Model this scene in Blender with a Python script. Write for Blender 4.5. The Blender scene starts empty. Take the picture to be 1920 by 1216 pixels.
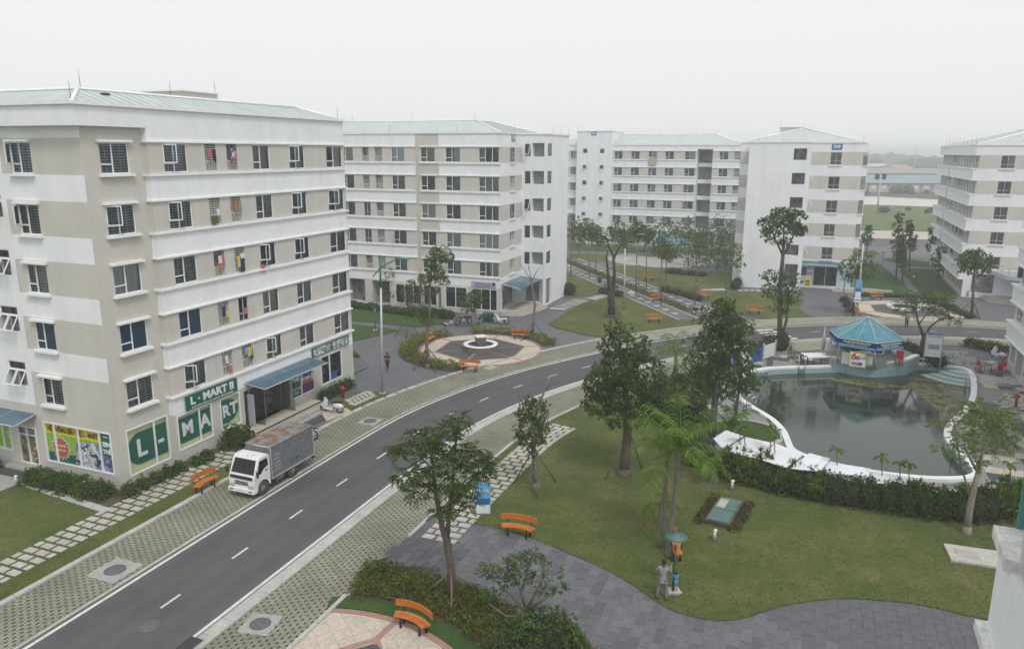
import bpy, bmesh, math, random
import numpy as np
from mathutils import Vector, Matrix, geometry
random.seed(7); np.random.seed(7)
R = math.radians
scene = bpy.context.scene
COL = scene.collection
# ------------------------------------------------------------------ camera
F_PX, PITCH, ROLL, CAM_H = 1410.5, R(12.893), R(0.2272), 17.274
_cp, _sp, _cr, _sr = math.cos(PITCH), math.sin(PITCH), math.cos(ROLL), math.sin(ROLL)
FWD = Vector((0, _cp, -_sp)); UP0 = Vector((0, _sp, _cp)); RT0 = Vector((1, 0, 0))
RT = RT0*_cr + UP0*_sr; UPV = UP0*_cr - RT0*_sr
cam = bpy.data.cameras.new('camera'); cam.sensor_width = 36; cam.lens = 36*F_PX/1920
cam.clip_start = 0.1; cam.clip_end = 9000
camo = bpy.data.objects.new('camera', cam); COL.objects.link(camo)
m = Matrix((RT, UPV, -FWD)).transposed().to_4x4(); m.translation = (0, 0, CAM_H)
camo.matrix_world = m; scene.camera = camo
# ------------------------------------------------------------------ sky and sun
SUN_EL, SUN_AZ = R(56), R(158)          # azimuth clockwise from +Y
w = bpy.data.worlds.new('World'); scene.world = w; w.use_nodes = True
nt = w.node_tree; nt.nodes.clear()
out = nt.nodes.new('ShaderNodeOutputWorld'); bg = nt.nodes.new('ShaderNodeBackground')
sky = nt.nodes.new('ShaderNodeTexSky'); sky.sky_type = 'NISHITA'; sky.sun_disc = False
sky.sun_elevation = SUN_EL; sky.sun_rotation = SUN_AZ; sky.air_density = 1.0; sky.dust_density = 6.0; sky.ozone_density = 1.0
hsv = nt.nodes.new('ShaderNodeHueSaturation'); hsv.inputs['Saturation'].default_value = 0.18
mixs = nt.nodes.new('ShaderNodeMix'); mixs.data_type = 'RGBA'; mixs.inputs[0].default_value = 0.86
mixs.inputs[7].default_value = (8.25, 8.3, 8.4, 1)        # the even layer of cloud
nt.links.new(sky.outputs[0], hsv.inputs['Color']); nt.links.new(hsv.outputs[0], mixs.inputs[6])
nt.links.new(mixs.outputs[2], bg.inputs[0]); nt.links.new(bg.outputs[0], out.inputs[0])
bg.inputs[1].default_value = 0.12
sun = bpy.data.lights.new('sun', 'SUN'); sun.energy = 1.5; sun.angle = R(14); sun.color = (1, .97, .93)
suno = bpy.data.objects.new('sun', sun); COL.objects.link(suno)
sd = Vector((math.sin(SUN_AZ)*math.cos(SUN_EL), math.cos(SUN_AZ)*math.cos(SUN_EL), math.sin(SUN_EL)))
suno.rotation_euler = sd.to_track_quat('Z', 'Y').to_euler()
scene.view_settings.view_transform = 'Standard'; scene.view_settings.look = 'None'
scene.view_settings.exposure = 0.0; scene.view_settings.gamma = 1.0
scene.cycles.volume_bounces = 2; scene.cycles.max_bounces = 6; scene.cycles.transparent_max_bounces = 8

# ------------------------------------------------------------------ photo pixel -> point on a level plane
def G(u, v, z=0.0):
    d = FWD + RT*((u-960)/F_PX) - UPV*((v-608)/F_PX)
    t = (z-CAM_H)/d.z
    return Vector((d.x*t, d.y*t, z))
def G2(u, v, z=0.0):
    p = G(u, v, z); return (p.x, p.y)
TH = R(21.75)                            # the estate's street grid
E1 = Vector((math.sin(TH), math.cos(TH))); E2 = Vector((-math.cos(TH), math.sin(TH)))
GRID = math.atan2(E1.y, E1.x)

# ------------------------------------------------------------------ materials
MATS = {}
def _new(name):
    m = bpy.data.materials.new(name); m.use_nodes = True; n = m.node_tree; n.nodes.clear()
    o = n.nodes.new('ShaderNodeOutputMaterial'); b = n.nodes.new('ShaderNodeBsdfPrincipled')
    n.links.new(b.outputs[0], o.inputs[0]); MATS[name] = m
    return m, n, b, o
def _noise(n, scale, detail=4, rough=.6, vec=None, stretch=None):
    t = n.nodes.new('ShaderNodeTexNoise'); t.inputs['Scale'].default_value = scale
    t.inputs['Detail'].default_value = detail; t.inputs['Roughness'].default_value = rough
    if vec is None:
        g = n.nodes.new('ShaderNodeNewGeometry'); vec = g.outputs['Position']
    if stretch:
        mp = n.nodes.new('ShaderNodeMapping'); mp.inputs['Scale'].default_value = stretch
        n.links.new(vec, mp.inputs[0]); vec = mp.outputs[0]
    n.links.new(vec, t.inputs['Vector']); return t
def _ramp(n, src, stops):
    r = n.nodes.new('ShaderNodeValToRGB'); e = r.color_ramp.elements
    while len(e) < len(stops): e.new(.5)
    for i, (p, c) in enumerate(stops):
        e[i].position = p; e[i].color = (*c, 1) if len(c) == 3 else c
    n.links.new(src, r.inputs[0]); return r
def _mix(n, a, b, fac, mode='MIX'):
    x = n.nodes.new('ShaderNodeMix'); x.data_type = 'RGBA'; x.blend_type = mode
    for i, s in ((6, a), (7, b)):
        if isinstance(s, tuple): x.inputs[i].default_value = (*s, 1)
        else: n.links.new(s, x.inputs[i])
    if isinstance(fac, (int, float)): x.inputs[0].default_value = fac
    else: n.links.new(fac, x.inputs[0])
    return x.outputs[2]
def _bump(n, b, src, strength=.3, dist=.02):
    k = n.nodes.new('ShaderNodeBump'); k.inputs['Strength'].default_value = strength; k.inputs['Distance'].default_value = dist
    n.links.new(src, k.inputs['Height']); n.links.new(k.outputs[0], b.inputs['Normal'])
def sc(c, k): return tuple(min(1, x*k) for x in c)
def plain(name, c, rough=.6, metal=0, var=.12, scale=3., bump=0, spec=.4, stretch=None, rnd=0.0, fine=None):
    """base colour with two scales of soft wear; rnd varies it from object to object"""
    m, n, b, o = _new(name)
    t = _noise(n, scale, 5, .65, stretch=stretch)
    col = _ramp(n, t.outputs[0], [(.3, sc(c, 1-var)), (.7, sc(c, 1+var*.7))]).outputs[0]
    if fine:
        t2 = _noise(n, fine, 3, .7); r2 = _ramp(n, t2.outputs[0], [(.35, (.82,)*3), (.65, (1.1,)*3)])
        col = _mix(n, col, r2.outputs[0], 1.0, 'MULTIPLY')
    if rnd:
        oi = n.nodes.new('ShaderNodeObjectInfo'); r3 = _ramp(n, oi.outputs['Random'], [(0, (1-rnd,)*3), (1, (1+rnd*.6,)*3)])
        col = _mix(n, col, r3.outputs[0], 1.0, 'MULTIPLY')
    n.links.new(col, b.inputs['Base Color'])
    b.inputs['Roughness'].default_value = rough; b.inputs['Metallic'].default_value = metal
    b.inputs['Specular IOR Level'].default_value = spec
    if bump: _bump(n, b, _noise(n, (fine or scale*8), 3).outputs[0], bump, .02)
    return m
def wall_paint(name, c, dirt=.16):
    """painted render: faint patches, vertical rain streaks, fine grain"""
    m, n, b, o = _new(name)
    t = _noise(n, .55, 5, .7); c1 = _ramp(n, t.outputs[0], [(.3, sc(c, .93)), (.7, sc(c, 1.03))]).outputs[0]
    s = _noise(n, 1.0, 4, .6, stretch=(1.3, 1.3, .12)); r = _ramp(n, s.outputs[0], [(.36, (1-dirt, 1-dirt*.95, 1-dirt*.9)), (.56, (1, 1, 1))])
    c2 = _mix(n, c1, r.outputs[0], 1.0, 'MULTIPLY')
    f = _noise(n, 14, 3); r2 = _ramp(n, f.outputs[0], [(.3, (.975,)*3), (.7, (1.015,)*3)])
    n.links.new(_mix(n, c2, r2.outputs[0], 1.0, 'MULTIPLY'), b.inputs['Base Color'])
    b.inputs['Roughness'].default_value = .85; b.inputs['Specular IOR Level'].default_value = .25
    _bump(n, b, f.outputs[0], .05, .01); return m
def leaf_mat(name, dark, light, tip=None, rough=.55, trans=.38):
    m, n, b, o = _new(name)
    g = n.nodes.new('ShaderNodeNewGeometry')
    st = [(0, dark), (.55, tuple((a+c)/2 for a, c in zip(dark, light))), (1, light)]
    if tip: st = [(0, dark), (.45, tuple((a+c)/2 for a, c in zip(dark, light))), (.8, light), (.93, tip)]
    r = _ramp(n, g.outputs['Random Per Island'], st)
    t = _noise(n, .9, 3, .6); r2 = _ramp(n, t.outputs[0], [(.3, (.7, .74, .7)), (.7, (1.2, 1.16, 1.1))])
    c = _mix(n, r.outputs[0], r2.outputs[0], 1.0, 'MULTIPLY')
    n.links.new(c, b.inputs['Base Color']); b.inputs['Roughness'].default_value = rough
    b.inputs['Specular IOR Level'].default_value = .14
    tr = n.nodes.new('ShaderNodeBsdfTranslucent'); n.links.new(c, tr.inputs[0])
    mx = n.nodes.new('ShaderNodeMixShader'); mx.inputs[0].default_value = trans
    n.links.new(b.outputs[0], mx.inputs[1]); n.links.new(tr.outputs[0], mx.inputs[2]); n.links.new(mx.outputs[0], o.inputs[0])
    return m
def glass_mat(name, tint=(.62, .68, .7), refl=.22, spec=(.85, .9, .95)):
    m, n, b, o = _new(name); n.nodes.remove(b)
    tr = n.nodes.new('ShaderNodeBsdfTransparent'); tr.inputs[0].default_value = (*tint, 1)
    gl = n.nodes.new('ShaderNodeBsdfGlossy'); gl.inputs[0].default_value = (*spec, 1); gl.inputs[1].default_value = .04
    lw = n.nodes.new('ShaderNodeLayerWeight'); lw.inputs[0].default_value = refl
    mx = n.nodes.new('ShaderNodeMixShader'); n.links.new(lw.outputs['Fresnel'], mx.inputs[0])
    n.links.new(tr.outputs[0], mx.inputs[1]); n.links.new(gl.outputs[0], mx.inputs[2]); n.links.new(mx.outputs[0], o.inputs[0])
    return m
wall_paint('white_wall', (.80, .82, .83), .055); wall_paint('tan_wall', (.555, .54, .49), .05)
plain('white_trim', (.80, .81, .81), .7, var=.08); plain('roof_metal', (.455, .515, .49), .45, var=.1, scale=.7, stretch=(1, 1, 1))
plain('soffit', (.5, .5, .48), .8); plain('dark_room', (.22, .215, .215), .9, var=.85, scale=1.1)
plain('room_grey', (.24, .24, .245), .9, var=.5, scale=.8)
plain('frame_white', (.78, .8, .82), .4, var=.05); plain('bar_grey', (.50, .50, .50), .5); plain('bar_white', (.70, .70, .69), .5)
plain('curtain_cream', (.52, .49, .40), .9, scale=9, stretch=(4, 4, .2), var=.25, rnd=.3)
plain('curtain_rose', (.34, .19, .2), .9, scale=9, stretch=(4, 4, .2), var=.3, rnd=.3)
plain('curtain_grey', (.36, .38, .40), .9, scale=9, stretch=(4, 4, .2), var=.3, rnd=.4)
plain('curtain_white', (.72, .73, .73), .9, scale=9, stretch=(4, 4, .2), var=.15, rnd=.15)
plain('curtain_blue', (.12, .26, .34), .9, scale=14, var=.5); plain('blue_film', (.012, .04, .075), .12, var=.2, spec=.6)
glass_mat('glass', (.74, .79, .80), .30); glass_mat('shop_glass', (.5, .56, .58), .3); plain('canopy_glass', (.05, .115, .17), .18, var=.15, scale=1, spec=.6)
plain('steel', (.45, .46, .47), .35, .6); plain('dark_metal', (.03, .03, .032), .5); plain('galvanised', (.48, .5, .52), .45, .3)
plain('green_metal', (.03, .14, .105), .45); plain('lamp_green', (.012, .06, .045), .4)
def asphalt():
    m, n, b, o = _new('asphalt'); c = (.094, .095, .099)
    t = _noise(n, .22, 6, .7); c1 = _ramp(n, t.outputs[0], [(.28, sc(c, .80)), (.5, c), (.74, sc(c, 1.14))]).outputs[0]
    g = _noise(n, 26, 3, .7); r2 = _ramp(n, g.outputs[0], [(.3, (.80,)*3), (.7, (1.14,)*3)])
    k = _noise(n, 3.2, 4, .75); r3 = _ramp(n, k.outputs[0], [(.27, (.70,)*3), (.36, (1, 1, 1)), (.70, (1, 1, 1)), (.78, (1.22,)*3)])
    at = n.nodes.new('ShaderNodeAttribute'); at.attribute_name = 'across'; wr = n.nodes.new('ShaderNodeMath'); wr.operation = 'ADD'; w2 = _noise(n, .5, 3, .6); sb = n.nodes.new('ShaderNodeMath'); sb.operation = 'MULTIPLY_ADD'; sb.inputs[1].default_value = .09; sb.inputs[2].default_value = -.045; n.links.new(w2.outputs[0], sb.inputs[0]); n.links.new(at.outputs['Fac'], wr.inputs[0]); n.links.new(sb.outputs[0], wr.inputs[1])
    r4 = _ramp(n, wr.outputs[0], [(0, (1.28, 1.26, 1.2)), (.07, (1.03,)*3), (.20, (.90,)*3), (.31, (1.03,)*3), (.40, (.91,)*3), (.5, (1.05,)*3), (.60, (.91,)*3), (.69, (1.03,)*3), (.80, (.90,)*3), (.93, (1.03,)*3), (1, (1.28, 1.26, 1.2))])
    n.links.new(_mix(n, _mix(n, _mix(n, c1, r2.outputs[0], 1., 'MULTIPLY'), r3.outputs[0], 1., 'MULTIPLY'), r4.outputs[0], 1., 'MULTIPLY'), b.inputs['Base Color'])
    b.inputs['Roughness'].default_value = .88; b.inputs['Specular IOR Level'].default_value = .3; _bump(n, b, g.outputs[0], .25, .02)
asphalt()
plain('road_paint', (.62, .62, .60), .75, var=.18, scale=1.6, fine=9)
plain('concrete', (.36, .355, .34), .9, var=.16, scale=1.1, bump=.2, fine=12, rnd=.06)
plain('kerb_stone', (.44, .435, .41), .9, var=.14, scale=1.3, bump=.2, fine=12, rnd=.08)
plain('path_stone', (.44, .425, .385), .9, var=.16, scale=2, bump=.2, fine=14, rnd=.14)
plain('slate', (.128, .132, .143), .7, var=.15, scale=.7, bump=.15, fine=9)
plain('slate_tile', (.130, .134, .146), .62, var=.14, scale=1.4, bump=.15, fine=9, rnd=.22)
plain('slate_joint', (.27, .27, .27), .9, scale=3)
plain('beige_tile', (.50, .445, .37), .7, var=.07, scale=1.2, fine=7, rnd=.06)
plain('black_tile', (.075, .075, .08), .6, var=.2, scale=2, fine=6)
plain('brick_pink', (.34, .20, .165), .85, var=.15, scale=3, rnd=.22)
plain('soil', (.10, .075, .055), 1, var=.3, scale=2.5, bump=.5, fine=9)
plain('orange_wood', (.50, .155, .025), .35, var=.22, scale=4, spec=.5, rnd=.12)
plain('leg_dark', (.018, .015, .014), .55); plain('black_rubber', (.018, .018, .019), .8); plain('chrome', (.6, .6, .62), .2, .9)
plain('wood_pole', (.16, .125, .09), .9, var=.3, scale=5); plain('pool_mosaic', (.29, .41, .44), .4, var=.3, scale=9, fine=20)
plain('teal_glass', (.09, .27, .24), .2, spec=.6)
def lawn_mat(name, a, b_, c):
    m, n, b, o = _new(name)
    t = _noise(n, .34, 8, .75); r = _ramp(n, t.outputs[0], [(.34, a), (.5, b_), (.66, c)])
    f = _noise(n, 7, 5, .75); r2 = _ramp(n, f.outputs[0], [(.3, (.68, .7, .66)), (.7, (1.22, 1.2, 1.15))])
    g = _noise(n, 40, 2, .6); r3 = _ramp(n, g.outputs[0], [(.3, (.75,)*3), (.7, (1.2,)*3)])
    cc = _mix(n, _mix(n, r.outputs[0], r2.outputs[0], 1., 'MULTIPLY'), r3.outputs[0], 1., 'MULTIPLY')
    n.links.new(cc, b.inputs['Base Color']); b.inputs['Roughness'].default_value = .95; b.inputs['Specular IOR Level'].default_value = .15
    _bump(n, b, g.outputs[0], .7, .04); return m
lawn_mat('lawn', (.062, .104, .027), (.102, .124, .038), (.155, .150, .064))
lawn_mat('lawn_green', (.040, .085, .020), (.055, .10, .026), (.075, .112, .034))
lawn_mat('field', (.085, .135, .05), (.13, .165, .07), (.17, .18, .09))
lawn_mat('paver_grass', (.06, .075, .025), (.085, .09, .036), (.12, .11, .055))
plain('paver_block', (.262, .264, .205), .92, var=.24, scale=.45, fine=10)
def bark(name, c):
    m, n, b, o = _new(name); t = _noise(n, 6, 5, .7, stretch=(1.6, 1.6, .35))
    r = _ramp(n, t.outputs[0], [(.3, sc(c, .5)), (.6, c), (.8, sc(c, 1.5))]); n.links.new(r.outputs[0], b.inputs['Base Color'])
    b.inputs['Roughness'].default_value = .95; _bump(n, b, t.outputs[0], .8, .03)
bark('bark', (.115, .092, .07)); bark('bark_grey', (.19, .17, .145)); bark('bark_pale', (.26, .225, .18)); bark('bark_dark', (.06, .05, .042))
leaf_mat('leaf_dark', (0.043, 0.082, 0.023), (0.112, 0.165, 0.048)); leaf_mat('leaf_mid', (0.055, 0.109, 0.026), (0.151, 0.218, 0.056))
leaf_mat('leaf_light', (0.091, 0.159, 0.027), (0.230, 0.312, 0.070)); leaf_mat('leaf_palm', (0.079, 0.165, 0.022), (0.218, 0.331, 0.059))
leaf_mat('leaf_olive', (0.085, 0.119, 0.043), (0.194, 0.239, 0.086)); leaf_mat('leaf_yellow', (0.145, 0.185, 0.027), (0.328, 0.358, 0.059), (0.375, 0.325, 0.062))
leaf_mat('leaf_croton', (0.054, 0.100, 0.022), (0.170, 0.212, 0.034), (0.425, 0.112, 0.031)); leaf_mat('leaf_hedge', (0.054, 0.109, 0.022), (0.151, 0.239, 0.046))
leaf_mat('leaf_wine', (0.056, 0.048, 0.035), (0.150, 0.106, 0.075)); leaf_mat('leaf_blue', (0.060, 0.112, 0.053), (0.145, 0.212, 0.107))
def colour(name, c, rough=.5, **k):
    if name not in MATS: plain(name, c, rough, **k)
    return MATS[name]

# ------------------------------------------------------------------ mesh builder
class MB:
    def __init__(s): s.v = []; s.f = []; s.mi = []; s.mats = []; s.smooth = []
    def mi_(s, m):
        if m not in s.mats: s.mats.append(m)
        return s.mats.index(m)
    def face(s, pts, m, sm=False):
        i = len(s.v); s.v.extend([tuple(p) for p in pts]); s.f.append(list(range(i, i+len(pts)))); s.mi.append(s.mi_(m)); s.smooth.append(sm)
    def raw(s, vs, fs, m, sm=False):
        i = len(s.v); s.v.extend([tuple(p) for p in vs]); k = s.mi_(m)
        for f in fs: s.f.append([a+i for a in f]); s.mi.append(k); s.smooth.append(sm)
    def box(s, x0, y0, z0, x1, y1, z1, m, rot=0, c=None, bev=0):
        P = [(x0, y0, z0), (x1, y0, z0), (x1, y1, z0), (x0, y1, z0), (x0, y0, z1), (x1, y0, z1), (x1, y1, z1), (x0, y1, z1)]
        if bev:
            P2 = [(x0+bev, y0+bev, z1), (x1-bev, y0+bev, z1), (x1-bev, y1-bev, z1), (x0+bev, y1-bev, z1)]
            P = P[:4]+[(p[0], p[1], z1-bev) for p in P[4:]]+P2
            F = [(0, 3, 2, 1), (0, 1, 5, 4), (1, 2, 6, 5), (2, 3, 7, 6), (3, 0, 4, 7), (4, 5, 9, 8), (5, 6, 10, 9), (6, 7, 11, 10), (7, 4, 8, 11), (8, 9, 10, 11)]
        else:
            F = [(0, 3, 2, 1), (4, 5, 6, 7), (0, 1, 5, 4), (1, 2, 6, 5), (2, 3, 7, 6), (3, 0, 4, 7)]
        if rot:
            cx, cy = c if c else ((x0+x1)/2, (y0+y1)/2); ca, sa = math.cos(rot), math.sin(rot)
            P = [(cx+(p[0]-cx)*ca-(p[1]-cy)*sa, cy+(p[0]-cx)*sa+(p[1]-cy)*ca, p[2]) for p in P]
        s.raw(P, F, m)
    def tube(s, pts, rad, m, n=8, caps=True, sm=True):
        pts = [Vector(p) for p in pts]; rad = rad if isinstance(rad, (list, tuple)) else [rad]*len(pts)
        vs = []; fs = []; u = None
        for i, p in enumerate(pts):
            d = (pts[min(i+1, len(pts)-1)]-pts[max(i-1, 0)])
            d = d.normalized() if d.length > 1e-9 else Vector((0, 0, 1))
            if u is None:
                a = Vector((1, 0, 0)) if abs(d.x) < .9 else Vector((0, 1, 0)); u = d.cross(a).normalized()
            else:
                u = (u-d*u.dot(d)); u = u.normalized() if u.length > 1e-6 else d.orthogonal().normalized()
            w_ = d.cross(u)
            for k in range(n):
                a = 2*math.pi*k/n; vs.append(p+(u*math.cos(a)+w_*math.sin(a))*rad[i])
        for i in range(len(pts)-1):
            for k in range(n):
                a, b_ = i*n+k, i*n+(k+1) % n; fs.append((a, b_, b_+n, a+n))
        if caps: fs.append(tuple(range(n-1, -1, -1))); fs.append(tuple(range((len(pts)-1)*n, len(pts)*n)))
        s.raw(vs, fs, m, sm)
    def bar(s, a, b, r, m, n=4): s.tube([a, b], r, m, n, True, n > 5)
    def prism(s, poly, z0, z1, m, mtop=None, bottom=False):
        n = len(poly); area = sum(poly[i][0]*poly[(i+1) % n][1]-poly[(i+1) % n][0]*poly[i][1] for i in range(n))
        if area < 0: poly = poly[::-1]
        for i in range(n):
            a, b = poly[i], poly[(i+1) % n]; s.face([(a[0], a[1], z0), (b[0], b[1], z0), (b[0], b[1], z1), (a[0], a[1], z1)], m)
        s.cap(poly, z1, mtop or m)
        if bottom: s.cap(poly[::-1], z0, m)
    def cap(s, poly, z, m, holes=()):
        loops = [[Vector((p[0], p[1], 0)) for p in poly]]+[[Vector((p[0], p[1], 0)) for p in h] for h in holes]
        allp = [p for l in loops for p in l]
        for t in geometry.tessellate_polygon(loops):
            a, b, c = (allp[i] for i in t)
            if (b-a).cross(c-a).z < 0: b, c = c, b
            s.face([(a.x, a.y, z), (b.x, b.y, z), (c.x, c.y, z)], m)
    def lathe(s, prof, m, n=16, c=(0, 0, 0), sm=True, cap=True):
        vs = []; fs = []
        for r, z in prof:
            for k in range(n):
                a = 2*math.pi*k/n; vs.append((c[0]+r*math.cos(a), c[1]+r*math.sin(a), c[2]+z))
        for i in range(len(prof)-1):
            for k in range(n):
                a, b = i*n+k, i*n+(k+1) % n; fs.append((a, b, b+n, a+n))
        if cap: fs.append(tuple(range(n-1, -1, -1))); fs.append(tuple(range((len(prof)-1)*n, len(prof)*n)))
        s.raw(vs, fs, m, sm)
    def ball(s, c, r, m, n=10, k=6):
        rx, ry, rz = r if isinstance(r, (tuple, list)) else (r, r, r); vs = []; fs = []
        for i in range(k+1):
            t = math.pi*i/k
            for j in range(n):
                a = 2*math.pi*j/n; vs.append((c[0]+rx*math.sin(t)*math.cos(a), c[1]+ry*math.sin(t)*math.sin(a), c[2]-rz*math.cos(t)))
        for i in range(k):
            for j in range(n):
                a, b = i*n+j, i*n+(j+1) % n; fs.append((a, b, b+n, a+n))
        s.raw(vs, fs, m, True)
    def mesh(s, name='mesh'):
        me = bpy.data.meshes.new(name); me.from_pydata(s.v, [], s.f)
        for mm in s.mats: me.materials.append(MATS[mm])
        me.polygons.foreach_set('material_index', s.mi); me.polygons.foreach_set('use_smooth', s.smooth)
        me.update(); return me
def tag(o, label=None, cat=None, group=None, kind=None):
    if label: o['label'] = label
    if cat: o['category'] = cat
    if group: o['group'] = group
    if kind: o['kind'] = kind
    return o
def obj(name, me, parent=None, loc=(0, 0, 0), rz=0, rot=None, scale=None):
    if isinstance(me, MB): me = me.mesh(name)
    o = bpy.data.objects.new(name, me); COL.objects.link(o)
    o.location = loc; o.rotation_euler = rot if rot else (0, 0, rz)
    if scale: o.scale = scale
    if parent: o.parent = parent
    return o
def thing(name, label, cat, loc=(0, 0, 0), rz=0, group=None):
    o = obj(name, None, None, loc, rz); o.empty_display_size = .3
    return tag(o, label, cat, group)
def copy_tree(o, loc, rz, label=None, parent=None, scale=None, group=None):
    c = o.copy(); COL.objects.link(c)
    if parent is None:
        c.location = loc; c.rotation_euler = (0, 0, rz)
        if scale: c.scale = (scale,)*3
        if label: c['label'] = label
        if group: c['group'] = group
    else: c.parent = parent
    for ch in o.children: copy_tree(ch, None, None, parent=c)
    return c
def text_mesh(s, size, m, depth=.012, bold=0.0, shear=0, align='CENTER', spacing=1.0):
    cu = bpy.data.curves.new('txt', 'FONT'); cu.body = s; cu.size = size; cu.extrude = depth; cu.offset = bold
    cu.align_x = align; cu.align_y = 'CENTER'; cu.shear = shear; cu.space_character = spacing; cu.resolution_u = 3
    o = bpy.data.objects.new('txt', cu); COL.objects.link(o); dg = bpy.context.evaluated_depsgraph_get()
    me = bpy.data.meshes.new_from_object(o.evaluated_get(dg)); bpy.data.objects.remove(o)
    me.materials.clear(); me.materials.append(MATS[m]); return me
def text_on(parent, s, x, y, z, size, m, rz=0, bold=0, width=None, name='lettering', shear=0):
    """upright lettering on a facade whose local frame is x right, z up, -y outwards"""
    me = text_mesh(s, size, m, bold=bold, shear=shear); o = obj(name, me, parent, (x, y, z), rot=(R(90), 0, rz))
    if width:
        xs = [v.co.x for v in me.vertices]; w_ = max(xs)-min(xs)
        if w_ > 1e-6: o.scale = (width/w_, 1, 1)
    return o
# ================================================================== GROUND
def catmull(P, step=.5):
    P = [Vector(p) for p in P]; out = []
    for i in range(len(P)-1):
        p0, p1, p2, p3 = P[max(i-1, 0)], P[i], P[i+1], P[min(i+2, len(P)-1)]
        n = max(2, int((p2-p1).length/step))
        for k in range(n):
            t = k/n; out.append(.5*((2*p1)+(p2-p0)*t+(2*p0-5*p1+4*p2-p3)*t*t+(3*p1-p0-3*p2+p3)*t**3))
    out.append(P[-1]); return out
_start = Vector((-14.55, 23.5))
CENTRE = [_start-E1*60, _start-E1*30, _start-E1*10, _start, (-11.35, 31.6), (-8.0, 40.0), (-4.9, 46.9), (-1.35, 52.2), (2.5, 56.6), (7.0, 60.5), (12.0, 64.5),
          (16.5, 67.3), (23.3, 70.6), (30.6, 72.8), (37.3, 73.5), (44.0, 73.1), (49.5, 71.7), (58, 68), (70, 61), (90, 47), (120, 25)]
CL = catmull([tuple(p) for p in CENTRE], .5)
_acc = [0.]
for a, b in zip(CL[:-1], CL[1:]): _acc.append(_acc[-1]+(b-a).length)
def cl_at(s):
    s = max(0, min(_acc[-1]-1e-6, s)); i = np.searchsorted(_acc, s, side='right')-1; i = min(i, len(CL)-2)
    t = (s-_acc[i])/(_acc[i+1]-_acc[i]); p = CL[i].lerp(CL[i+1], t)
    d0 = (CL[min(i+1, len(CL)-1)]-CL[max(i-1, 0)]).normalized(); d1 = (CL[min(i+2, len(CL)-1)]-CL[i]).normalized()
    return p, d0.lerp(d1, t).normalized()
def off(s, d):
    p, t = cl_at(s); return Vector((p.x+t.y*d, p.y-t.x*d))
def s_of(x, y):
    p = Vector((x, y)); i = min(range(len(CL)), key=lambda k: (CL[k]-p).length_squared); return _acc[i]
S0 = s_of(-14.55, 23.5); S_END = _acc[-1]
def strip(name, d0, d1, z, mtl, s0=0, s1=None, step=1.0, kind='structure'):
    s1 = S_END if s1 is None else s1; b = MB(); n = max(2, int((s1-s0)/step)); prev = None
    for i in range(n+1):
        s = s0+(s1-s0)*i/n; a, c = off(s, d0), off(s, d1); cur = ((a.x, a.y, z), (c.x, c.y, z))
        if prev: b.face([prev[0], prev[1], cur[1], cur[0]], mtl)
        prev = cur
    return tag(obj(name, b), kind=kind)
def offline(d, s0, s1, step=1.0):
    n = max(2, int(abs(s1-s0)/step)); return [tuple(off(s0+(s1-s0)*i/n, d)) for i in range(n+1)]
def px(pts, z=0): return [G2(u, v, z) for u, v in pts]
def sheet(name, poly, z, mtl, holes=(), kind='structure', thick=0):
    b = MB()
    if thick: b.prism(poly, z-thick, z, mtl)
    else: b.cap(poly, z, mtl, holes)
    return tag(obj(name, b), kind=kind)
def smooth_closed(P, n=4):
    P = [Vector(p) for p in P]; N = len(P); out = []
    for i in range(N):
        p0, p1, p2, p3 = P[i-1], P[i], P[(i+1) % N], P[(i+2) % N]
        for k in range(n):
            t = k/n; q = .5*((2*p1)+(p2-p0)*t+(2*p0-5*p1+4*p2-p3)*t*t+(3*p1-p0-3*p2+p3)*t**3); out.append((q.x, q.y))
    return out
def smooth_open(P, step=.4): return [tuple(p) for p in catmull(P, step)]
def inside(p, poly):
    x, y = p; c = False; n = len(poly); j = n-1
    for i in range(n):
        xi, yi = poly[i]; xj, yj = poly[j]
        if (yi > y) != (yj > y) and x < (xj-xi)*(y-yi)/(yj-yi)+xi: c = not c
        j = i
    return c
def circle(c, r, n=64, a0=0, a1=2*math.pi):
    return [(c[0]+r*math.cos(a0+(a1-a0)*i/n), c[1]+r*math.sin(a0+(a1-a0)*i/n)) for i in range(n if a1-a0 > 6.28 else n+1)]
def clip_convex(poly, cv):
    """part of poly inside the convex counter-clockwise outline cv"""
    out = list(poly)
    for i in range(len(cv)):
        a, b = cv[i], cv[(i+1) % len(cv)]; inp, out = out, []
        if not inp: return []
        side = lambda p: (b[0]-a[0])*(p[1]-a[1])-(b[1]-a[1])*(p[0]-a[0])
        for k in range(len(inp)):
            p, q = inp[k], inp[(k+1) % len(inp)]; sp_, sq = side(p), side(q)
            if sp_ >= 0: out.append(p)
            if (sp_ >= 0) != (sq >= 0):
                t = sp_/(sp_-sq); out.append((p[0]+(q[0]-p[0])*t, p[1]+(q[1]-p[1])*t))
    return out

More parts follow.
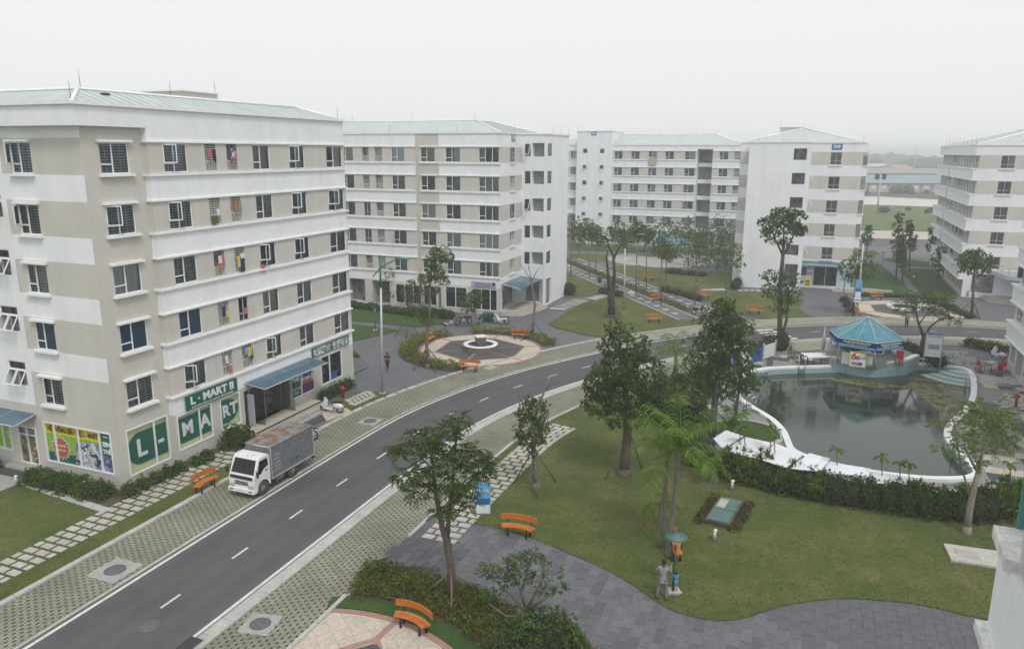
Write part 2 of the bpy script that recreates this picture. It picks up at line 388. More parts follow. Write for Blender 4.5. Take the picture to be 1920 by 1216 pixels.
# ---- pool outline (top of its rim), traced where the rim stands on the deck
POOL_PX = [(1389, 730), (1391, 749), (1414, 766), (1451, 789), (1473, 811), (1482, 830), (1494, 849), (1545, 868), (1632, 886), (1710, 896), (1773, 899),
           (1818, 894), (1816, 876), (1789, 849), (1770, 824), (1773, 802), (1795, 780), (1815, 755), (1820, 730), (1817, 706), (1805, 695), (1773, 690), (1722, 686),
           (1700, 694), (1650, 699), (1610, 697), (1575, 690), (1539, 691), (1476, 693), (1429, 697), (1400, 708)]
POOL = smooth_closed(px(POOL_PX), 4)
_pc = (sum(p[0] for p in POOL)/len(POOL), sum(p[1] for p in POOL)/len(POOL))
def grow(poly, d):
    n = len(poly); o = []
    ar = sum(poly[i][0]*poly[(i+1) % n][1]-poly[(i+1) % n][0]*poly[i][1] for i in range(n)); sg = 1 if ar > 0 else -1
    for i in range(n):
        a, b = Vector(poly[i-1]), Vector(poly[(i+1) % n]); t = (b-a).normalized(); o.append((poly[i][0]+t.y*d*sg, poly[i][1]-t.x*d*sg))
    return o
POOL_OUT = grow(POOL, .42)
POOL_HOLE = grow(POOL, .1)

# ---- base sheets
BIG = 2600
sheet('field', [(-BIG, -300), (BIG, -300), (BIG, BIG), (-BIG, BIG)], -.06, 'field', [POOL_HOLE])
sheet('pavement', [(-90, -60), (150, -60), (150, 150), (60, 178), (-90, 178)], 0, 'slate', [POOL_HOLE])
# ---- road
rd = strip('road', -2.75, 2.75, .012, 'asphalt'); _at = rd.data.attributes.new('across', 'FLOAT', 'POINT'); _at.data.foreach_set('value', np.tile(np.array([0, 1, 1, 0], dtype=np.float32), len(rd.data.vertices)//4))
ln = MB()
def stripe(b, d0, d1, s0, s1, z, mtl, step=1.0):
    n = max(1, int((s1-s0)/step)); prev = None
    for i in range(n+1):
        s = s0+(s1-s0)*i/n; a, c = off(s, d0), off(s, d1); cur = ((a.x, a.y, z), (c.x, c.y, z))
        if prev: b.face([prev[0], prev[1], cur[1], cur[0]], mtl)
        prev = cur
stripe(ln, -2.6, -2.45, 0, S_END, .018, 'road_paint'); stripe(ln, 2.45, 2.6, 0, S_END, .018, 'road_paint')
tag(obj('edge_line', ln), kind='structure')
_sd = s_of(*G2(310, 1133)); mk = tag(obj('lane_marking', None), kind='structure')
for k in range(-8, 34):
    s = _sd+k*3.93
    if 0 < s < S_END-2:
        b = MB(); stripe(b, -.055, .055, s, s+1.0, .018, 'road_paint', .5); obj('dash', b, mk)
_sc = s_of(*G2(1437, 622)); cw = tag(obj('crosswalk', None), kind='structure')
for k in range(5):
    d = -1.9+k*.95; b = MB(); stripe(b, d-.24, d+.24, _sc-1.1, _sc+1.1, .0185, 'road_paint', .5); obj('stripe', b, cw)
# ---- paver shoulders: a bed of thin grass with the concrete grid standing proud of it
S_PA, S_PB = S0-26, S0+52
for nm, d0, d1 in (('paver_verge', -5.72, -2.92), ('paver_verge', 3.32, 6.12)):
    st = strip(nm, d0, d1, .022, 'paver_grass', 0, S_END)
    b = MB(); ps, pd = .30, .215; ns = int((S_PB-S0+3)/ps); nd = int((d1-d0)/pd); pd = (d1-d0)/nd
    for i in range(ns):
        for j in range(nd):
            s = S0-3+i*ps+(ps/2 if j % 2 else 0); c0 = d0+j*pd; cm = c0+pd/2; sm_ = s+ps/2
            jt = random.uniform(-.006, .006); z = .038+jt
            o_ = [(s+.004, c0+.004), (s+ps-.004, c0+.004), (s+ps-.004, c0+pd-.004), (s+.004, c0+pd-.004)]
            h_ = [(sm_-.075, cm-.045), (sm_+.075, cm-.045), (sm_+.075, cm+.045), (sm_-.075, cm+.045)]
            O = [off(*q) for q in o_]; H = [off(*q) for q in h_]
            b.raw([(p.x, p.y, z) for p in O]+[(p.x, p.y, z) for p in H], [(0, 4, 5, 1)[::-1], (1, 5, 6, 2)[::-1], (2, 6, 7, 3)[::-1], (3, 7, 4, 0)[::-1]], 'paver_block')
    tag(obj('paver_grid', b, st), kind='stuff')
    ex = strip('paver_far', d0, d1, .034, 'paver_block', S0+49, S_END); ex.parent = st; ex['kind'] = 'stuff'
    # grid seen from far: thin grass gaps between rows
# ---- kerbs: single stones laid end to end
def kerb(name, d, w_, h, s0, s1, L=1.0, mtl='kerb_stone', z0=.0, gaps=()):
    bed = strip(name, d-w_/2+.02, d+w_/2-.02, z0+.018, 'concrete', s0, s1)
    me = MB(); me.box(-L/2+.008, -w_/2, 0, L/2-.008, w_/2, h, mtl, bev=.015); me = me.mesh('kerb_stone')
    s = s0+L/2
    while s < s1:
        if not any(a < s < c for a, c in gaps):
            p, t = cl_at(s); q = off(s, d); rr = math.atan2(t.y, t.x)
            obj('kerb_stone', me, bed, (q.x, q.y, z0+random.uniform(-.004, .004)), rr+random.uniform(-.006, .006))
        s += L*(1+d/60*0)
    return bed
kerb("kerb", -5.88, .28, .13, S0-6, S0+52); kerb("kerb", 6.22, .18, .13, S0-2, S0+36, gaps=[(S0+6.2, S0+11.3)])
kerb('gutter', 2.98, .6, .045, S0-2, S0+48); kerb('gutter', -2.83, .14, .05, S0-4, S0+50)
strip('verge_edge', -6.0, -5.75, .05, 'kerb_stone', S0+52, S_END); strip('verge_edge', 2.75, 3.3, .03, 'concrete', S0+48, S_END)

# ---- lawns and beds
L1 = off(S0+11.0, 6.3)
EDGE = smooth_open(px([(811, 968), (860, 976), (946, 994), (1002, 1011), (1073, 1041), (1138, 1070), (1194, 1103), (1231, 1129), (1265, 1147), (1302, 1158), (1342, 1164),
                       (1382, 1163), (1420, 1152), (1446, 1143), (1493, 1132), (1539, 1126), (1585, 1123), (1641, 1126), (1694, 1131), (1755, 1141), (1808, 1155), (1850, 1162), (1990, 1195)]))
LAWN_B = EDGE+px([(2050, 1100), (2030, 950), (1920, 915), (1820, 935), (1700, 915), (1540, 900), (1400, 868), (1330, 850), (1318, 800), (1335, 740), (1345, 700), (1322, 672)])+offline(6.3, s_of(*G2(1330, 660)), S0+11.2)
sheet('lawn', LAWN_B, .055, 'lawn')
# strip between left kerb and stepping stones, and the lawn beside the shop
sheet('lawn', offline(-6.0, S0-30, S0+15.2)+offline(-8.8, S0+15.2, S0+9.5)+offline(-9.6, S0+9.4, S0-30), .055, 'lawn')
_edg0, _edg1 = G(40, 906), G(203, 960)
sheet('lawn', offline(-9.55, S0-30, s_of(*G2(185, 965)))+[(_edg1.x, _edg1.y), (_edg0.x, _edg0.y), tuple(Vector(_edg0[:2])+E2*1.2), tuple(Vector(_edg0[:2])+E2*1.4-E1*3), tuple(Vector(_edg0[:2])+E2*22-E1*5), tuple(off(S0-30, -35))], .05, 'lawn')
sheet('planting_bed', offline(-8.75, s_of(*G2(203, 960)), S0+15.2)+[tuple(Vector((-20.27, 36.25))+E1*8), tuple(Vector((-20.27, 36.25))+E1*0), tuple(Vector((-20.27, 36.25))+E2*5.6), tuple(Vector((_edg0.x, _edg0.y))+E1*.3), (_edg1.x, _edg1.y)], .062, 'soil')
# edging stones of the bed
ed = tag(obj('bed_edging', None), kind='structure'); v = Vector(_edg1[:2])-Vector(_edg0[:2]); nn = int(v.length/.55)
me = MB(); me.box(-.27, -.22, 0, .27, .22, .1, 'kerb_stone', bev=.012); me = me.mesh('edging_stone')
for i in range(nn):
    q = Vector(_edg0[:2])+v*((i+.5)/nn); obj('edging_stone', me, ed, (q.x, q.y, random.uniform(0, .012)), math.atan2(v.y, v.x)+random.uniform(-.02, .02))
# lawns round the flats
sheet('lawn', px([(650, 577), (700, 581), (770, 588), (826, 594), (830, 608), (776, 614), (737, 609), (695, 604), (673, 603), (640, 600), (560, 590), (560, 570)]), .05, 'lawn_green')
sheet('lawn', smooth_closed(px([(600, 660), (660, 640), (690, 634), (743, 621), (735, 617), (707, 614), (678, 610), (640, 608), (560, 606), (520, 640)]), 3), .05, 'lawn_green')
sheet('lawn', smooth_open(px([(1134, 632), (1100, 629), (1072, 622), (1040, 614), (1028, 607), (1040, 600), (1070, 581), (1102, 563), (1134, 557), (1150, 552)]), .6)+px([(1180, 556), (1230, 570), (1316, 598), (1316, 604)])+offline(-6.05, s_of(*G2(1318, 606)), s_of(*G2(1135, 634))), .055, 'lawn')
sheet('lawn', px([(1064, 513), (1090, 520), (1124, 531), (1134, 541), (1128, 551), (1095, 556), (1063, 558)]), .05, 'lawn')
sheet('lawn', px([(1125, 505), (1165, 498), (1290, 508), (1380, 512), (1384, 545), (1330, 546), (1290, 553), (1230, 541), (1160, 520)]), .05, 'lawn')
sheet('lawn', smooth_open(px([(1318, 562), (1340, 549), (1400, 548), (1470, 552), (1500, 557), (1506, 566), (1500, 578), (1512, 589), (1524, 594)]), .6)+offline(-6.05, s_of(*G2(1524, 597)), s_of(*G2(1440, 597)))+px([(1405, 594), (1372, 583)]), .055, 'lawn')
sheet('lawn', px([(1066, 492), (1135, 490), (1140, 477), (1066, 476)]), .05, 'lawn'); sheet('lawn', px([(1066, 470), (1150, 472), (1240, 478), (1380, 480), (1380, 470), (1240, 466), (1066, 458)]), .05, 'lawn_green')
sheet('lawn', smooth_closed(px([(1604, 502), (1640, 494), (1658, 503), (1680, 520), (1699, 536), (1704, 549), (1690, 554), (1640, 552), (1612, 549)]), 3), .05, 'lawn_green')
sheet('lawn', smooth_closed(px([(1685, 506), (1715, 504), (1748, 508), (1770, 530), (1795, 557), (1770, 564), (1738, 562), (1722, 545), (1705, 525)]), 3), .05, 'lawn_green')
sheet('lawn', px([(1655, 486), (1690, 484), (1752, 493), (1748, 500), (1700, 499)]), .05, 'lawn_green')
sheet('lawn', px([(1600, 474), (1640, 470), (1650, 476), (1612, 482)]), .05, 'lawn_green')
# beyond the estate: wall-less verge, far road, field and river
sheet('back_road', px([(1560, 459), (1760, 464), (1900, 470), (1900, 459), (1760, 450), (1560, 446)], 0), .02, 'asphalt')
sheet('sandy_verge', px([(1560, 445), (1770, 450), (1770, 436), (1640, 432), (1560, 434)]), .03, 'beige_tile')
plain('river_water', (.55, .50, .44), .25, var=.06, scale=.01)
RIV = [G2(-900, 371), G2(600, 369), G2(1640, 368), G2(1760, 374), G2(2300, 384), G2(2300, 402), G2(1770, 388), G2(1640, 383.5), G2(600, 383), G2(-900, 386)]
sheet('river', RIV, -.03, 'river_water')
# ---- stepping-stone paths
def step_path(s0, s1, d0, side):
    base = tag(obj('stepping_stone_path', None), kind='structure')
    metas = []
    for wv, hv in ((.56, .36), (.56, .36), (.27, .36)):
        b = MB(); b.box(-wv/2, -hv/2, 0, wv/2, hv/2, .05, 'path_stone', bev=.012); metas.append(b.mesh('stepping_stone'))
    i = 0; s = s0
    while s < s1:
        order = [0, 1, 2] if i % 2 == 0 else [2, 0, 1]
        acc = 0
        for k in order:
            wv = (.62, .62, .30)[k]; p, t = cl_at(s); dd = d0+side*(acc+wv/2); q = off(s, dd)
            ang = math.atan2(t.y, t.x)+math.pi/2
            obj('stepping_stone', metas[k], base, (q.x, q.y, .035+random.uniform(0, .01)), ang+random.uniform(-.03, .03))
            acc += wv+.09
        s += .52; i += 1
step_path(S0-3, S0+20.5, -7.25, -1); step_path(S0+11.4, S0+29.5, 6.75, 1)
# ---- slate paving of the near forecourt, tile by tile
BED_TOP = smooth_open(px([(690, 1062), (720, 1064), (749, 1070), (826, 1087), (879, 1103), (935, 1134), (985, 1165), (1040, 1195), (1110, 1230), (1180, 1290)]))
RING_PX = [(613, 1141), (687, 1147), (743, 1161), (805, 1186), (842, 1211)]
rp = [Vector(G2(*p)) for p in RING_PX]
_A = np.array([[2*p.x, 2*p.y, 1] for p in rp]); _b = np.array([p.x**2+p.y**2 for p in rp]); _s = np.linalg.lstsq(_A, _b, rcond=None)[0]
RC = (float(_s[0]), float(_s[1])); RR = float(math.sqrt(max(.1, _s[2]+_s[0]**2+_s[1]**2)))
_a0 = math.atan2(rp[0].y-RC[1], rp[0].x-RC[0]); _a1 = math.atan2(rp[-1].y-RC[1], rp[-1].x-RC[0])
KERB_R = lambda s: off(s, 6.34)
BED = [tuple(KERB_R(S0+5.9)), tuple(KERB_R(S0+6.1))]+BED_TOP+[(RC[0]+(RR+.05)*math.cos(a), RC[1]+(RR+.05)*math.sin(a)) for a in np.linspace(_a1-.9, _a0, 24)]
sheet('planting_bed', BED, .07, 'soil')
sheet('lawn_rim', [(RC[0]+(RR+.75)*math.cos(a), RC[1]+(RR+.75)*math.sin(a)) for a in np.linspace(_a0+.0, _a1-.9, 30)]+[(RC[0]+(RR)*math.cos(a), RC[1]+RR*math.sin(a)) for a in np.linspace(_a1-.9, _a0+.0, 30)], .08, 'lawn_green')
FORE = [tuple(off(S0+11.15, 6.3)), tuple(off(S0+6.3, 6.3))]+BED_TOP[:-1]+px([(1500, 1330), (2050, 1330), (2050, 1195)])+EDGE[::-1]
fc = sheet('paving', FORE, .012, 'slate_joint'); TW, TL = .42, .84
cells = []
for i in range(-40, 90):
    for j in range(-40, 60):
        cx = Vector((-2., 30.))-E2*((i+.5)*TW)+E1*((j+.5+(.5 if i % 2 else 0))*TL)
        cs = [cx+E2*(a*TW/2)+E1*(b_*TL/2) for a, b_ in ((-1, -1), (1, -1), (1, 1), (-1, 1))]
        if inside(tuple(cx), FORE) or any(inside(tuple(c), FORE) for c in cs): cells.append(cx)
cells.sort(key=lambda c: abs(c.x*.9)+c.y*1.0)
_vis = [c for c in cells if c.y > 20.3 and abs(c.x) < c.y*.72]; _rest = [c for c in cells if not (c.y > 20.3 and abs(c.x) < c.y*.72)]
me_t = []
for k in range(3):
    b = MB(); g = .011; b.box(-TL/2+g, -TW/2+g, 0, TL/2-g, TW/2-g, .024, 'slate_tile', bev=.005); me_t.append(b.mesh('slate_tile'))
for c in _vis[:300]:
    obj('slate_tile', me_t[random.randrange(3)], fc, (c.x, c.y, .012+random.uniform(-.003, .003)), GRID)
rb = MB()
for c in _vis[300:]+_rest:
    g = .008; P = [c+E1*(a*(TL/2-g))+E2*(b_*(TW/2-g)) for a, b_ in ((-1, -1), (1, -1), (1, 1), (-1, 1))]
    rb.face([(p.x, p.y, .034) for p in P], 'slate_tile')
tag(obj('slate_tiles', rb, fc), kind='stuff')
# ---- beige plaza with brick rings
def brick_ring(b, c, r0, r1, a0, a1, z, h=.02, L=.1, cut=None):
    n = max(3, int(abs(a1-a0)*r1/L))
    for i in range(n):
        t0 = a0+(a1-a0)*(i+.06)/n; t1 = a0+(a1-a0)*(i+.94)/n
        if cut and not inside((c[0]+r0*math.cos(t0), c[1]+r0*math.sin(t0)), cut): continue
        b.prism([(c[0]+r*math.cos(t), c[1]+r*math.sin(t)) for r, t in ((r0, t0), (r1, t0), (r1, t1), (r0, t1))], z-h, z+random.uniform(-.003, .003), 'brick_pink')
def brick_line(b, p, q, w_, z, L=.1):
    p, q = Vector(p), Vector(q); d = (q-p); n = max(2, int(d.length/L)); t = d.normalized(); u = Vector((-t.y, t.x))
    for i in range(n):
        a = p+d*((i+.06)/n); c = p+d*((i+.94)/n)
        b.prism([tuple(a-u*w_/2), tuple(c-u*w_/2), tuple(c+u*w_/2), tuple(a+u*w_/2)], z-.02, z+random.uniform(-.003, .003), 'brick_pink')
_ha, _hb = off(S0-40, 6.34), off(S0+14, 6.34); _hn = Vector((E1.y, -E1.x))*60
HALF = [tuple(_hb), tuple(_ha), tuple(_ha+_hn), tuple(_hb+_hn)]
DISC = clip_convex(circle(RC, RR-.28, 72), HALF)
pz = sheet('plaza', clip_convex(circle(RC, RR+.02, 72), HALF), .03, 'concrete')
for i in range(-14, 14):
    for j in range(-14, 14):
        t = .62; q = [(RC[0]+(i+a)*t*math.cos(.5)-(j+c)*t*math.sin(.5), RC[1]+(i+a)*t*math.sin(.5)+(j+c)*t*math.cos(.5)) for a, c in ((.01, .01), (.99, .01), (.99, .99), (.01, .99))]
        if max(p[1] for p in q) < 20.2: continue
        q = clip_convex(q, DISC)
        if len(q) > 2:
            b = MB(); b.prism(q, .03, .05, 'beige_tile'); obj('beige_tile', b, pz)
bb = MB(); brick_ring(bb, RC, RR-.27, RR, 0, 2*math.pi, .055, cut=HALF)
_m = G2(705, 1200); brick_line(bb, _m, G2(746, 1163), .26, .058); brick_line(bb, _m, G2(600, 1232), .26, .058); brick_line(bb, _m, G2(735, 1290), .26, .058)
tag(obj('brick_edging', bb, pz), kind='stuff')
sheet('plaza_inlay', px([(705, 1207), (718, 1224), (735, 1290), (560, 1300), (590, 1240)]), .058, 'black_tile')
# ---- round fountain court by the road
FC = Vector(G2(901, 655)); FR = 5.6
fr = sheet('plaza', circle(FC, FR+.02, 80), .03, 'concrete')
def court(c, r, plz, dark_r, rot=0., n=6):
    segs = 48
    for k in range(n):
        a0, a1 = rot+2*math.pi*k/n, rot+2*math.pi*(k+1)/n
        b = MB(); mid = [(c[0]+dark_r*math.cos(a), c[1]+dark_r*math.sin(a)) for a in (a0+.02, a1-.02)]
        out_ = [(c[0]+(r-.27)*math.cos(a), c[1]+(r-.27)*math.sin(a)) for a in np.linspace(a1-.01, a0+.01, 10)]
        b.prism(mid+out_, .03, .05, 'beige_tile'); obj('beige_paving', b, plz)
        b = MB(); b.prism([(c[0]+.3*math.cos((a0+a1)/2), c[1]+.3*math.sin((a0+a1)/2))]+[(c[0]+(dark_r-.12)*math.cos(a), c[1]+(dark_r-.12)*math.sin(a)) for a in (a0+.03, a1-.03)], .03, .05, 'black_tile'); obj('dark_paving', b, plz)
    b = MB(); brick_ring(b, c, r-.26, r, 0, 2*math.pi, .056)
    for k in range(n):
        a0, a1 = rot+2*math.pi*k/n, rot+2*math.pi*(k+1)/n
        P = lambda rr, a: (c[0]+rr*math.cos(a), c[1]+rr*math.sin(a))
        brick_line(b, P(.6, a0), P(dark_r, a0), .16, .06); brick_line(b, P(dark_r, a0), P(dark_r, a1), .16, .058); brick_line(b, P(dark_r, a0+.0), P(r-.1, a0), .16, .06)
    tag(obj('brick_edging', b, plz), kind='stuff')
court(FC, FR, fr, 4.1, .25)
# second and third courts
FC2 = Vector(G2(1240, 487)); f2 = sheet('plaza', circle(FC2, 9.0, 60), .055, 'concrete'); court(FC2, 9.0, f2, 6.2, .4, 4)
FC3 = Vector(G2(1700, 582)); f3 = sheet('plaza', circle(FC3, 5.9, 60), .03, 'concrete'); court(FC3, 5.9, f3, 4.0, .2)
# ---- diagonal garden walk: two paved tracks with pale squares and a planted strip between them
WA, WB = Vector(G2(1075, 496)), Vector(G2(1325, 597)); wd = (WB-WA).normalized(); wn = Vector((wd.y, -wd.x)); WL = (WB-WA).length
def band(p, d, n_, a0, a1, s0, s1): return [tuple(p+d*s+n_*a) for s, a in ((s0, a0), (s1, a0), (s1, a1), (s0, a1))]
wk = sheet('garden_walk', band(WA, wd, wn, -3.2, 3.4, -6, WL), .058, 'slate')
kb = MB()
for a in (-3.2, 3.25, -1.0, .9): kb.prism(band(WA, wd, wn, a, a+.16, -6, WL), .05, .10, 'kerb_stone')
obj('walk_kerb', kb, wk)
b = MB(); b.prism(band(WA, wd, wn, -.8, .86, -6, WL-3), .05, .085, 'soil'); obj('planted_strip', b, wk)
for k in range(int(WL/2.2)):
    for a in (-2.3, 1.8):
        b = MB(); b.prism(band(WA, wd, wn, a, a+.7, k*2.2, k*2.2+.7), .055, .066, 'beige_tile'); obj('pale_slab', b, wk)
for (u, v) in ((1190, 549), (1078, 499)):
    c = Vector(G2(u, v)); b = MB(); b.prism(band(c, wd, wn, -1, 1, -.9, .9), .055, .07, 'beige_tile'); obj('pale_slab', b, wk)
# pale strips across the footways
def slabs(u0, v0, u1, v1, n, w_, l):
    a, c = Vector(G2(u0, v0)), Vector(G2(u1, v1)); d = (c-a); t = d.normalized(); p_ = tag(obj('stone_crossing', None), kind='structure')
    for i in range(n):
        q = a+d*((i+.5)/n); m_ = MB(); m_.box(-w_/2, -l/2, 0, w_/2, l/2, .03, 'path_stone', bev=.008); obj('slab', m_, p_, (q.x, q.y, .05), math.atan2(t.y, t.x))
slabs(1053, 577, 1092, 563, 6, .45, 1.9); slabs(1108, 562, 1136, 553, 5, .5, 1.4); slabs(1382, 545, 1450, 546, 6, .5, 1.1); slabs(1318, 545, 1360, 543, 6, .5, 1.4)
slabs(1043, 582, 1050, 577, 1, 1.2, 1.9)
# ---- manhole covers
plain('iron', (.11, .115, .12), .6, var=.2, scale=5, bump=.3)
def manhole(u, v, r, fw, label, z, rz=0, grp=None):
    p = G(u, v); t = thing('manhole_cover', label, 'manhole cover', (p.x, p.y, z), rz, grp)
    if fw:
        b = MB(); k = 24; ring = circle((0, 0), r*1.05, k); sq = []
        for i in range(k):
            a = 2*math.pi*i/k; m_ = max(abs(math.cos(a)), abs(math.sin(a))); j = 1+.06*math.sin(i*2.7)
            sq.append((fw*math.cos(a)/m_*j, fw*math.sin(a)/m_*j))
        for i in range(k):
            j = (i+1) % k; b.face([(*ring[i], .02), (*sq[i], .02), (*sq[j], .02), (*ring[j], .02)], 'concrete')
            b.face([(*sq[i], .02), (*sq[i], -.03), (*sq[j], -.03), (*sq[j], .02)], 'concrete')
        obj('concrete_frame', b, t)
    b = MB(); b.lathe([(r, -.01), (r, .022), (r-.03, .03)], 'iron', 24); obj('lid', b, t)
manhole(216, 1070, .42, .78, 'round iron manhole cover in rough concrete frame on paver verge by stepping stones', .036, GRID)
manhole(488, 1171, .38, .62, 'round iron manhole cover in pale concrete frame on paver verge beside beige plaza', .036, GRID+.2)
manhole(280, 1174, .40, 0, 'grey round manhole cover set in the asphalt road', .012)
manhole(694, 790, .42, .62, 'round iron manhole cover in concrete frame on paver verge beyond parked scooters', .036, GRID)
p = G(920, 690); b = MB(); b.box(-.55, -.4, 0, .55, .4, .03, 'concrete', bev=.01)
tag(obj('drain_cover', b, None, (p.x, p.y, .036), .9), 'flat concrete drain cover beside orange bench at the fountain court', 'drain cover')
b = MB(); b.box(-.45, -.3, 0, .45, .3, .03, 'iron'); [b.box(-.42+i*.1, -.27, .03, -.36+i*.1, .27, .045, 'dark_metal') for i in range(9)]
p = G(352, 1212); tag(obj('storm_drain_grate', b, None, (p.x, p.y, .045), GRID), 'dark slotted storm drain grate in the gutter beside the road', 'drain grate')
# ================================================================== BUILDINGS
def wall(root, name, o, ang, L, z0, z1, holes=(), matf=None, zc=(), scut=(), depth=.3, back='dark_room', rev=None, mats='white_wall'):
    """a wall face with real openings; frame: x along the wall, z up, y into the building"""
    b = MB(); mf = matf or (lambda s, z: mats)
    hs = []
    for h in holes: hs.append((max(0, h[0]), min(L, h[1]), h[2], h[3])+tuple(h[4:]))
    X = sorted(set([0, L]+[x for h in hs for x in h[:2]]+[s for s in scut if 0 < s < L]))
    Z = sorted(set([z0, z1]+[z for h in hs for z in h[2:4] if z0 < z < z1]+[z for z in zc if z0 < z < z1]))
    X = [x for i, x in enumerate(X) if i == 0 or x-X[i-1] > 1e-4]; Z = [z for i, z in enumerate(Z) if i == 0 or z-Z[i-1] > 1e-4]
    for x0, x1 in zip(X[:-1], X[1:]):
        for a, c in zip(Z[:-1], Z[1:]):
            mx, mz = (x0+x1)/2, (a+c)/2
            if any(h[0] < mx < h[1] and h[2] < mz < h[3] for h in hs): continue
            b.face([(x0, 0, a), (x1, 0, a), (x1, 0, c), (x0, 0, c)], mf(mx, mz))
    for h in hs:
        x0, x1, a, c = h[:4]; d = h[4] if len(h) > 4 else depth; bk = h[5] if len(h) > 5 else back; r = rev or mf((x0+x1)/2, c+.01)
        b.face([(x0, 0, a), (x0, 0, c), (x0, d, c), (x0, d, a)], r); b.face([(x1, 0, c), (x1, 0, a), (x1, d, a), (x1, d, c)], r)
        b.face([(x0, 0, c), (x1, 0, c), (x1, d, c), (x0, d, c)], r); b.face([(x1, 0, a), (x0, 0, a), (x0, d, a), (x1, d, a)], r)
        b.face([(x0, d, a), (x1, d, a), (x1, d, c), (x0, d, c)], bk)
    return obj(name, b, root, (o[0], o[1], 0), ang)
_W = {}
def _frame(b, x0, z0, x1, z1, t, y0, y1, m='frame_white'):
    b.box(x0, y0, z0, x0+t, y1, z1, m); b.box(x1-t, y0, z0, x1, y1, z1, m); b.box(x0+t, y0, z0, x1-t, y1, z0+t, m); b.box(x0+t, y0, z1-t, x1-t, y1, z1, m)
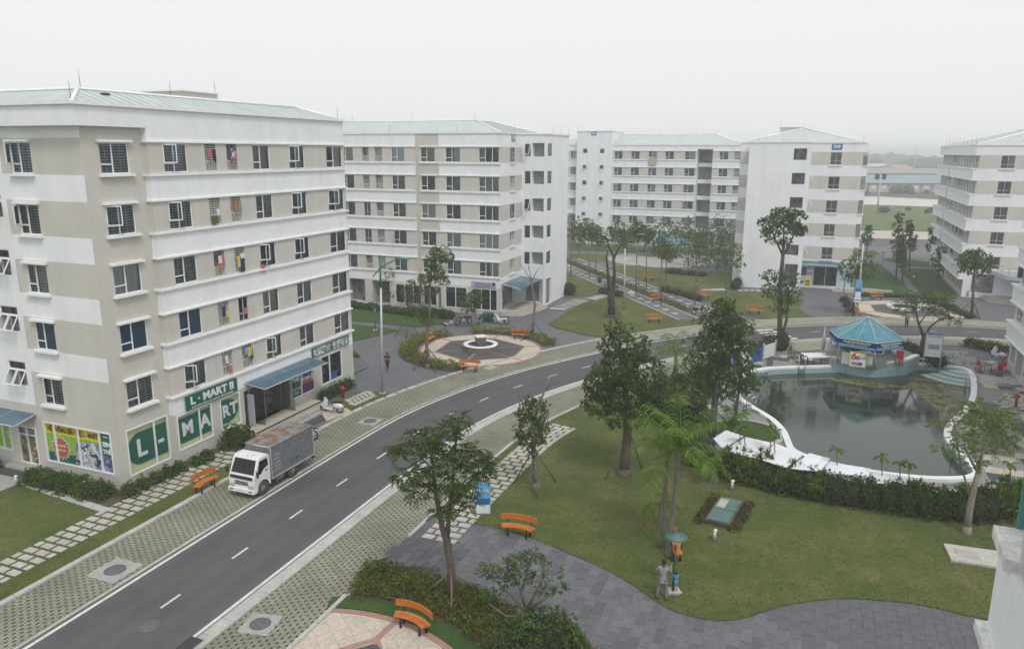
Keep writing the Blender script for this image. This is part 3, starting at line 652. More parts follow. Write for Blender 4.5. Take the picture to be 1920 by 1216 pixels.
def win_meshes(kind, w_, h):
    key = (kind, round(w_, 2), round(h, 2))
    if key in _W: return _W[key]
    f = MB(); p = MB(); g = MB(); c = MB(); sa = MB(); t = .055; out_ = []
    base = kind.split('+')[0]; opts = kind.split('+')[1:]
    mx = w_*.43; tz = h*.31
    if base in ('std', 'blue'):
        _frame(f, 0, 0, w_, h, t, .04, .1); f.box(mx-.03, .04, t, mx+.03, .1, h-t, 'frame_white')
        f.box(t, .04, tz-.03, mx-.03, .1, tz+.03, 'frame_white')
        p.face([(t, .075, t), (w_-t, .075, t), (w_-t, .075, h-t), (t, .075, h-t)], 'blue_film' if base == 'blue' else 'glass')
    elif base == 'tri':
        _frame(f, 0, 0, w_, h, t, .04, .1)
        for q in (.33, .67): f.box(w_*q-.03, .04, t, w_*q+.03, .1, h-t, 'frame_white')
        f.box(t, .04, tz-.03, w_*.33-.03, .1, tz+.03, 'frame_white'); p.face([(t, .075, t), (w_-t, .075, t), (w_-t, .075, h-t), (t, .075, h-t)], 'glass')
    elif base == 'two':
        _frame(f, 0, 0, w_, h, t, .04, .1, 'bar_grey'); f.box(w_/2-.025, .04, t, w_/2+.025, .1, h-t, 'bar_grey'); f.box(t, .04, tz-.025, w_-t, .1, tz+.025, 'bar_grey')
        p.face([(t, .075, t), (w_-t, .075, t), (w_-t, .075, h-t), (t, .075, h-t)], 'glass')
    elif base == 'one':
        _frame(f, 0, 0, w_, h, t, .04, .1); p.face([(t, .075, t), (w_-t, .075, t), (w_-t, .075, h-t), (t, .075, h-t)], 'glass')
    elif base == 'rail':
        f.box(0, .05, h*.36, w_, .1, h*.36+.05, 'bar_white'); f.box(0, .05, 0, w_, .1, .04, 'bar_white')
        n = max(4, int(w_/.11))
        for i in range(n+1): f.box(w_*i/n-.011, .06, .04, w_*i/n+.011, .09, h*.36, 'bar_white')
    elif base == 'awn':
        _frame(f, 0, 0, w_, h, t, .04, .1); f.box(t, .04, h*.66, w_-t, .1, h*.66+.05, 'frame_white'); f.box(w_/2-.025, .04, t, w_/2+.025, .1, h*.66, 'frame_white')
        p.face([(t, .075, h*.66+.05), (w_-t, .075, h*.66+.05), (w_-t, .075, h-t), (t, .075, h-t)], 'glass')
    if 'g' in opts or 'gw' in opts:
        m_ = 'bar_white' if 'gw' in opts or RND.random() < .6 else 'bar_grey'; n = int(h/.13); z_lo = h*.36+.05 if base == 'rail' else 0
        for i in range(1, n):
            z = h*i/n
            if z > z_lo: g.box(.02, .12, z-.018, w_-.02, .145, z+.018, m_)
        for q in ((.25, .5, .75) if w_ > 1 else (.33, .67)): g.box(w_*q-.011, .14, z_lo+.02, w_*q+.011, .165, h-.02, m_)
    for oo in opts:
        if oo[0] == 'c':
            mt = {'c': 'curtain_cream', 'r': 'curtain_rose', 'y': 'curtain_grey', 'w': 'curtain_white', 'b': 'curtain_blue'}[oo[1]]
            rngs = {'f': [(0.03, .97)], 'l': [(.03, .45)], 'h': [(.5, .97)], 'e': [(.03, .30)]}[oo[2] if len(oo) > 2 else 'f']
            for q0, q1 in rngs:
                n = max(4, int((q1-q0)*w_/.07)); pr_ = None
                for i in range(n+1):
                    x = w_*(q0+(q1-q0)*i/n); y = .215+.02*(i % 2)
                    if pr_: c.face([(pr_[0], pr_[1], .03), (x, y, .03), (x, y, h-.03), (pr_[0], pr_[1], h-.03)], mt)
                    pr_ = (x, y)
        if oo in ('o', 'oo'):            # a casement swung outwards on its left edge
            a = R(58 if oo == 'o' else 35); L_ = mx-.03; s2 = MB(); _frame(s2, 0, 0, L_, h-tz-.06, .05, -.02, .02)
            s2.face([(.05, 0, .05), (L_-.05, 0, .05), (L_-.05, 0, h-tz-.11), (.05, 0, h-tz-.11)], 'glass')
            ca, sn = math.cos(a), -math.sin(a)
            s2.v = [(t*.5+x*ca-y*sn, .03+x*sn+y*ca, z+tz+.03) for x, y, z in s2.v]; sa = s2
        if oo == 'a':                    # top-hung sashes pushed out at the foot
            nn = 2 if base == 'awn' else 1; hh = h*.62 if base == 'awn' else h-.1; top = h*.66 if base == 'awn' else h-.05
            s2 = MB()
            for q in range(nn):
                wv = w_/nn; tmp = MB(); _frame(tmp, .03, -hh, wv-.03, 0, .05, -.02, .02); tmp.face([(.08, 0, -hh+.05), (wv-.08, 0, -hh+.05), (wv-.08, 0, -.05), (.08, 0, -.05)], 'glass')
                a = R(30); ca, sn = math.cos(a), math.sin(a)
                for i, (x, y, z) in enumerate(tmp.v): tmp.v[i] = (x+q*wv, .03+y*ca+z*sn, top+z*ca-y*sn)
                for fc_, mi in zip(tmp.f, tmp.mi): s2.face([tmp.v[k] for k in fc_], tmp.mats[mi])
            sa = s2
    res = [('window', f.mesh('window'))]
    for nm, mm in (('pane', p), ('grille', g), ('curtain', c), ('open_sash', sa)):
        if mm.f: res.append((nm, mm.mesh(nm)))
    _W[key] = res; return res
def window(root, o, ang, s, z, w_, h, kind, label=None):
    d = Vector((math.cos(ang), math.sin(ang))); ms = win_meshes(kind, w_, h)
    wo = obj('window', ms[0][1], root, (o[0]+d.x*s, o[1]+d.y*s, z), ang)
    for nm, me in ms[1:]: obj(nm, me, wo)
    if label: wo['label'] = label
    return wo
def lip(root, o, ang, s0, s1, z, name='sill_course', h=.12, out_=.13, th=.0, mtl='white_trim', e0=0, e1_=0):
    b = MB(); b.box(s0-e0, -out_, 0, s1+e1_, .02+th, h, mtl); return obj(name, b, root, (o[0], o[1], z), ang)
RND = random.Random(11)
POOLK = ['std+g', 'std+gw', 'std+g+cyh', 'std+cyh', 'std+ccf', 'std+oo+g', 'std+cwh', 'std+cyf', 'std+gw+cch', 'std+o+g', 'std+crf', 'std+g+cce', 'std+gw+cyf', 'std+cwf']
POOLN = ['rail+g', 'rail', 'rail+gw', 'rail+g', 'two+g', 'rail+cyh']
def banded(root, o, ang, L, wins, zb, top, z0=0, rows=5, h=1.5, ground=(), tan_cols=(), all_tan=(), lips=True, name='wall', kinds=None, zc_extra=(), zmin_row=0, hoods=False, gmat='tan_wall', bandlow=None):
    """facade with white spandrel bands and tan window strips; wins = (s0, s1, type)"""
    holes = []; zc = []
    for r in range(zmin_row, rows):
        zz = zb+3*r; zc += [zz-.05, zz+h+.05]
        for wv in wins: holes.append((wv[0], wv[1], zz, zz+h))
    for gq in ground: holes.append(gq)
    lowz = bandlow if bandlow is not None else zb-1.2
    def mf(s, z):
        if any(a < s < c for a, c in all_tan): return 'tan_wall'
        if z < lowz: return gmat
        for r in range(zmin_row, rows):
            if zb+3*r-.05 < z < zb+3*r+h+.05: return 'tan_wall'
        if any(a < s < c for a, c in tan_cols): return 'tan_wall'
        return 'white_wall'
    wall(root, name, o, ang, L, z0, top, holes, mf, zc+[lowz], [x for q in list(all_tan)+list(tan_cols) for x in q])
    for r in range(zmin_row, rows):
        for i, wv in enumerate(wins):
            k = None
            if kinds: k = kinds.get((r, i))
            if k is None: k = RND.choice(POOLN if wv[2] == 'n' else POOLK) if wv[2] in 'sn' else wv[2]
            if k == '-': continue
            window(root, o, ang, wv[0], zb+3*r, wv[1]-wv[0], h, k)
def lipset(root, o, ang, s0, s1, zb, rows=5, h=1.5, low=True, topo=True, e0=0, e1_=0, zmin=0):
    for r in range(zmin, rows):
        lip(root, o, ang, s0, s1, zb+3*r-.17, e0=e0, e1_=e1_)
        if topo or r < rows-1: lip(root, o, ang, s0, s1, zb+3*r+h+.03, 'band_course', h=.09, out_=.10, e0=e0, e1_=e1_)
def hip_roof(root, x0, y0, x1, y1, z, inset, rise, name='roof', seams=.6):
    """standing-seam hipped roof on the rectangle, ridge cut flat when the inset is short"""
    b = MB(); xi0, xi1, yi0, yi1 = x0+inset, x1-inset, y0+inset, y1-inset
    if xi0 > xi1: xi0 = xi1 = (x0+x1)/2
    if yi0 > yi1: yi0 = yi1 = (y0+y1)/2
    E = [(x0, y0, z), (x1, y0, z), (x1, y1, z), (x0, y1, z)]; I = [(xi0, yi0, z+rise), (xi1, yi0, z+rise), (xi1, yi1, z+rise), (xi0, yi1, z+rise)]
    for i in range(4):
        j = (i+1) % 4; b.face([E[i], E[j], I[j], I[i]], 'roof_metal')
        A, B_, Cq, D = (Vector(q) for q in (E[i], E[j], I[j], I[i])); n = int((B_-A).length/seams)
        for k in range(1, n):
            t = k/n; lo = A.lerp(B_, t)
            # seams run straight up the slope until they meet the hip
            ea = (B_-A).normalized(); dA, dB = (lo-A).length, (B_-lo).length; up = 1.0
            ins = inset if inset > 0 else 1; up = min(1, dA/ins, dB/ins); per = Vector((-ea.y, ea.x, 0)); hi = lo+per*(ins*up)+Vector((0, 0, rise*up))
            b.tube([lo+Vector((0, 0, .02)), hi+Vector((0, 0, .02))], .012, 'roof_metal', 3, False, False)
    b.face(I, 'roof_metal')
    r = obj(name, b, root); h = MB()
    for i in range(4): h.tube([Vector(E[i])+Vector((0, 0, .03)), Vector(I[i])+Vector((0, 0, .05))], .09, 'white_trim', 6)
    for i in range(4):
        if (Vector(I[i])-Vector(I[(i+1) % 4])).length > .3: h.tube([Vector(I[i])+Vector((0, 0, .05)), Vector(I[(i+1) % 4])+Vector((0, 0, .05))], .07, 'white_trim', 6)
    obj('ridge_cap', h, r); return r
def rods(root, pts, hgt=.95):
    for x, y, z in pts:
        b = MB(); b.tube([(0, 0, 0), (0, 0, hgt*.6), (0, 0, hgt)], [.016, .012, .004], 'dark_metal', 5); obj('lightning_rod', b, root, (x, y, z))
LEFT = -math.pi/2; FRONT = 0.0
def building(label, p): return thing('apartment_building', label, 'building', (p[0], p[1], 0), GRID)
colour('sign_green', (.008, .105, .07), .5, var=.06); colour('sign_pale', (.62, .64, .66), .5, var=.04); colour('poster_pale', (.46, .50, .30), .6, var=.06)
colour('poster_yellow', (.58, .50, .03), .6, var=.06); colour('poster_lime', (.22, .42, .05), .6, var=.1); colour('poster_orange', (.42, .10, .03), .6)
colour('poster_purple', (.09, .02, .13), .6); colour('poster_white', (.68, .69, .70), .6, var=.04); colour('poster_blue', (.03, .12, .32), .6); colour('sky_blue', (.12, .35, .58), .6)
colour('ink', (.02, .015, .015), .7); colour('brown_ink', (.13, .05, .02), .7); colour('pale_blue', (.42, .55, .64), .6); colour('red_paint', (.42, .02, .02), .5); colour('violet_sign', (.42, .40, .58), .6)
def collage(name, cols, scale=4):
    m_, n, b, o = _new(name); g = n.nodes.new('ShaderNodeNewGeometry'); v = n.nodes.new('ShaderNodeTexVoronoi'); v.inputs['Scale'].default_value = scale
    nz = _noise(n, 3, 3); ad = n.nodes.new('ShaderNodeVectorMath'); ad.operation = 'ADD'; n.links.new(g.outputs['Position'], ad.inputs[0]); n.links.new(nz.outputs['Color'], ad.inputs[1]); n.links.new(ad.outputs[0], v.inputs['Vector'])
    sx = n.nodes.new('ShaderNodeSeparateColor'); n.links.new(v.outputs['Color'], sx.inputs[0])
    r = _ramp(n, sx.outputs[0], [(i/len(cols), c) for i, c in enumerate(cols)]); r.color_ramp.interpolation = 'CONSTANT'
    n.links.new(r.outputs[0], b.inputs['Base Color']); b.inputs['Roughness'].default_value = .45
collage('photo_veg', [(.02, .07, .02), (.05, .16, .03), (.25, .03, .02), (.12, .25, .05), (.03, .10, .03), (.4, .38, .3), (.35, .12, .02)], 6)
collage('photo_shop', [(.5, .55, .6), (.1, .16, .3), (.65, .66, .66), (.2, .3, .35), (.03, .04, .08), (.45, .4, .35)], 4)
collage('photo_phone', [(.03, .07, .2), (.12, .1, .3), (.3, .3, .45), (.05, .05, .1), (.3, .15, .25)], 5)
collage('photo_wares', [(.6, .62, .62), (.1, .2, .17), (.4, .45, .45), (.05, .08, .08), (.7, .7, .7)], 7)
collage('shelf_goods', [(.06, .06, .06), (.14, .12, .10), (.30, .12, .08), (.2, .24, .12), (.10, .10, .14), (.45, .38, .1), (.3, .3, .3)], 5)
collage('laundry_mix', [(.4, .05, .08), (.05, .05, .15), (.6, .6, .6), (.02, .02, .03), (.3, .2, .05), (.1, .2, .4)], 3)
def flat(root, o, ang, s0, s1, z0, z1, y, mtl, name='poster', th=.02):
    b = MB(); b.box(s0, y-th, z0, s1, y, z1, mtl); return obj(name, b, root, (o[0], o[1], 0), ang)
def poly_plate(root, o, ang, pts, y, mtl, name='poster_shape', th=.008):
    b = MB(); n = len(pts); c = [(x, y-th, z) for x, z in pts]; b.face(c, mtl)
    for i in range(n):
        j = (i+1) % n; b.face([(pts[i][0], y, pts[i][1]), (pts[j][0], y, pts[j][1]), (pts[j][0], y-th, pts[j][1]), (pts[i][0], y-th, pts[i][1])], mtl)
    return obj(name, b, root, (o[0], o[1], 0), ang)
def loc_on(o, ang, s, y): 
    return (o[0]+math.cos(ang)*s-math.sin(ang)*y, o[1]+math.sin(ang)*s+math.cos(ang)*y)
def txt(root, o, ang, s, z, y, body, size, mtl, width=None, bold=0, shear=0):
    x, yy = loc_on(o, ang, s, y); return text_on(root, body, x, yy, z, size, mtl, ang, bold, width, shear=shear)
def shop_frame(root, o, ang, s0, s1, z0, z1, muls, name='shop_window', y=.03, t=.07):
    b = MB(); _frame(b, s0, z0, s1, z1, t, y-.06, y+.03)
    for q in muls: b.box(q-t/2, y-.06, z0+t, q+t/2, y+.03, z1-t, 'frame_white')
    return obj(name, b, root, (o[0], o[1], 0), ang)
def fascia(root, x0, y0, x1, y1, z0, z1, gut=True, sides='FLBR', name='parapet'):
    b = MB(); t = .3
    b.box(x0, y0, z0, x1, y0+t, z1, 'white_wall'); b.box(x0, y1-t, z0, x1, y1, z1, 'white_wall'); b.box(x0, y0+t, z0, x0+t, y1-t, z1, 'white_wall'); b.box(x1-t, y0+t, z0, x1, y1-t, z1, 'white_wall')
    p_ = obj(name, b, root)
    if gut:
        g = MB(); e = .10
        for q in ((x0-e, y0-e, x1+e, y0+.22), (x0-e, y1-.22, x1+e, y1+e), (x0-e, y0+.22, x0+.22, y1-.22), (x1-.22, y0+.22, x1+e, y1-.22)): g.box(q[0], q[1], z1-.05, q[2], q[3], z1+.10, 'white_trim')
        obj('gutter', g, p_)

# ------------------------------------------------------------ the supermarket block
LM = building('white and tan apartment block with a green lettered supermarket on its ground floor', (-20.27, 36.25))
zb = 4.15
O_F, O_B, O_L = (0, 0), (3.52, -.35), (0, 24.)
LL = 24.
# left end face (seen from the lawn); s runs towards the corner
sl = lambda q: LL-q
leftw = [(sl(4.9), sl(3.45), 's')]
kA = {(4, 0): 'std+g+o+cbf', (3, 0): 'std+g+o', (2, 0): 'std+g+cch', (1, 0): 'blue', (0, 0): 'std+gw+oo'}
hl = [(sl(5.3), sl(.36), .82, 3.12, .12, 'poster_white'), (sl(7.42), sl(5.95), .42, 2.62, .12, 'dark_room'), (sl(12.), sl(8.0), 1.0, 2.62, .12, 'poster_white')]
hb = [(sl(7.4), sl(6.05), zb+.75+3*r, zb+2.15+3*r) for r in range(5)]+[(sl(12.4), sl(11.0), zb+3*r, zb+1.5+3*r) for r in range(5)]
def mfl(s, z):
    q = LL-s
    if z < 3.95: return 'tan_wall'
    if q > 5.65 and z > 3.95: return 'white_wall' if q < 9 else 'white_wall'
    for r in range(5):
        if zb+3*r-.03 < z < zb+3*r+1.5+.2: return 'tan_wall'
    if q < 5.65 and z < 5.0: return 'tan_wall'
    return 'white_wall'
zcl = [3.95, 5.0]+[z for r in range(5) for z in (zb+3*r-.03, zb+3*r+1.7)]
wall(LM, 'wall', O_L, LEFT, LL, 0, 19.2, hl+hb+[(leftw[0][0], leftw[0][1], zb+3*r, zb+3*r+1.5) for r in range(5)], mfl, zcl, [LL-5.65])
for r in range(5):
    window(LM, O_L, LEFT, leftw[0][0], zb+3*r, 1.45, 1.5, kA[(r, 0)])
    for z in (zb+3*r-.13, zb+3*r+1.52): lip(LM, O_L, LEFT, leftw[0][0]-.13, leftw[0][1]+.13, z, 'sill' if z < zb+3*r else 'hood', .12, .2)
    window(LM, O_L, LEFT, sl(7.4), zb+.75+3*r, 1.35, 1.4, 'awn+a+crl' if r < 3 else 'awn+a')
    window(LM, O_L, LEFT, sl(12.4), zb+3*r, 1.4, 1.5, 'std+g')
# front wall next to the corner
frk = ['std+gw+cye', 'blue', 'std+gw+cwf', 'std+gw+oo', 'std+gw+cyf']
wall(LM, 'wall', O_F, FRONT, 3.6, 0, 19.2, [(.6, 3.35, .52, 3.1, .12, 'poster_pale')]+[(.95, 2.65, zb+3*r, zb+3*r+1.5) for r in range(5)], mats='tan_wall')
for r in range(5):
    window(LM, O_F, FRONT, .95, zb+3*r, 1.7, 1.5, frk[r])
    for z in (zb+3*r-.13, zb+3*r+1.52): lip(LM, O_F, FRONT, .8, 2.8, z, 'sill' if z < zb+3*r else 'hood', .12, .2)
# projecting bay
LBAY = 21.0-3.52
bw = [(a-3.52, c-3.52, k) for a, c, k in ((4.5, 6.15, 's'), (7.45, 8.3, 'n'), (9.15, 10.0, 'n'), (11.35, 12.9, 's'), (14.8, 16.4, 's'), (18.85, 20.75, 's'))]
bk = {(4, 0): 'std+oo+gw+cyf', (4, 1): 'rail+gw', (4, 2): 'rail', (4, 3): 'std+ccf', (4, 4): 'std+oo+cyh', (4, 5): 'std+cch',
      (3, 0): 'std+oo+gw', (3, 1): 'rail+g', (3, 2): 'rail+gw', (3, 3): 'std+gw', (3, 4): 'std+oo+cyh', (3, 5): 'std+oo+cyh',
      (2, 0): 'std+gw', (2, 1): 'rail', (2, 2): 'rail+g', (2, 3): 'std+o+cyh', (2, 4): 'std+oo+cyh', (2, 5): 'std+cyf',
      (1, 0): 'blue', (1, 1): 'rail+g', (1, 2): 'two', (1, 3): 'std+ccf', (1, 4): 'std+g+cyh', (1, 5): 'std+cyf',
      (0, 0): 'std+o+gw', (0, 1): 'rail+gw', (0, 2): 'rail+g', (0, 3): 'std+oo+ccf', (0, 4): 'std+gw', (0, 5): 'std+g+cch'}
gh = [(a-3.52, c-3.52, z0, z1, d, m_) for a, c, z0, z1, d, m_ in ((3.64, 6.27, .85, 2.93, .12, 'poster_pale'), (6.94, 8.62, .87, 2.9, .12, 'poster_pale'), (9.0, 13.35, .0, 2.75, 1.3, 'shelf_goods'), (13.55, 16.12, .8, 2.5, .12, 'poster_white'), (16.9, 19.5, .83, 2.95, .5, 'shelf_goods'))]
banded(LM, O_B, FRONT, LBAY, bw, zb, 19.35, kinds=bk, ground=gh, bandlow=3.0)
wall(LM, 'wall', (3.52, 0), LEFT, .35, 0, 18.4, (), lambda s, z: 'tan_wall' if z < 3 or any(zb+3*r-.05 < z < zb+3*r+1.55 for r in range(5)) else 'white_wall', [3]+[z for r in range(5) for z in (zb+3*r-.05, zb+3*r+1.55)])
lipset(LM, O_B, FRONT, 0, LBAY, zb, e0=.13, e1_=.13)
for r in range(5):
    for z, hh, oo in ((zb+3*r-.17, .12, .13), (zb+3*r+1.53, .09, .10)): lip(LM, (3.52, 0), LEFT, -.02, .345, z, h=hh, out_=oo)
# far end and rear closing walls
b = MB(); b.face([(21, -.35, 0), (21, 24, 0), (21, 24, 19.35), (21, -.35, 19.35)], 'white_wall'); b.face([(21, 24, 0), (0, 24, 0), (0, 24, 19.35), (21, 24, 19.35)], 'white_wall'); obj('rear_wall', b, LM)
b = MB(); b.box(-.55, -.37, 18.4, 3.6, 0.6, 19.36, 'white_wall'); b.box(-.55, .6, 18.4, .3, 24.3, 19.36, 'white_wall'); pf = obj('parapet', b, LM)
g = MB(); g.box(-.67, -.5, 19.34, 21.12, -.1, 19.5, 'white_trim'); g.box(-.67, -.1, 19.34, -.25, 24.3, 19.5, 'white_trim'); obj('gutter', g, pf)
hip_roof(LM, -.45, -.3, 21.05, 24., 19.44, 2.25, .76)
b = MB(); b.box(12, 5.5, 20.1, 15.2, 9.2, 20.95, 'tan_wall'); b.box(11.85, 5.35, 20.95, 15.35, 9.35, 21.05, 'white_trim'); obj('stair_head', b, LM)
rods(LM, [(-.3, -.1, 19.5), (2, 2.0, 20.2), (8, 2.3, 20.2), (15, 5.5, 21.0), (20.6, -.2, 19.5)])
b = MB(); b.box(0, 0, 0, .42, .2, .12, 'dark_metal'); obj('roof_vent', b, LM, (2.6, 1.2, 19.96), .1)
# shop fronts: glazing with printed films
def green_glazing(o, s0, s1, z0, z1, muls, shape, letters):
    fr_ = shop_frame(LM, o, FRONT, s0, s1, z0, z1, muls)
    poly_plate(LM, o, FRONT, shape, .1, 'sign_green', 'printed_film', .01)
    for s, z, ch, size in letters: txt(LM, o, FRONT, s, z, .075, ch, size, 'sign_pale', bold=.035)
q = [(3.28, .95), (3.28, 2.7)]; arc = [(1.45-.75*math.cos(a), 1.83+.88*math.sin(a)) for a in np.linspace(R(90), R(-90), 14)]
green_glazing(O_F, .6, 3.35, .52, 3.1, [2.4], [(3.28, .95), (3.28, 2.71)]+[(x, z) for x, z in arc], [(1.55, 1.8, 'L', 1.35), (2.85, 1.85, '-', 1.3)])
green_glazing(O_B, .12, 2.75, .85, 2.93, [1.78], [(.19, 1.2), (2.68, 1.2), (2.68, 2.66), (.19, 2.66)], [(.92, 1.93, 'M', 1.1), (2.25, 1.93, 'A', 1.1)])
arc = [(4.05+.98*math.cos(a), 1.95+.72*math.sin(a)) for a in np.linspace(R(-90), R(90), 14)]
green_glazing(O_B, 3.42, 5.1, .87, 2.9, [], [(3.49, 1.23)]+arc+[(3.49, 2.67)], [(3.95, 1.95, 'R', 1.0), (4.62, 1.97, 'T', 1.0)])
sg = flat(LM, O_B, FRONT, .78, 4.84, 3.04, 3.86, -.06, 'sign_green', 'sign_board', .08); txt(LM, O_B, FRONT, 2.8, 3.5, -.15, 'L · MART II', .62, 'poster_white', 3.4, bold=.025)
txt(LM, O_B, FRONT, 2.8, 3.12, -.15, 'CHUYÊN BÁN LẺ HÀNG TIÊU DÙNG', .12, 'poster_white', 3.3)
for a, c in ((12.37, 14.6), (14.68, 16.85)):
    flat(LM, O_B, FRONT, a, c, 3.16, 3.84, -.06, 'sign_green', 'sign_board', .06); flat(LM, O_B, FRONT, a+.08, c-.08, 3.23, 3.77, -.125, 'photo_wares', 'printed_photo', .01)
fr_ = shop_frame(LM, O_B, FRONT, 13.38, 15.98, .83, 2.95, [14.45]); b = MB(); b.face([(13.45, .05, .9), (15.9, .05, .9), (15.9, .05, 2.9), (13.45, .05, 2.9)], 'shop_glass'); obj('pane', b, fr_)
flat(LM, O_B, FRONT, 14.6, 15.4, .95, 1.5, .35, 'poster_blue', 'display_box', .3); flat(LM, O_B, FRONT, 13.5, 14.1, 1.0, 2.0, .4, 'photo_shop', 'display_box', .2)
shop_frame(LM, O_B, FRONT, 10.03, 12.6, .8, 2.5, [11.12])
flat(LM, O_B, FRONT, 10.1, 11.08, .87, 2.43, .08, 'sign_green', 'printed_film', .02); txt(LM, O_B, FRONT, 10.6, 2.05, .05, 'THẺ', .42, 'poster_white', bold=.02); txt(LM, O_B, FRONT, 10.6, 1.25, .05, 'QUÝ VIP\n5.0.%', .25, 'poster_white')
flat(LM, O_B, FRONT, 11.16, 12.53, .87, 1.55, .08, 'poster_purple', 'printed_film', .02); flat(LM, O_B, FRONT, 11.16, 12.53, 1.55, 2.43, .082, 'poster_white', 'printed_film', .02)
txt(LM, O_B, FRONT, 11.85, 2.15, .05, 'Baby', .52, 'poster_purple', 1.1, .02); txt(LM, O_B, FRONT, 11.85, 1.72, .05, 'shop', .5, 'poster_orange', 1.05, .02)
# entrance: glass lobby, side wall panel, canopy, steps
b = MB(); b.box(6.25, .25, .0, 6.32, .32, 2.6, 'steel'); b.box(9.2, .25, 0, 9.27, .32, 2.6, 'steel'); b.box(6.25, .25, 2.5, 9.27, .32, 2.62, 'steel'); b.box(7.6, .25, 0, 7.66, .32, 2.5, 'steel')
dr = obj('door', b, LM, (3.52, -.35, .42)); b = MB(); b.face([(6.3, .28, 0), (7.6, .28, 0), (7.6, .28, 2.5), (6.3, .28, 2.5)], 'shop_glass'); b.face([(8.5, .28, 0), (9.2, .28, 0), (9.2, .28, 2.5), (8.5, .28, 2.5)], 'shop_glass'); obj('pane', b, dr)
b = MB(); b.box(5.75, -.45, .42, 5.85, .0, 2.5, 'curtain_grey'); obj('side_panel', b, LM, (3.52, -.35, 0)); b = MB(); b.face([(6.25, .28, .42), (6.25, -.9, .42), (6.25, -.9, 2.5), (6.25, .28, 2.5)], 'shop_glass'); obj('lobby_glass', b, LM, (3.52, -.35, 0)); b = MB(); b.face([(9.2, .28, .42), (9.2, -.9, .42), (9.2, -.9, 2.5), (9.2, .28, 2.5)], 'shop_glass'); obj('lobby_glass', b, LM, (3.52, -.35, 0))
cv = MB(); A0 = [(5.6, 0, 3.28), (12.1, 0, 3.28), (12.1, -1.55, 3.08), (5.6, -1.55, 3.08)]
cv.face(A0, 'canopy_glass'); cn = obj('canopy', cv, LM, (3.52, -.35, 0)); cf = MB()
for i in range(5): x = 5.6+6.5*i/4; cf.bar((x, 0, 3.26), (x, -1.57, 3.05), .03, 'galvanised')
cf.bar((5.6, -1.55, 3.06), (12.1, -1.55, 3.06), .035, 'galvanised'); cf.bar((5.6, 0, 3.28), (12.1, 0, 3.28), .05, 'steel'); obj('canopy_frame', cf, cn)
stp = MB()
for i in range(3): stp.box(4.9, -.02-1.3-.36*(2-i)-.2, 0, 11.6, .0, .14*(i+1), 'beige_tile' if i == 2 else 'concrete')
stp.box(4.9, -1.45, .42, 11.6, -1.2, .425, 'black_tile')
obj('entrance_steps', stp, LM, (3.52, -.35, 0))
# left-face posters
pp = O_L
shop_frame(LM, pp, LEFT, sl(5.3), sl(.36), .82, 3.12, [sl(4.5), sl(2.75), sl(1.2)])
x0, x1 = sl(5.23), sl(1.24)
flat(LM, pp, LEFT, x0, x1, 2.45, 3.05, .09, 'poster_yellow', 'printed_film'); flat(LM, pp, LEFT, x0, x1, 1.4, 2.45, .092, 'poster_lime', 'printed_film'); flat(LM, pp, LEFT, x0, x1, .89, 1.4, .09, 'sign_green', 'printed_film')
txt(LM, pp, LEFT, (x0+x1)/2, 2.74, .06, 'HỆ THỐNG SIÊU THỊ L - MART', .36, 'brown_ink', 3.7, .015)
st = []
for i in range(32):
    a = 2*math.pi*i/32; r_ = .74 if i % 2 == 0 else .56; st.append((sl(4.25)+r_*math.cos(a), 1.72+r_*.98*math.sin(a)))
poly_plate(LM, pp, LEFT, st, .075, 'poster_white', 'burst'); poly_plate(LM, pp, LEFT, [(sl(4.25)+(x-sl(4.25))*.9, 1.72+(z-1.72)*.9) for x, z in st], .066, 'poster_orange', 'burst')
txt(LM, pp, LEFT, sl(4.25), 1.85, .055, 'Mua một lần', .17, 'poster_white', .85); txt(LM, pp, LEFT, sl(4.25), 1.6, .055, 'dùng cả năm', .16, 'poster_white', .8)
poly_plate(LM, pp, LEFT, [(sl(3.25), .9), (sl(2.78), .9), (sl(2.78), 2.2), (sl(3.0), 2.15), (sl(3.2), 1.9)], .075, 'photo_shop', 'printed_photo'); poly_plate(LM, pp, LEFT, [(sl(2.7), .9), (sl(1.25), .9), (sl(1.25), 2.25), (sl(2.0), 2.38), (sl(2.7), 2.3)], .075, 'photo_shop', 'printed_photo')
flat(LM, pp, LEFT, sl(1.17), sl(.43), .89, 1.75, .09, 'photo_phone', 'printed_film'); flat(LM, pp, LEFT, sl(1.17), sl(.43), 1.75, 3.05, .09, 'sign_green', 'printed_film')
txt(LM, pp, LEFT, sl(.8), 2.82, .06, 'MART II', .12, 'poster_white'); txt(LM, pp, LEFT, sl(.8), 2.4, .06, 'SIM', .36, 'poster_white', .55, .015); txt(LM, pp, LEFT, sl(.8), 2.0, .06, 'THẺ', .32, 'poster_white', .6, .015)
fr_ = shop_frame(LM, pp, LEFT, sl(7.42), sl(5.95), .42, 2.62, [sl(6.68)], 'door'); b = MB(); b.box(sl(7.35), 0, 2.1, sl(6.02), .06, 2.16, 'frame_white'); obj('transom', b, fr_)
flat(LM, pp, LEFT, sl(7.33), sl(6.72), .5, 2.1, .07, 'photo_veg', 'printed_film'); flat(LM, pp, LEFT, sl(6.64), sl(6.04), .5, 2.1, .07, 'photo_veg', 'printed_film')
shop_frame(LM, pp, LEFT, sl(12.), sl(8.0), 1.0, 2.62, [sl(8.65), sl(10)]); flat(LM, pp, LEFT, sl(11.9), sl(8.08), 1.07, 2.55, .09, 'poster_lime', 'printed_film'); txt(LM, pp, LEFT, sl(8.33), 1.9, .06, 'Giảm\ngiá', .2, 'poster_white')
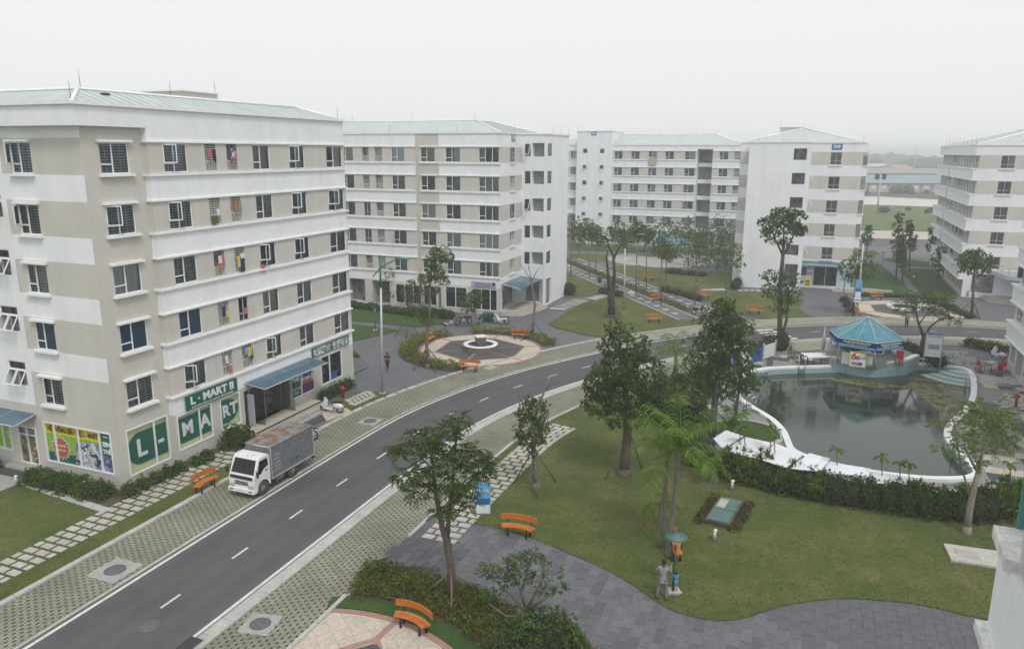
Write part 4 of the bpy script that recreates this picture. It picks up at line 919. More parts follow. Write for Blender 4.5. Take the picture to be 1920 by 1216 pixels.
cv = MB(); cv.face([(sl(9.2), 0, 3.45), (sl(5.75), 0, 3.45), (sl(5.75), -1.3, 3.2), (sl(9.2), -1.3, 3.2)], 'canopy_glass'); cn = obj('canopy', cv, LM, O_L+(0,), LEFT); cf = MB()
for x in (sl(9.2), sl(7.5), sl(5.75)): cf.bar((x, 0, 3.43), (x, -1.32, 3.16), .035, 'galvanised')
cf.bar((sl(9.2), -1.3, 3.18), (sl(5.75), -1.3, 3.18), .04, 'galvanised'); obj('canopy_frame', cf, cn)
stp = MB()
for i in range(3): stp.box(sl(8.0), -.35-.55*(2-i)-.25, 0, sl(5.6), 0, .13*(i+1), 'black_tile' if i % 2 else 'concrete')
stp.box(sl(9.0), -5.0, 0, sl(5.7), -1.7, .07, 'concrete'); obj('entrance_steps', stp, LM, O_L+(0,), LEFT)

# ------------------------------------------------------------ block with the D5 plate
D5 = building('white apartment block bearing the D5 plate with a stair tower and shops below', (-1.3, 79.6))
FL = 30.; O_F = (0, FL); f = lambda a, c: (FL-a, FL-c)
zb5 = 4.2
lw = [f(2.43, .12)+('tri+g+ccf',), f(6.3, 4.55)+('s',), f(9.29, 7.55)+('s',), f(12.92, 11.25)+('s',), f(15.02, 14.09)+('n',), f(16.66, 15.78)+('n',), f(19.6, 17.8)+('s',), f(23, 21.4)+('s',), f(26, 24.4)+('s',)]
k5 = {(0, 0): 'tri+g+cwh', (1, 0): 'tri+cwf', (2, 0): 'tri+cyf', (3, 0): 'tri+g+ccf', (4, 0): 'tri+cce', (0, 1): 'std+g+cwh', (1, 1): 'std+cwf', (2, 1): 'std+crf', (2, 2): 'std+cwf'}
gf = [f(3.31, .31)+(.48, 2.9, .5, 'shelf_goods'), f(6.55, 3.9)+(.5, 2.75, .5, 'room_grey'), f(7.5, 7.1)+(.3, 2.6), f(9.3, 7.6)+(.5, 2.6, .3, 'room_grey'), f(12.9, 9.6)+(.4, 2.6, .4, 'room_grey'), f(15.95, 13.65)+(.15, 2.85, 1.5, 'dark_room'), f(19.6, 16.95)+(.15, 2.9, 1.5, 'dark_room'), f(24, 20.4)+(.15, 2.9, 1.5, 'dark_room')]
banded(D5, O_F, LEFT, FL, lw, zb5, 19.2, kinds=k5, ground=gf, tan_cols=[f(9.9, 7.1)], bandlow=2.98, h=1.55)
for a, c in ((7.1, 0), (30, 9.95)): lipset(D5, O_F, LEFT, FL-a, FL-c, zb5, h=1.55, e1_=.12 if c == 0 else 0)
for r in range(5):
    for z in (zb5+3*r-.15, zb5+3*r+1.57): lip(D5, O_F, LEFT, FL-9.45, FL-7.2, z, 'sill', .11, .13)
b = MB(); b.box(FL-9.75, -.12, 3.0, FL-9.62, -.02, 18.2, 'tan_wall'); obj('downpipe', b, D5, O_F+(0,), LEFT)
for a, c, mu in ((3.31, .31, [2.2, 1.15]), (6.55, 3.9, [5.3]), (9.3, 7.6, [8.4]), (12.9, 9.6, [10.6, 11.7])):
    s_ = shop_frame(D5, O_F, LEFT, FL-a, FL-c, .48, 2.85, [FL-q for q in mu]); b = MB(); b.face([(FL-a+.07, .05, .55), (FL-c-.07, .05, .55), (FL-c-.07, .05, 2.78), (FL-a+.07, .05, 2.78)], 'shop_glass'); obj('pane', b, s_)
flat(D5, O_F, LEFT, FL-5.2, FL-4.0, 2.15, 2.7, .2, 'poster_white', 'notice'); flat(D5, O_F, LEFT, FL-6.5, FL-5.4, 2.15, 2.7, .2, 'poster_white', 'notice'); txt(D5, O_F, LEFT, FL-5.95, 2.45, .15, 'SỬA XE', .25, 'red_paint'); txt(D5, O_F, LEFT, FL-4.6, 2.45, .15, 'RỬA XE', .25, 'red_paint')
flat(D5, O_F, LEFT, FL-3.36, FL-.45, 3.03, 3.62, -.03, 'violet_sign', 'sign_board', .06); txt(D5, O_F, LEFT, FL-2.0, 3.4, -.1, 'MAI MAI TÌNH YÊU', .2, 'poster_purple', 1.9); txt(D5, O_F, LEFT, FL-2.0, 3.16, -.1, 'CẮT TÓC GỘI ĐẦU', .17, 'poster_purple', 1.8)
poly_plate(D5, O_F, LEFT, [(FL-.72+.16*math.cos(a), 3.4+.2*math.sin(a)) for a in np.linspace(0, 6.1, 14)], -.095, 'ink', 'logo')
# end face with its column of windows, then the stair tower
EH = 6.3
banded(D5, (0, 0), 0, EH, [(2.8, 4.2, 's')], zb5, 19.2, h=1.55, bandlow=2.98, ground=[(1.0, 6.2, .42, 3.0, 1.1, 'room_grey')], kinds={(4, 0): 'two+g', (3, 0): 'rail+gw', (2, 0): 'two+crf', (1, 0): 'rail+cyh', (0, 0): 'rail+gw'})
for r in range(5): lip(D5, (0, 0), 0, 2.65, 4.35, zb5+3*r-.14, 'sill', .1, .14)
TW_ = 2.75; TO = (EH, 0)
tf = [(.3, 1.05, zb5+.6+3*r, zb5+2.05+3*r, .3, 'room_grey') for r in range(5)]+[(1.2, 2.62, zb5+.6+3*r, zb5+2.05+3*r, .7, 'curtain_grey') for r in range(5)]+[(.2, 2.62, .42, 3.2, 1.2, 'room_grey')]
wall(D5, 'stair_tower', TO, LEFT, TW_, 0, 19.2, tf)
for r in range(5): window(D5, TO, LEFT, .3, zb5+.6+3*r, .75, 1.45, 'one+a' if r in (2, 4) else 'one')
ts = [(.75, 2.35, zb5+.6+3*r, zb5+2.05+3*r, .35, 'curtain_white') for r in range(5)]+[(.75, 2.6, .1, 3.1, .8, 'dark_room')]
wall(D5, 'stair_tower', (EH, -TW_), 0, 8.4, 0, 19.2, ts)
for r in range(5): window(D5, (EH, -TW_), 0, .75, zb5+.6+3*r, 1.6, 1.45, 'one')
b = MB()
for i in range(14): b.box(.8, .15+0*i, .2+i*.2, 2.55, .5, .26+i*.2, 'concrete')
obj('stairs', b, D5, (EH, -TW_, 0))
b = MB(); b.face([(EH+8.4, -TW_, 0), (EH+8.4, 30, 0), (EH+8.4, 30, 19.2), (EH+8.4, -TW_, 19.2)], 'white_wall'); b.face([(14.7, 30, 0), (0, 30, 0), (0, 30, 19.2), (14.7, 30, 19.2)], 'white_wall')
b.face([(EH, -TW_, 19.2), (EH+8.4, -TW_, 19.2), (EH+8.4, 0, 19.2), (EH, 0, 19.2)], 'concrete'); obj('rear_wall', b, D5)
g = MB()
for q in ((-.1, -.1, EH, .2), (-.1, .2, .2, 30), (EH-.1, -TW_-.1, EH+.2, 0), (EH+.2, -TW_-.1, EH+8.5, -TW_+.2)): g.box(q[0], q[1], 19.15, q[2], q[3], 19.3, 'white_trim')
obj('gutter', g, D5); hip_roof(D5, -.05, -.05, 14.6, 29.9, 19.25, 5.0, 1.4); rods(D5, [(5, 5.2, 20.6), (5, 13, 20.6), (5, 21, 20.6), (0, 5, 19.3), (0, 13, 19.3), (4, 0, 19.3), (9, -2.7, 19.2), (12, -2.7, 19.2), (14.5, -2.7, 19.2)])
b = MB(); b.box(3.15, -.05, 18.38, 4.22, .0, 19.05, 'poster_blue'); b.box(3.2, -.055, 18.43, 4.17, -.05, 19.0, 'poster_white'); b.box(3.25, -.06, 18.48, 4.12, -.055, 18.95, 'poster_blue'); obj('number_plate', b, D5); text_on(D5, 'D5', 3.69, -.075, 18.72, .42, 'poster_white', 0, .02, .62)
cv = MB(); cv.face([(.4, 0, 3.45), (7.2, 0, 3.45), (7.2, -2.6, 3.2), (.4, -2.0, 3.0)], 'canopy_glass'); cn = obj('canopy', cv, D5); cf = MB()
for x in (.4, 2.4, 4.4, 6.3): cf.bar((x, 0, 3.43), (x, -2.05, 3.0), .04, 'galvanised')
cf.bar((.4, -2.0, 3.0), (6.3, -2.5, 3.17), .05, 'poster_blue'); cf.box(.4, -2.06, 2.8, 3.4, -2.0, 3.05, 'sky_blue'); obj('canopy_frame', cf, cn)
stp = MB()
for i in range(3): e = .38*(2-i); stp.prism([(-.1, 0), (-.1-e*.3, -.2), (.8-e*.3, -1.6-e), (4.6+e*.2, -2.6-e), (6.3, -2.6-e), (6.3, 0)], 0, .14*(i+1), 'concrete', 'beige_tile')
obj('entrance_steps', stp, D5)
flat(D5, (0, 0), 0, .15, .55, .5, 2.6, -.01, 'poster_white', 'notice'); flat(D5, (0, 0), 0, .58, .98, 1.6, 2.7, -.01, 'sign_green', 'notice'); flat(D5, (0, 0), 0, .58, .98, .6, 1.5, -.01, 'dark_metal', 'notice')

# ------------------------------------------------------------ block with the D9 plate
T9 = Vector((30.21, 98.57)); D9 = building('white apartment block bearing the large D9 plate beside tall umbrella tree', T9)
z9 = 3.85; TW9 = 7.45                    # local x = E1 (away), -y = to the right
O_T = (0, 0)
th = [(5.35, 6.9, z9+.6+3*r, z9+2.0+3*r, 1.2, 'dark_room') for r in range(5)]+[(5.4, 7.0, .3, 3.35, 1.2, 'room_grey')]
wall(D9, 'stair_tower', O_T, LEFT, TW9, 0, 18.6, th)
wall(D9, 'stair_tower', (0, -TW9), 0, 2.75, 0, 18.6, [(.6, 1.6, z9+.6+3*r, z9+2.0+3*r, .3, 'dark_room') for r in range(5)])
for r in range(5): window(D9, (0, -TW9), 0, .6, z9+.6+3*r, 1.0, 1.4, 'one+a')
O_M = (2.75, 1.3); ML = 1.3+13.45
mw = [(1.3+9.68, 1.3+11.0, 's')]
banded(D9, O_M, LEFT, ML, mw, z9, 18.6, h=1.55, bandlow=3.4, ground=[(1.3+8.9, 1.3+11.9, .3, 2.9, .25, 'dark_room')], gmat='white_wall',
       kinds={(4, 0): 'two+g+cyf', (3, 0): 'two', (2, 0): 'two+gw', (1, 0): 'two+gw+crf', (0, 0): 'two+g'})
for r in range(5): lip(D9, O_M, LEFT, 1.3+9.55, 1.3+11.15, z9+3*r-.14, 'sill', .1, .14)
# slim corner bays on the right edge
for r in range(5):
    b = MB(); b.box(0, -.6, z9+3*r-1.35, 1.9, 0, z9+3*r-.15, 'white_wall'); b.box(-.1, -.7, z9+3*r-.16, 2.0, 0, z9+3*r-.04, 'white_trim'); bo = obj('bay', b, D9, (2.75, -13.45, 0))
    b = MB(); b.box(.0, -.55, z9+3*r-.04, .5, 0, z9+3*r+1.55, 'room_grey'); b.box(.0, -.6, z9+3*r-.04, .06, -.55, z9+3*r+1.55, 'frame_white'); b.box(.5, -.6, z9+3*r-.04, 1.9, 0, z9+3*r+1.55, 'curtain_grey'); obj('bay_window', b, bo)
b = MB(); b.box(0, -.6, 17.0, 1.9, 0, 18.6, 'white_wall'); obj('bay', b, D9, (2.75, -13.45, 0))
b = MB(); b.face([(2.75, -13.45, 0), (22, -13.45, 0), (22, -13.45, 18.6), (2.75, -13.45, 18.6)], 'white_wall'); b.face([(22, 1.3, 0), (2.75, 1.3, 0), (2.75, 1.3, 18.6), (22, 1.3, 18.6)], 'white_wall'); b.face([(0, 0, 0), (0, 0, 18.6), (2.75, 0, 18.6), (2.75, 0, 0)], 'white_wall')
b.face([(22, -13.45, 0), (22, 1.3, 0), (22, 1.3, 18.6), (22, -13.45, 18.6)], 'white_wall'); b.face([(0, 0, 18.6), (0, -TW9, 18.6), (2.75, -TW9, 18.6), (2.75, 0, 18.6)], 'concrete'); obj('rear_wall', b, D9)
g = MB()
for q in ((-.1, -TW9-.1, .2, .1), (2.65, -13.65, 2.95, -TW9), (2.65, 0, 2.95, 1.4)): g.box(q[0], q[1], 18.55, q[2], q[3], 18.7, 'white_trim')
obj('gutter', g, D9); hip_roof(D9, 2.8, -13.4, 22, 1.2, 18.65, 7.6, 1.9); rods(D9, [(2.8, -13.3, 18.7), (10, -3, 20.6), (1, -1, 18.7), (1, -4, 18.7), (12, -6, 20.6)], 1.0)
b = MB(); b.box(11, -6, 20.0, 16, -3, 20.72, 'tan_wall'); b.box(10.9, -6.1, 20.72, 16.1, -2.9, 20.8, 'white_trim'); obj('stair_head', b, D9)
flat(D9, O_M, LEFT, 1.3+9.75, 1.3+10.95, 17.72, 18.42, 0, 'poster_blue', 'number_plate', .05); txt(D9, O_M, LEFT, 1.3+10.35, 18.07, -.065, 'D9', .55, 'poster_white', .78, .03)
dr = shop_frame(D9, O_M, LEFT, 1.3+8.95, 1.3+11.85, .32, 2.9, [1.3+10.4], 'door', .05, .06); b = MB(); b.face([(10.3, .06, .38), (13.1, .06, .38), (13.1, .06, 2.85), (10.3, .06, 2.85)], 'shop_glass'); obj('pane', b, dr)
cv = MB(); cv.face([(8.65, 0, 3.55), (13.7, 0, 3.55), (13.7, -1.4, 3.3), (8.65, -1.4, 3.3)], 'canopy_glass'); cn = obj('canopy', cv, D9, O_M+(0,), LEFT); cf = MB(); cf.box(8.65, -1.45, 3.18, 13.7, -1.38, 3.33, 'pale_blue'); obj('canopy_frame', cf, cn)
flat(D9, O_M, LEFT, 1.3+7.4, 1.3+8.1, 1.6, 2.7, -.01, 'poster_blue', 'notice'); sgn = flat(D9, O_M, LEFT, 1.3+8.15, 1.3+8.85, 1.4, 2.95, -.03, 'poster_white', 'sign_board'); txt(D9, O_M, LEFT, 1.3+8.5, 2.6, -.065, 'TÓC', .36, 'ink', .6, .015); txt(D9, O_M, LEFT, 1.3+8.5, 1.9, -.065, 'NAM', .36, 'red_paint', .6, .015)
flat(D9, O_M, LEFT, 1.3+12.0, 1.3+13.4, .3, 3.3, -.012, 'pale_blue', 'side_panel'); txt(D9, O_M, LEFT, 1.3+12.8, 1.35, -.04, 'ISL Coffee', .25, 'sky_blue', 1.1, .01)
stp = MB()
for i in range(3): e = .35*(2-i); stp.prism([(7.4+6-e, 0), (13.8+6, 0), (13.4+1.3+e*.5, -1.0-e), (10.5+6, -1.7-e), (7.4+6-e, -1.5-e)], 0, .12*(i+1), 'concrete', 'beige_tile')
so = obj('entrance_steps', stp, D9, O_M+(0,), LEFT)
b = MB(); b.box(0, 0, 0, .62, .04, 1.1, 'poster_yellow'); b.box(.05, -.012, .55, .57, 0, .75, 'ink'); b.box(.05, -.012, .2, .57, 0, .35, 'ink')
p_ = Vector((2.75, 6.0-(1.3+8.35)))  # by the steps
w_ = D9.matrix_basis @ Vector((1.55, -8.0, .36)); tag(obj('sandwich_board', b, None, (w_.x, w_.y, .36), GRID+LEFT), 'yellow standing notice board with black print on the steps below the D9 plate', 'notice board')

# ------------------------------------------------------------ long block at the back
B8 = building('long distant white apartment block with recessed shaft and square stair tower', (18.6, 146.5))
zz = 4.05; BLN = 40.; O_K = (0, 12.); q = lambda a: a+12.
kw = [(q(.77), q(2.35), 's'), (q(3.95), q(5.6), 's'), (q(7.25), q(8.85), 's'), (q(10.35), q(12.0), 's'), (q(13.95), q(15.9), 's'), (q(20.1), q(21.7), 's'), (q(22.8), q(23.9), 'n'), (q(-7.9), q(-6.8), 's')]
banded(B8, O_K, LEFT, q(24.3), kw, zz, 18.65, h=1.5, bandlow=2.85, ground=[(q(16.2), q(18.95), 0, 17.95, 3.0, 'room_grey'), (q(.4), q(3.6), .2, 2.6, .6, 'room_grey'), (q(4.3), q(6.5), .2, 2.6, .6, 'room_grey'), (q(7.2), q(8.9), .3, 2.4), (q(10), q(12), .3, 2.4), (q(13.6), q(15), .3, 2.4)])
for a, c in ((q(-12), q(-6.2)), (q(0), q(16.15)), (q(19), q(24.3))): lipset(B8, O_K, LEFT, a, c, zz)
sh = MB()
for r in range(6): sh.box(q(16.25), 1.6, zz+3*r-1.3, q(18.9), 2.9, zz+3*r-.6, 'white_wall')
obj('gallery', sh, B8, O_K+(0,), LEFT)
tb = [(q_, q_+.9, 5.3+2.97*r-.1, 6.2+2.97*r-.1) for q_ in (1.15, 4.5) for r in range(5)]
wall(B8, 'stair_tower', (-1.2, 6.3), LEFT, 6.8, 0, 21.15, tb+[(4.5, 5.4, 2.3, 3.2), (1.15, 2.05, 18.5-.0, 19.4)][:1])
for r in range(5):
    for q_ in (1.15, 4.5): window(B8, (-1.2, 6.3), LEFT, q_, 5.2+2.97*r, .9, .9, 'one+a+cyf' if (r, q_) not in ((4, 1.15), (4, 4.5), (2, 1.15)) else 'one')
wall(B8, 'stair_tower', (-1.2, -.5), 0, 9.0, 0, 21.15)
b = MB(); b.face([(-1.2, 6.3, 21.15), (-1.2, -.5, 21.15), (7.8, -.5, 21.15), (7.8, 6.3, 21.15)], 'concrete'); b.face([(-1.2, 6.3, 0), (-1.2, 6.3, 21.15), (7.8, 6.3, 21.15), (7.8, 6.3, 0)], 'white_wall'); b.face([(0, 12, 0), (0, 12, 18.65), (13, 12, 18.65), (13, 12, 0)], 'white_wall'); b.face([(0, -24.3, 0), (13, -24.3, 0), (13, -24.3, 18.65), (0, -24.3, 18.65)], 'white_wall'); obj('rear_wall', b, B8)
g = MB(); g.box(-.1, -24.4, 18.6, .2, -.55, 18.75, 'white_trim'); g.box(-.1, 6.35, 18.6, .2, 12.1, 18.75, 'white_trim'); g.box(-1.3, -.6, 21.1, -1.0, 6.4, 21.25, 'white_trim'); g.box(-1.0, -.6, 21.1, 7.9, -.35, 21.25, 'white_trim'); obj('gutter', g, B8)
hip_roof(B8, 0, -24.3, 13, 12, 18.7, 6.2, 2.0); rods(B8, [(-1.1, -.4, 21.2), (6, -8, 20.7), (6, -15, 20.7), (6, -21, 20.7), (-1.1, 6.2, 21.2)])
flat(B8, (-1.2, 6.3), LEFT, 2.75, 3.8, 20.4, 21.05, 0, 'poster_blue', 'number_plate', .05); txt(B8, (-1.2, 6.3), LEFT, 3.27, 20.73, -.065, 'D8', .5, 'poster_white', .7, .02)

# ------------------------------------------------------------ block on the right with the terrace entrance
R8 = building('white apartment block with ribbed window bays and a railed terrace over its entrance', (55.8, 92.0))
zr = 3.6
rw = [(2.2, 3.62, 's'), (9.0, 10.4, 's'), (15, 16.4, 's')]
banded(R8, (0, 0), LEFT, 22, rw, zr, 18.3, h=1.5, gmat='white_wall', bandlow=2.6, ground=[(.9, 3.3, .6, 2.9, .3, 'dark_room'), (6.6, 11, .4, 3.0, 1.6, 'dark_room')], kinds={(r, 0): ('two+gw+crf', 'two+g', 'two+gw+crf', 'two+gw', 'two+gw+cwh')[r] for r in range(5)})
for r in range(5):
    for a in (2.05, 8.85): lip(R8, (0, 0), LEFT, a, a+1.75, zr+3*r-.14, 'sill', .1, .14)
# the long ribbed side: seen at a slant; s runs towards the corner
RL = 29.5; O_R = (RL, 0)
def side(q): return RL-q
sw = []
for a in (1.0, 3.1, 5.2, 7.3, 9.3, 11.8, 13.9, 15.8): sw.append((side(a+1.5), side(a), 's'))
for a in (19.2, 21.3, 23.4, 25.5, 27.6): sw.append((side(a+1.5), side(a), 's'))
# that side faces left: wall direction from far end to the corner
SA = math.pi
banded(R8, (RL, .0), SA, RL, [(s0, s1, k) for s0, s1, k in sw], zr, 18.3, h=1.5, bandlow=2.6, ground=[(side(a+1.3), side(a), .6, 2.5) for a in (1, 3, 5, 7, 9, 11)], tan_cols=[(side(18.6), side(17.6))])
for r in range(5):
    for a, c in ((0, 17.5), (18.7, RL)):
        b = MB(); b.box(side(c), -.55, zr+3*r-1.4, side(a), .05, zr+3*r-.1, 'white_wall'); b.box(side(c)-.02, -.68, zr+3*r-.16, side(a)+.05, 0, zr+3*r-.04, 'white_trim'); b.box(side(c)-.02, -.63, zr+3*r-1.45, side(a)+.04, 0, zr+3*r-1.36, 'white_trim'); obj('balcony_band', b, R8, (RL, 0, 0), SA)
b = MB(); b.box(0, -.5, zr+12+1.5, RL, .05, 18.3, 'white_wall'); obj('parapet', b, R8, (RL, 0, 0), SA)
b = MB(); b.face([(RL, 0, 0), (RL, -22, 0), (RL, -22, 18.3), (RL, 0, 18.3)], 'white_wall'); b.face([(0, -22, 0), (RL, -22, 0), (RL, -22, 18.3), (0, -22, 18.3)], 'white_wall'); obj('rear_wall', b, R8)
g = MB(); g.box(-.1, -22, 18.25, .2, .55, 18.4, 'white_trim'); g.box(.2, .2, 18.25, RL, .6, 18.4, 'white_trim'); obj('gutter', g, R8); hip_roof(R8, 0, -22, RL, .4, 18.35, 8, 2.1)
b = MB(); b.box(8, -15, 19.5, 13, -9, 21.2, 'tan_wall'); b.box(7.85, -15.15, 21.2, 13.15, -8.85, 21.32, 'white_trim'); obj('stair_head', b, R8)
rods(R8, [(2+i*3, .3, 18.4) for i in range(9)]+[(8, -9, 21.3)], 1.1)
tr = MB(); tr.prism([(0, -2.8), (-4.2, -3.6), (-6.2, -7), (-6.2, -14), (0, -14)], 3.0, 3.45, 'pale_blue', 'concrete', True); to = obj('terrace', tr, R8)
rl = MB(); path = [(0, -2.9), (-4.0, -3.8), (-6.0, -7.1), (-6.0, -14)]
for z in (3.8, 4.3): rl.tube([(x, y, z) for x, y in path], .03, 'galvanised', 5)
for (x0, y0), (x1, y1) in zip(path[:-1], path[1:]):
    n = max(2, int(math.hypot(x1-x0, y1-y0)/1.2))
    for i in range(n+1): rl.bar((x0+(x1-x0)*i/n, y0+(y1-y0)*i/n, 3.45), (x0+(x1-x0)*i/n, y0+(y1-y0)*i/n, 4.3), .025, 'galvanised')
obj('railing', rl, to)
b = MB(); b.tube([(-5.0, -7.6, 0), (-5.0, -7.6, 3.0)], .28, 'pale_blue', 14); obj('column', b, R8)
stp = MB()
for i in range(3): e = .4*(2-i); stp.prism([(0, -2.4+e*.4), (-2.0-e, -2.6+e*.4), (-6.0-e, -8.5), (-6-e, -14), (0, -14)], 0, .13*(i+1), 'concrete', 'beige_tile')
obj('entrance_steps', stp, R8)

# ------------------------------------------------------------ wings at the right edge
def wing(label, corner, L, zb_, top, first_row=0, sign=1, ground=True, rows=5):
    w_ = building(label, corner)
    # facade running towards the viewer from the corner, facing left
    sw_ = [(1.0+i*3.1, 2.7+i*3.1, 's') for i in range(int((L-1)/3.1))]
    sw_ = [(L-b_, L-a, k) for a, b_, k in sw_]
    return w_
WM = building('white and tan apartment wing beside the pool deck with shop glass at its foot', (41.0, 60.0))
# local x = E1 away; facade lies on y=0 facing +E2 (left), from x=-26 (near) to x=0 (corner)
WL_ = 26.; SA = math.pi
mwn = [(.6, 2.1, 's'), (3.4, 5.0, 's'), (6.6, 8.2, 's'), (10, 11.6, 's'), (14, 15.6, 's'), (18, 19.6, 's'), (22, 23.6, 's')]
banded(WM, (0, 0), SA, WL_, mwn, 4.15, 19.3, bandlow=2.8, ground=[(.5, 2.0, .7, 2.6, .4, 'room_grey'), (2.6, 4.4, .2, 2.6, .4, 'room_grey'), (5, 8, .7, 2.6, .4, 'room_grey')])
for r in range(5):
    b = MB(); b.box(-.02, -.4, 4.15+3*r-1.45, WL_, .03, 4.15+3*r-.1, 'white_wall'); b.box(-.12, -.56, 4.15+3*r-.17, WL_, 0, 4.15+3*r-.05, 'white_trim'); b.box(-.08, -.5, 4.15+3*r-1.52, WL_, 0, 4.15+3*r-1.42, 'white_trim'); obj('balcony_band', b, WM, (0, 0, 0), SA)
s_ = shop_frame(WM, (0, 0), SA, .5, 2.0, .7, 2.6, [1.25]); b = MB(); b.face([(.55, .05, .75), (1.95, .05, .75), (1.95, .05, 2.55), (.55, .05, 2.55)], 'shop_glass'); obj('pane', b, s_)
b = MB(); b.face([(0, 0, 0), (0, 0, 19.3), (0, -14, 19.3), (0, -14, 0)], 'white_wall'); b.face([(-26, 0, 19.3), (0, 0, 19.3), (0, -14, 19.3), (-26, -14, 19.3)][::-1], 'concrete'); b.face([(-26, 0, 0), (-26, -14, 0), (-26, -14, 19.3), (-26, 0, 19.3)], 'white_wall'); obj('rear_wall', b, WM)
# the viewer's own block: only its next bay reaches into the picture
plain('ledge_white', (.70, .71, .70), .8, var=.22, scale=4, bump=.2, fine=14); OB = building('near white apartment corner with projecting sill ledges and green glass', (5.71, 8.16))
b = MB(); base = [(0, -.1), (-.85, -.02), (-3, -.02), (-3, -3), (0, -3)]; b.prism(base, 0, 11.6, 'white_wall'); b.prism(base, 11.72, 12.86, 'white_wall'); wo = obj('wall', b, OB); b = MB(); b.prism([(-.02, -.3), (-.82, -.1), (-3, -.1), (-3, -.32), (-.9, -.32), (-.02, -.52)], 13.0, 14.1, 'tan_wall'); obj('parapet', b, OB); b = MB(); b.prism([(-.9, -.33), (-3, -.33), (-3, -3), (0, -3), (0, -.6)], 12.86, 12.98, 'concrete'); obj('terrace', b, OB)
b = MB(); b.prism([(0, 0), (-.85, .04), (-.87, -.16), (0, -.6)], 12.86, 13.0, 'ledge_white', None, True); obj('sill_ledge', b, OB); b = MB(); b.prism([(.03, .03), (-1.4, .06), (-1.4, -.2), (.03, -.5)], 11.6, 11.72, 'ledge_white', None, True); obj('sill_ledge', b, OB)
b = MB(); b.box(-.01, -1.6, 13.0, .03, -.23, 14.5, 'teal_glass'); obj('glass_screen', b, OB)
# ================================================================== POOL, KIOSK, POOLSIDE
WZ = -.35
def water_mat():
    m_, n, b, o = _new('pool_water'); n.nodes.remove(b)
    tr = n.nodes.new('ShaderNodeBsdfTransparent'); tr.inputs[0].default_value = (.72, .78, .66, 1)
    gl = n.nodes.new('ShaderNodeBsdfGlossy'); gl.inputs[0].default_value = (.9, .95, .95, 1); gl.inputs[1].default_value = .03
    df = n.nodes.new('ShaderNodeBsdfDiffuse'); df.inputs[0].default_value = (.06, .078, .062, 1)
    m1 = n.nodes.new('ShaderNodeMixShader'); m1.inputs[0].default_value = .38; n.links.new(tr.outputs[0], m1.inputs[1]); n.links.new(df.outputs[0], m1.inputs[2])
    fr_ = n.nodes.new('ShaderNodeFresnel'); fr_.inputs[0].default_value = 1.5
    mx = n.nodes.new('ShaderNodeMixShader'); n.links.new(fr_.outputs[0], mx.inputs[0]); n.links.new(m1.outputs[0], mx.inputs[1]); n.links.new(gl.outputs[0], mx.inputs[2]); n.links.new(mx.outputs[0], o.inputs[0])
    t = _noise(n, 1.4, 4, .6, stretch=(1, 2.2, 1)); k = n.nodes.new('ShaderNodeBump'); k.inputs['Strength'].default_value = .06; k.inputs['Distance'].default_value = .05
    n.links.new(t.outputs[0], k.inputs['Height'])
    for q in (gl, fr_): n.links.new(k.outputs[0], q.inputs['Normal'])
water_mat()
plain('algae', (.26, .25, .10), .8, var=.6, scale=.8, fine=3); plain('pool_floor', (.035, .05, .042), .6, var=.3, scale=.6); plain('floor_tile', (.11, .115, .085), .6)
plain('rim_white', (.74, .75, .74), .6, var=.1, scale=1.5)
pool = thing('swimming_pool', 'free-form swimming pool of murky green water with a white rim and blue mosaic walls', 'pool', (_pc[0], _pc[1], 0))
N = len(POOL); rel = lambda p: (p[0]-_pc[0], p[1]-_pc[1])
HI = set(range(22*4+1, 26*4+2))
rim_z = [.95 if i in HI else .22 for i in range(N)]
inn = grow(POOL, -.0); oo = grow(POOL, .40)
wl, rm = MB(), MB()
for i in range(N):
    j = (i+1) % N; a, c = rel(inn[i]), rel(inn[j]); A, C_ = rel(oo[i]), rel(oo[j]); z0, z1 = rim_z[i], rim_z[j]
    if abs(z0-z1) > .2: z0 = z1 = .95
    wl.face([(*a, -1.6), (*a, z0-.16), (*c, z1-.16), (*c, -1.6)], 'pool_mosaic')
    rm.face([(*a, z0), (*c, z1), (*C_, z1), (*A, z0)][::-1], 'rim_white'); rm.face([(*a, z0-.16), (*a, z0), (*c, z1), (*c, z1-.16)], 'rim_white'); rm.face([(*A, z0), (*A, -.1), (*C_, -.1), (*C_, z1)], 'rim_white')
obj('pool_wall', wl, pool); obj('rim', rm, pool)
b = MB(); b.cap([rel(p) for p in POOL], -1.6, 'pool_floor'); obj('pool_floor', b, pool)
fl = MB()
for i in range(11):
    for j in range(4):
        if (i+j) % 2 == 0 and random.random() < .8:
            p = Vector(G2(1505+i*27+j*4, 846+i*4.0+j*11)); fl.face([(p.x-_pc[0]+E1.x*a-E2.x*c, p.y-_pc[1]+E1.y*a-E2.y*c, -1.55) for a, c in ((0, 0), (.5, 0), (.5, .5), (0, .5))], 'floor_tile')
tag(obj('floor_tiles', fl, pool), kind='stuff')
b = MB(); b.cap([rel(p) for p in POOL], WZ, 'pool_water'); obj('water', b, pool)
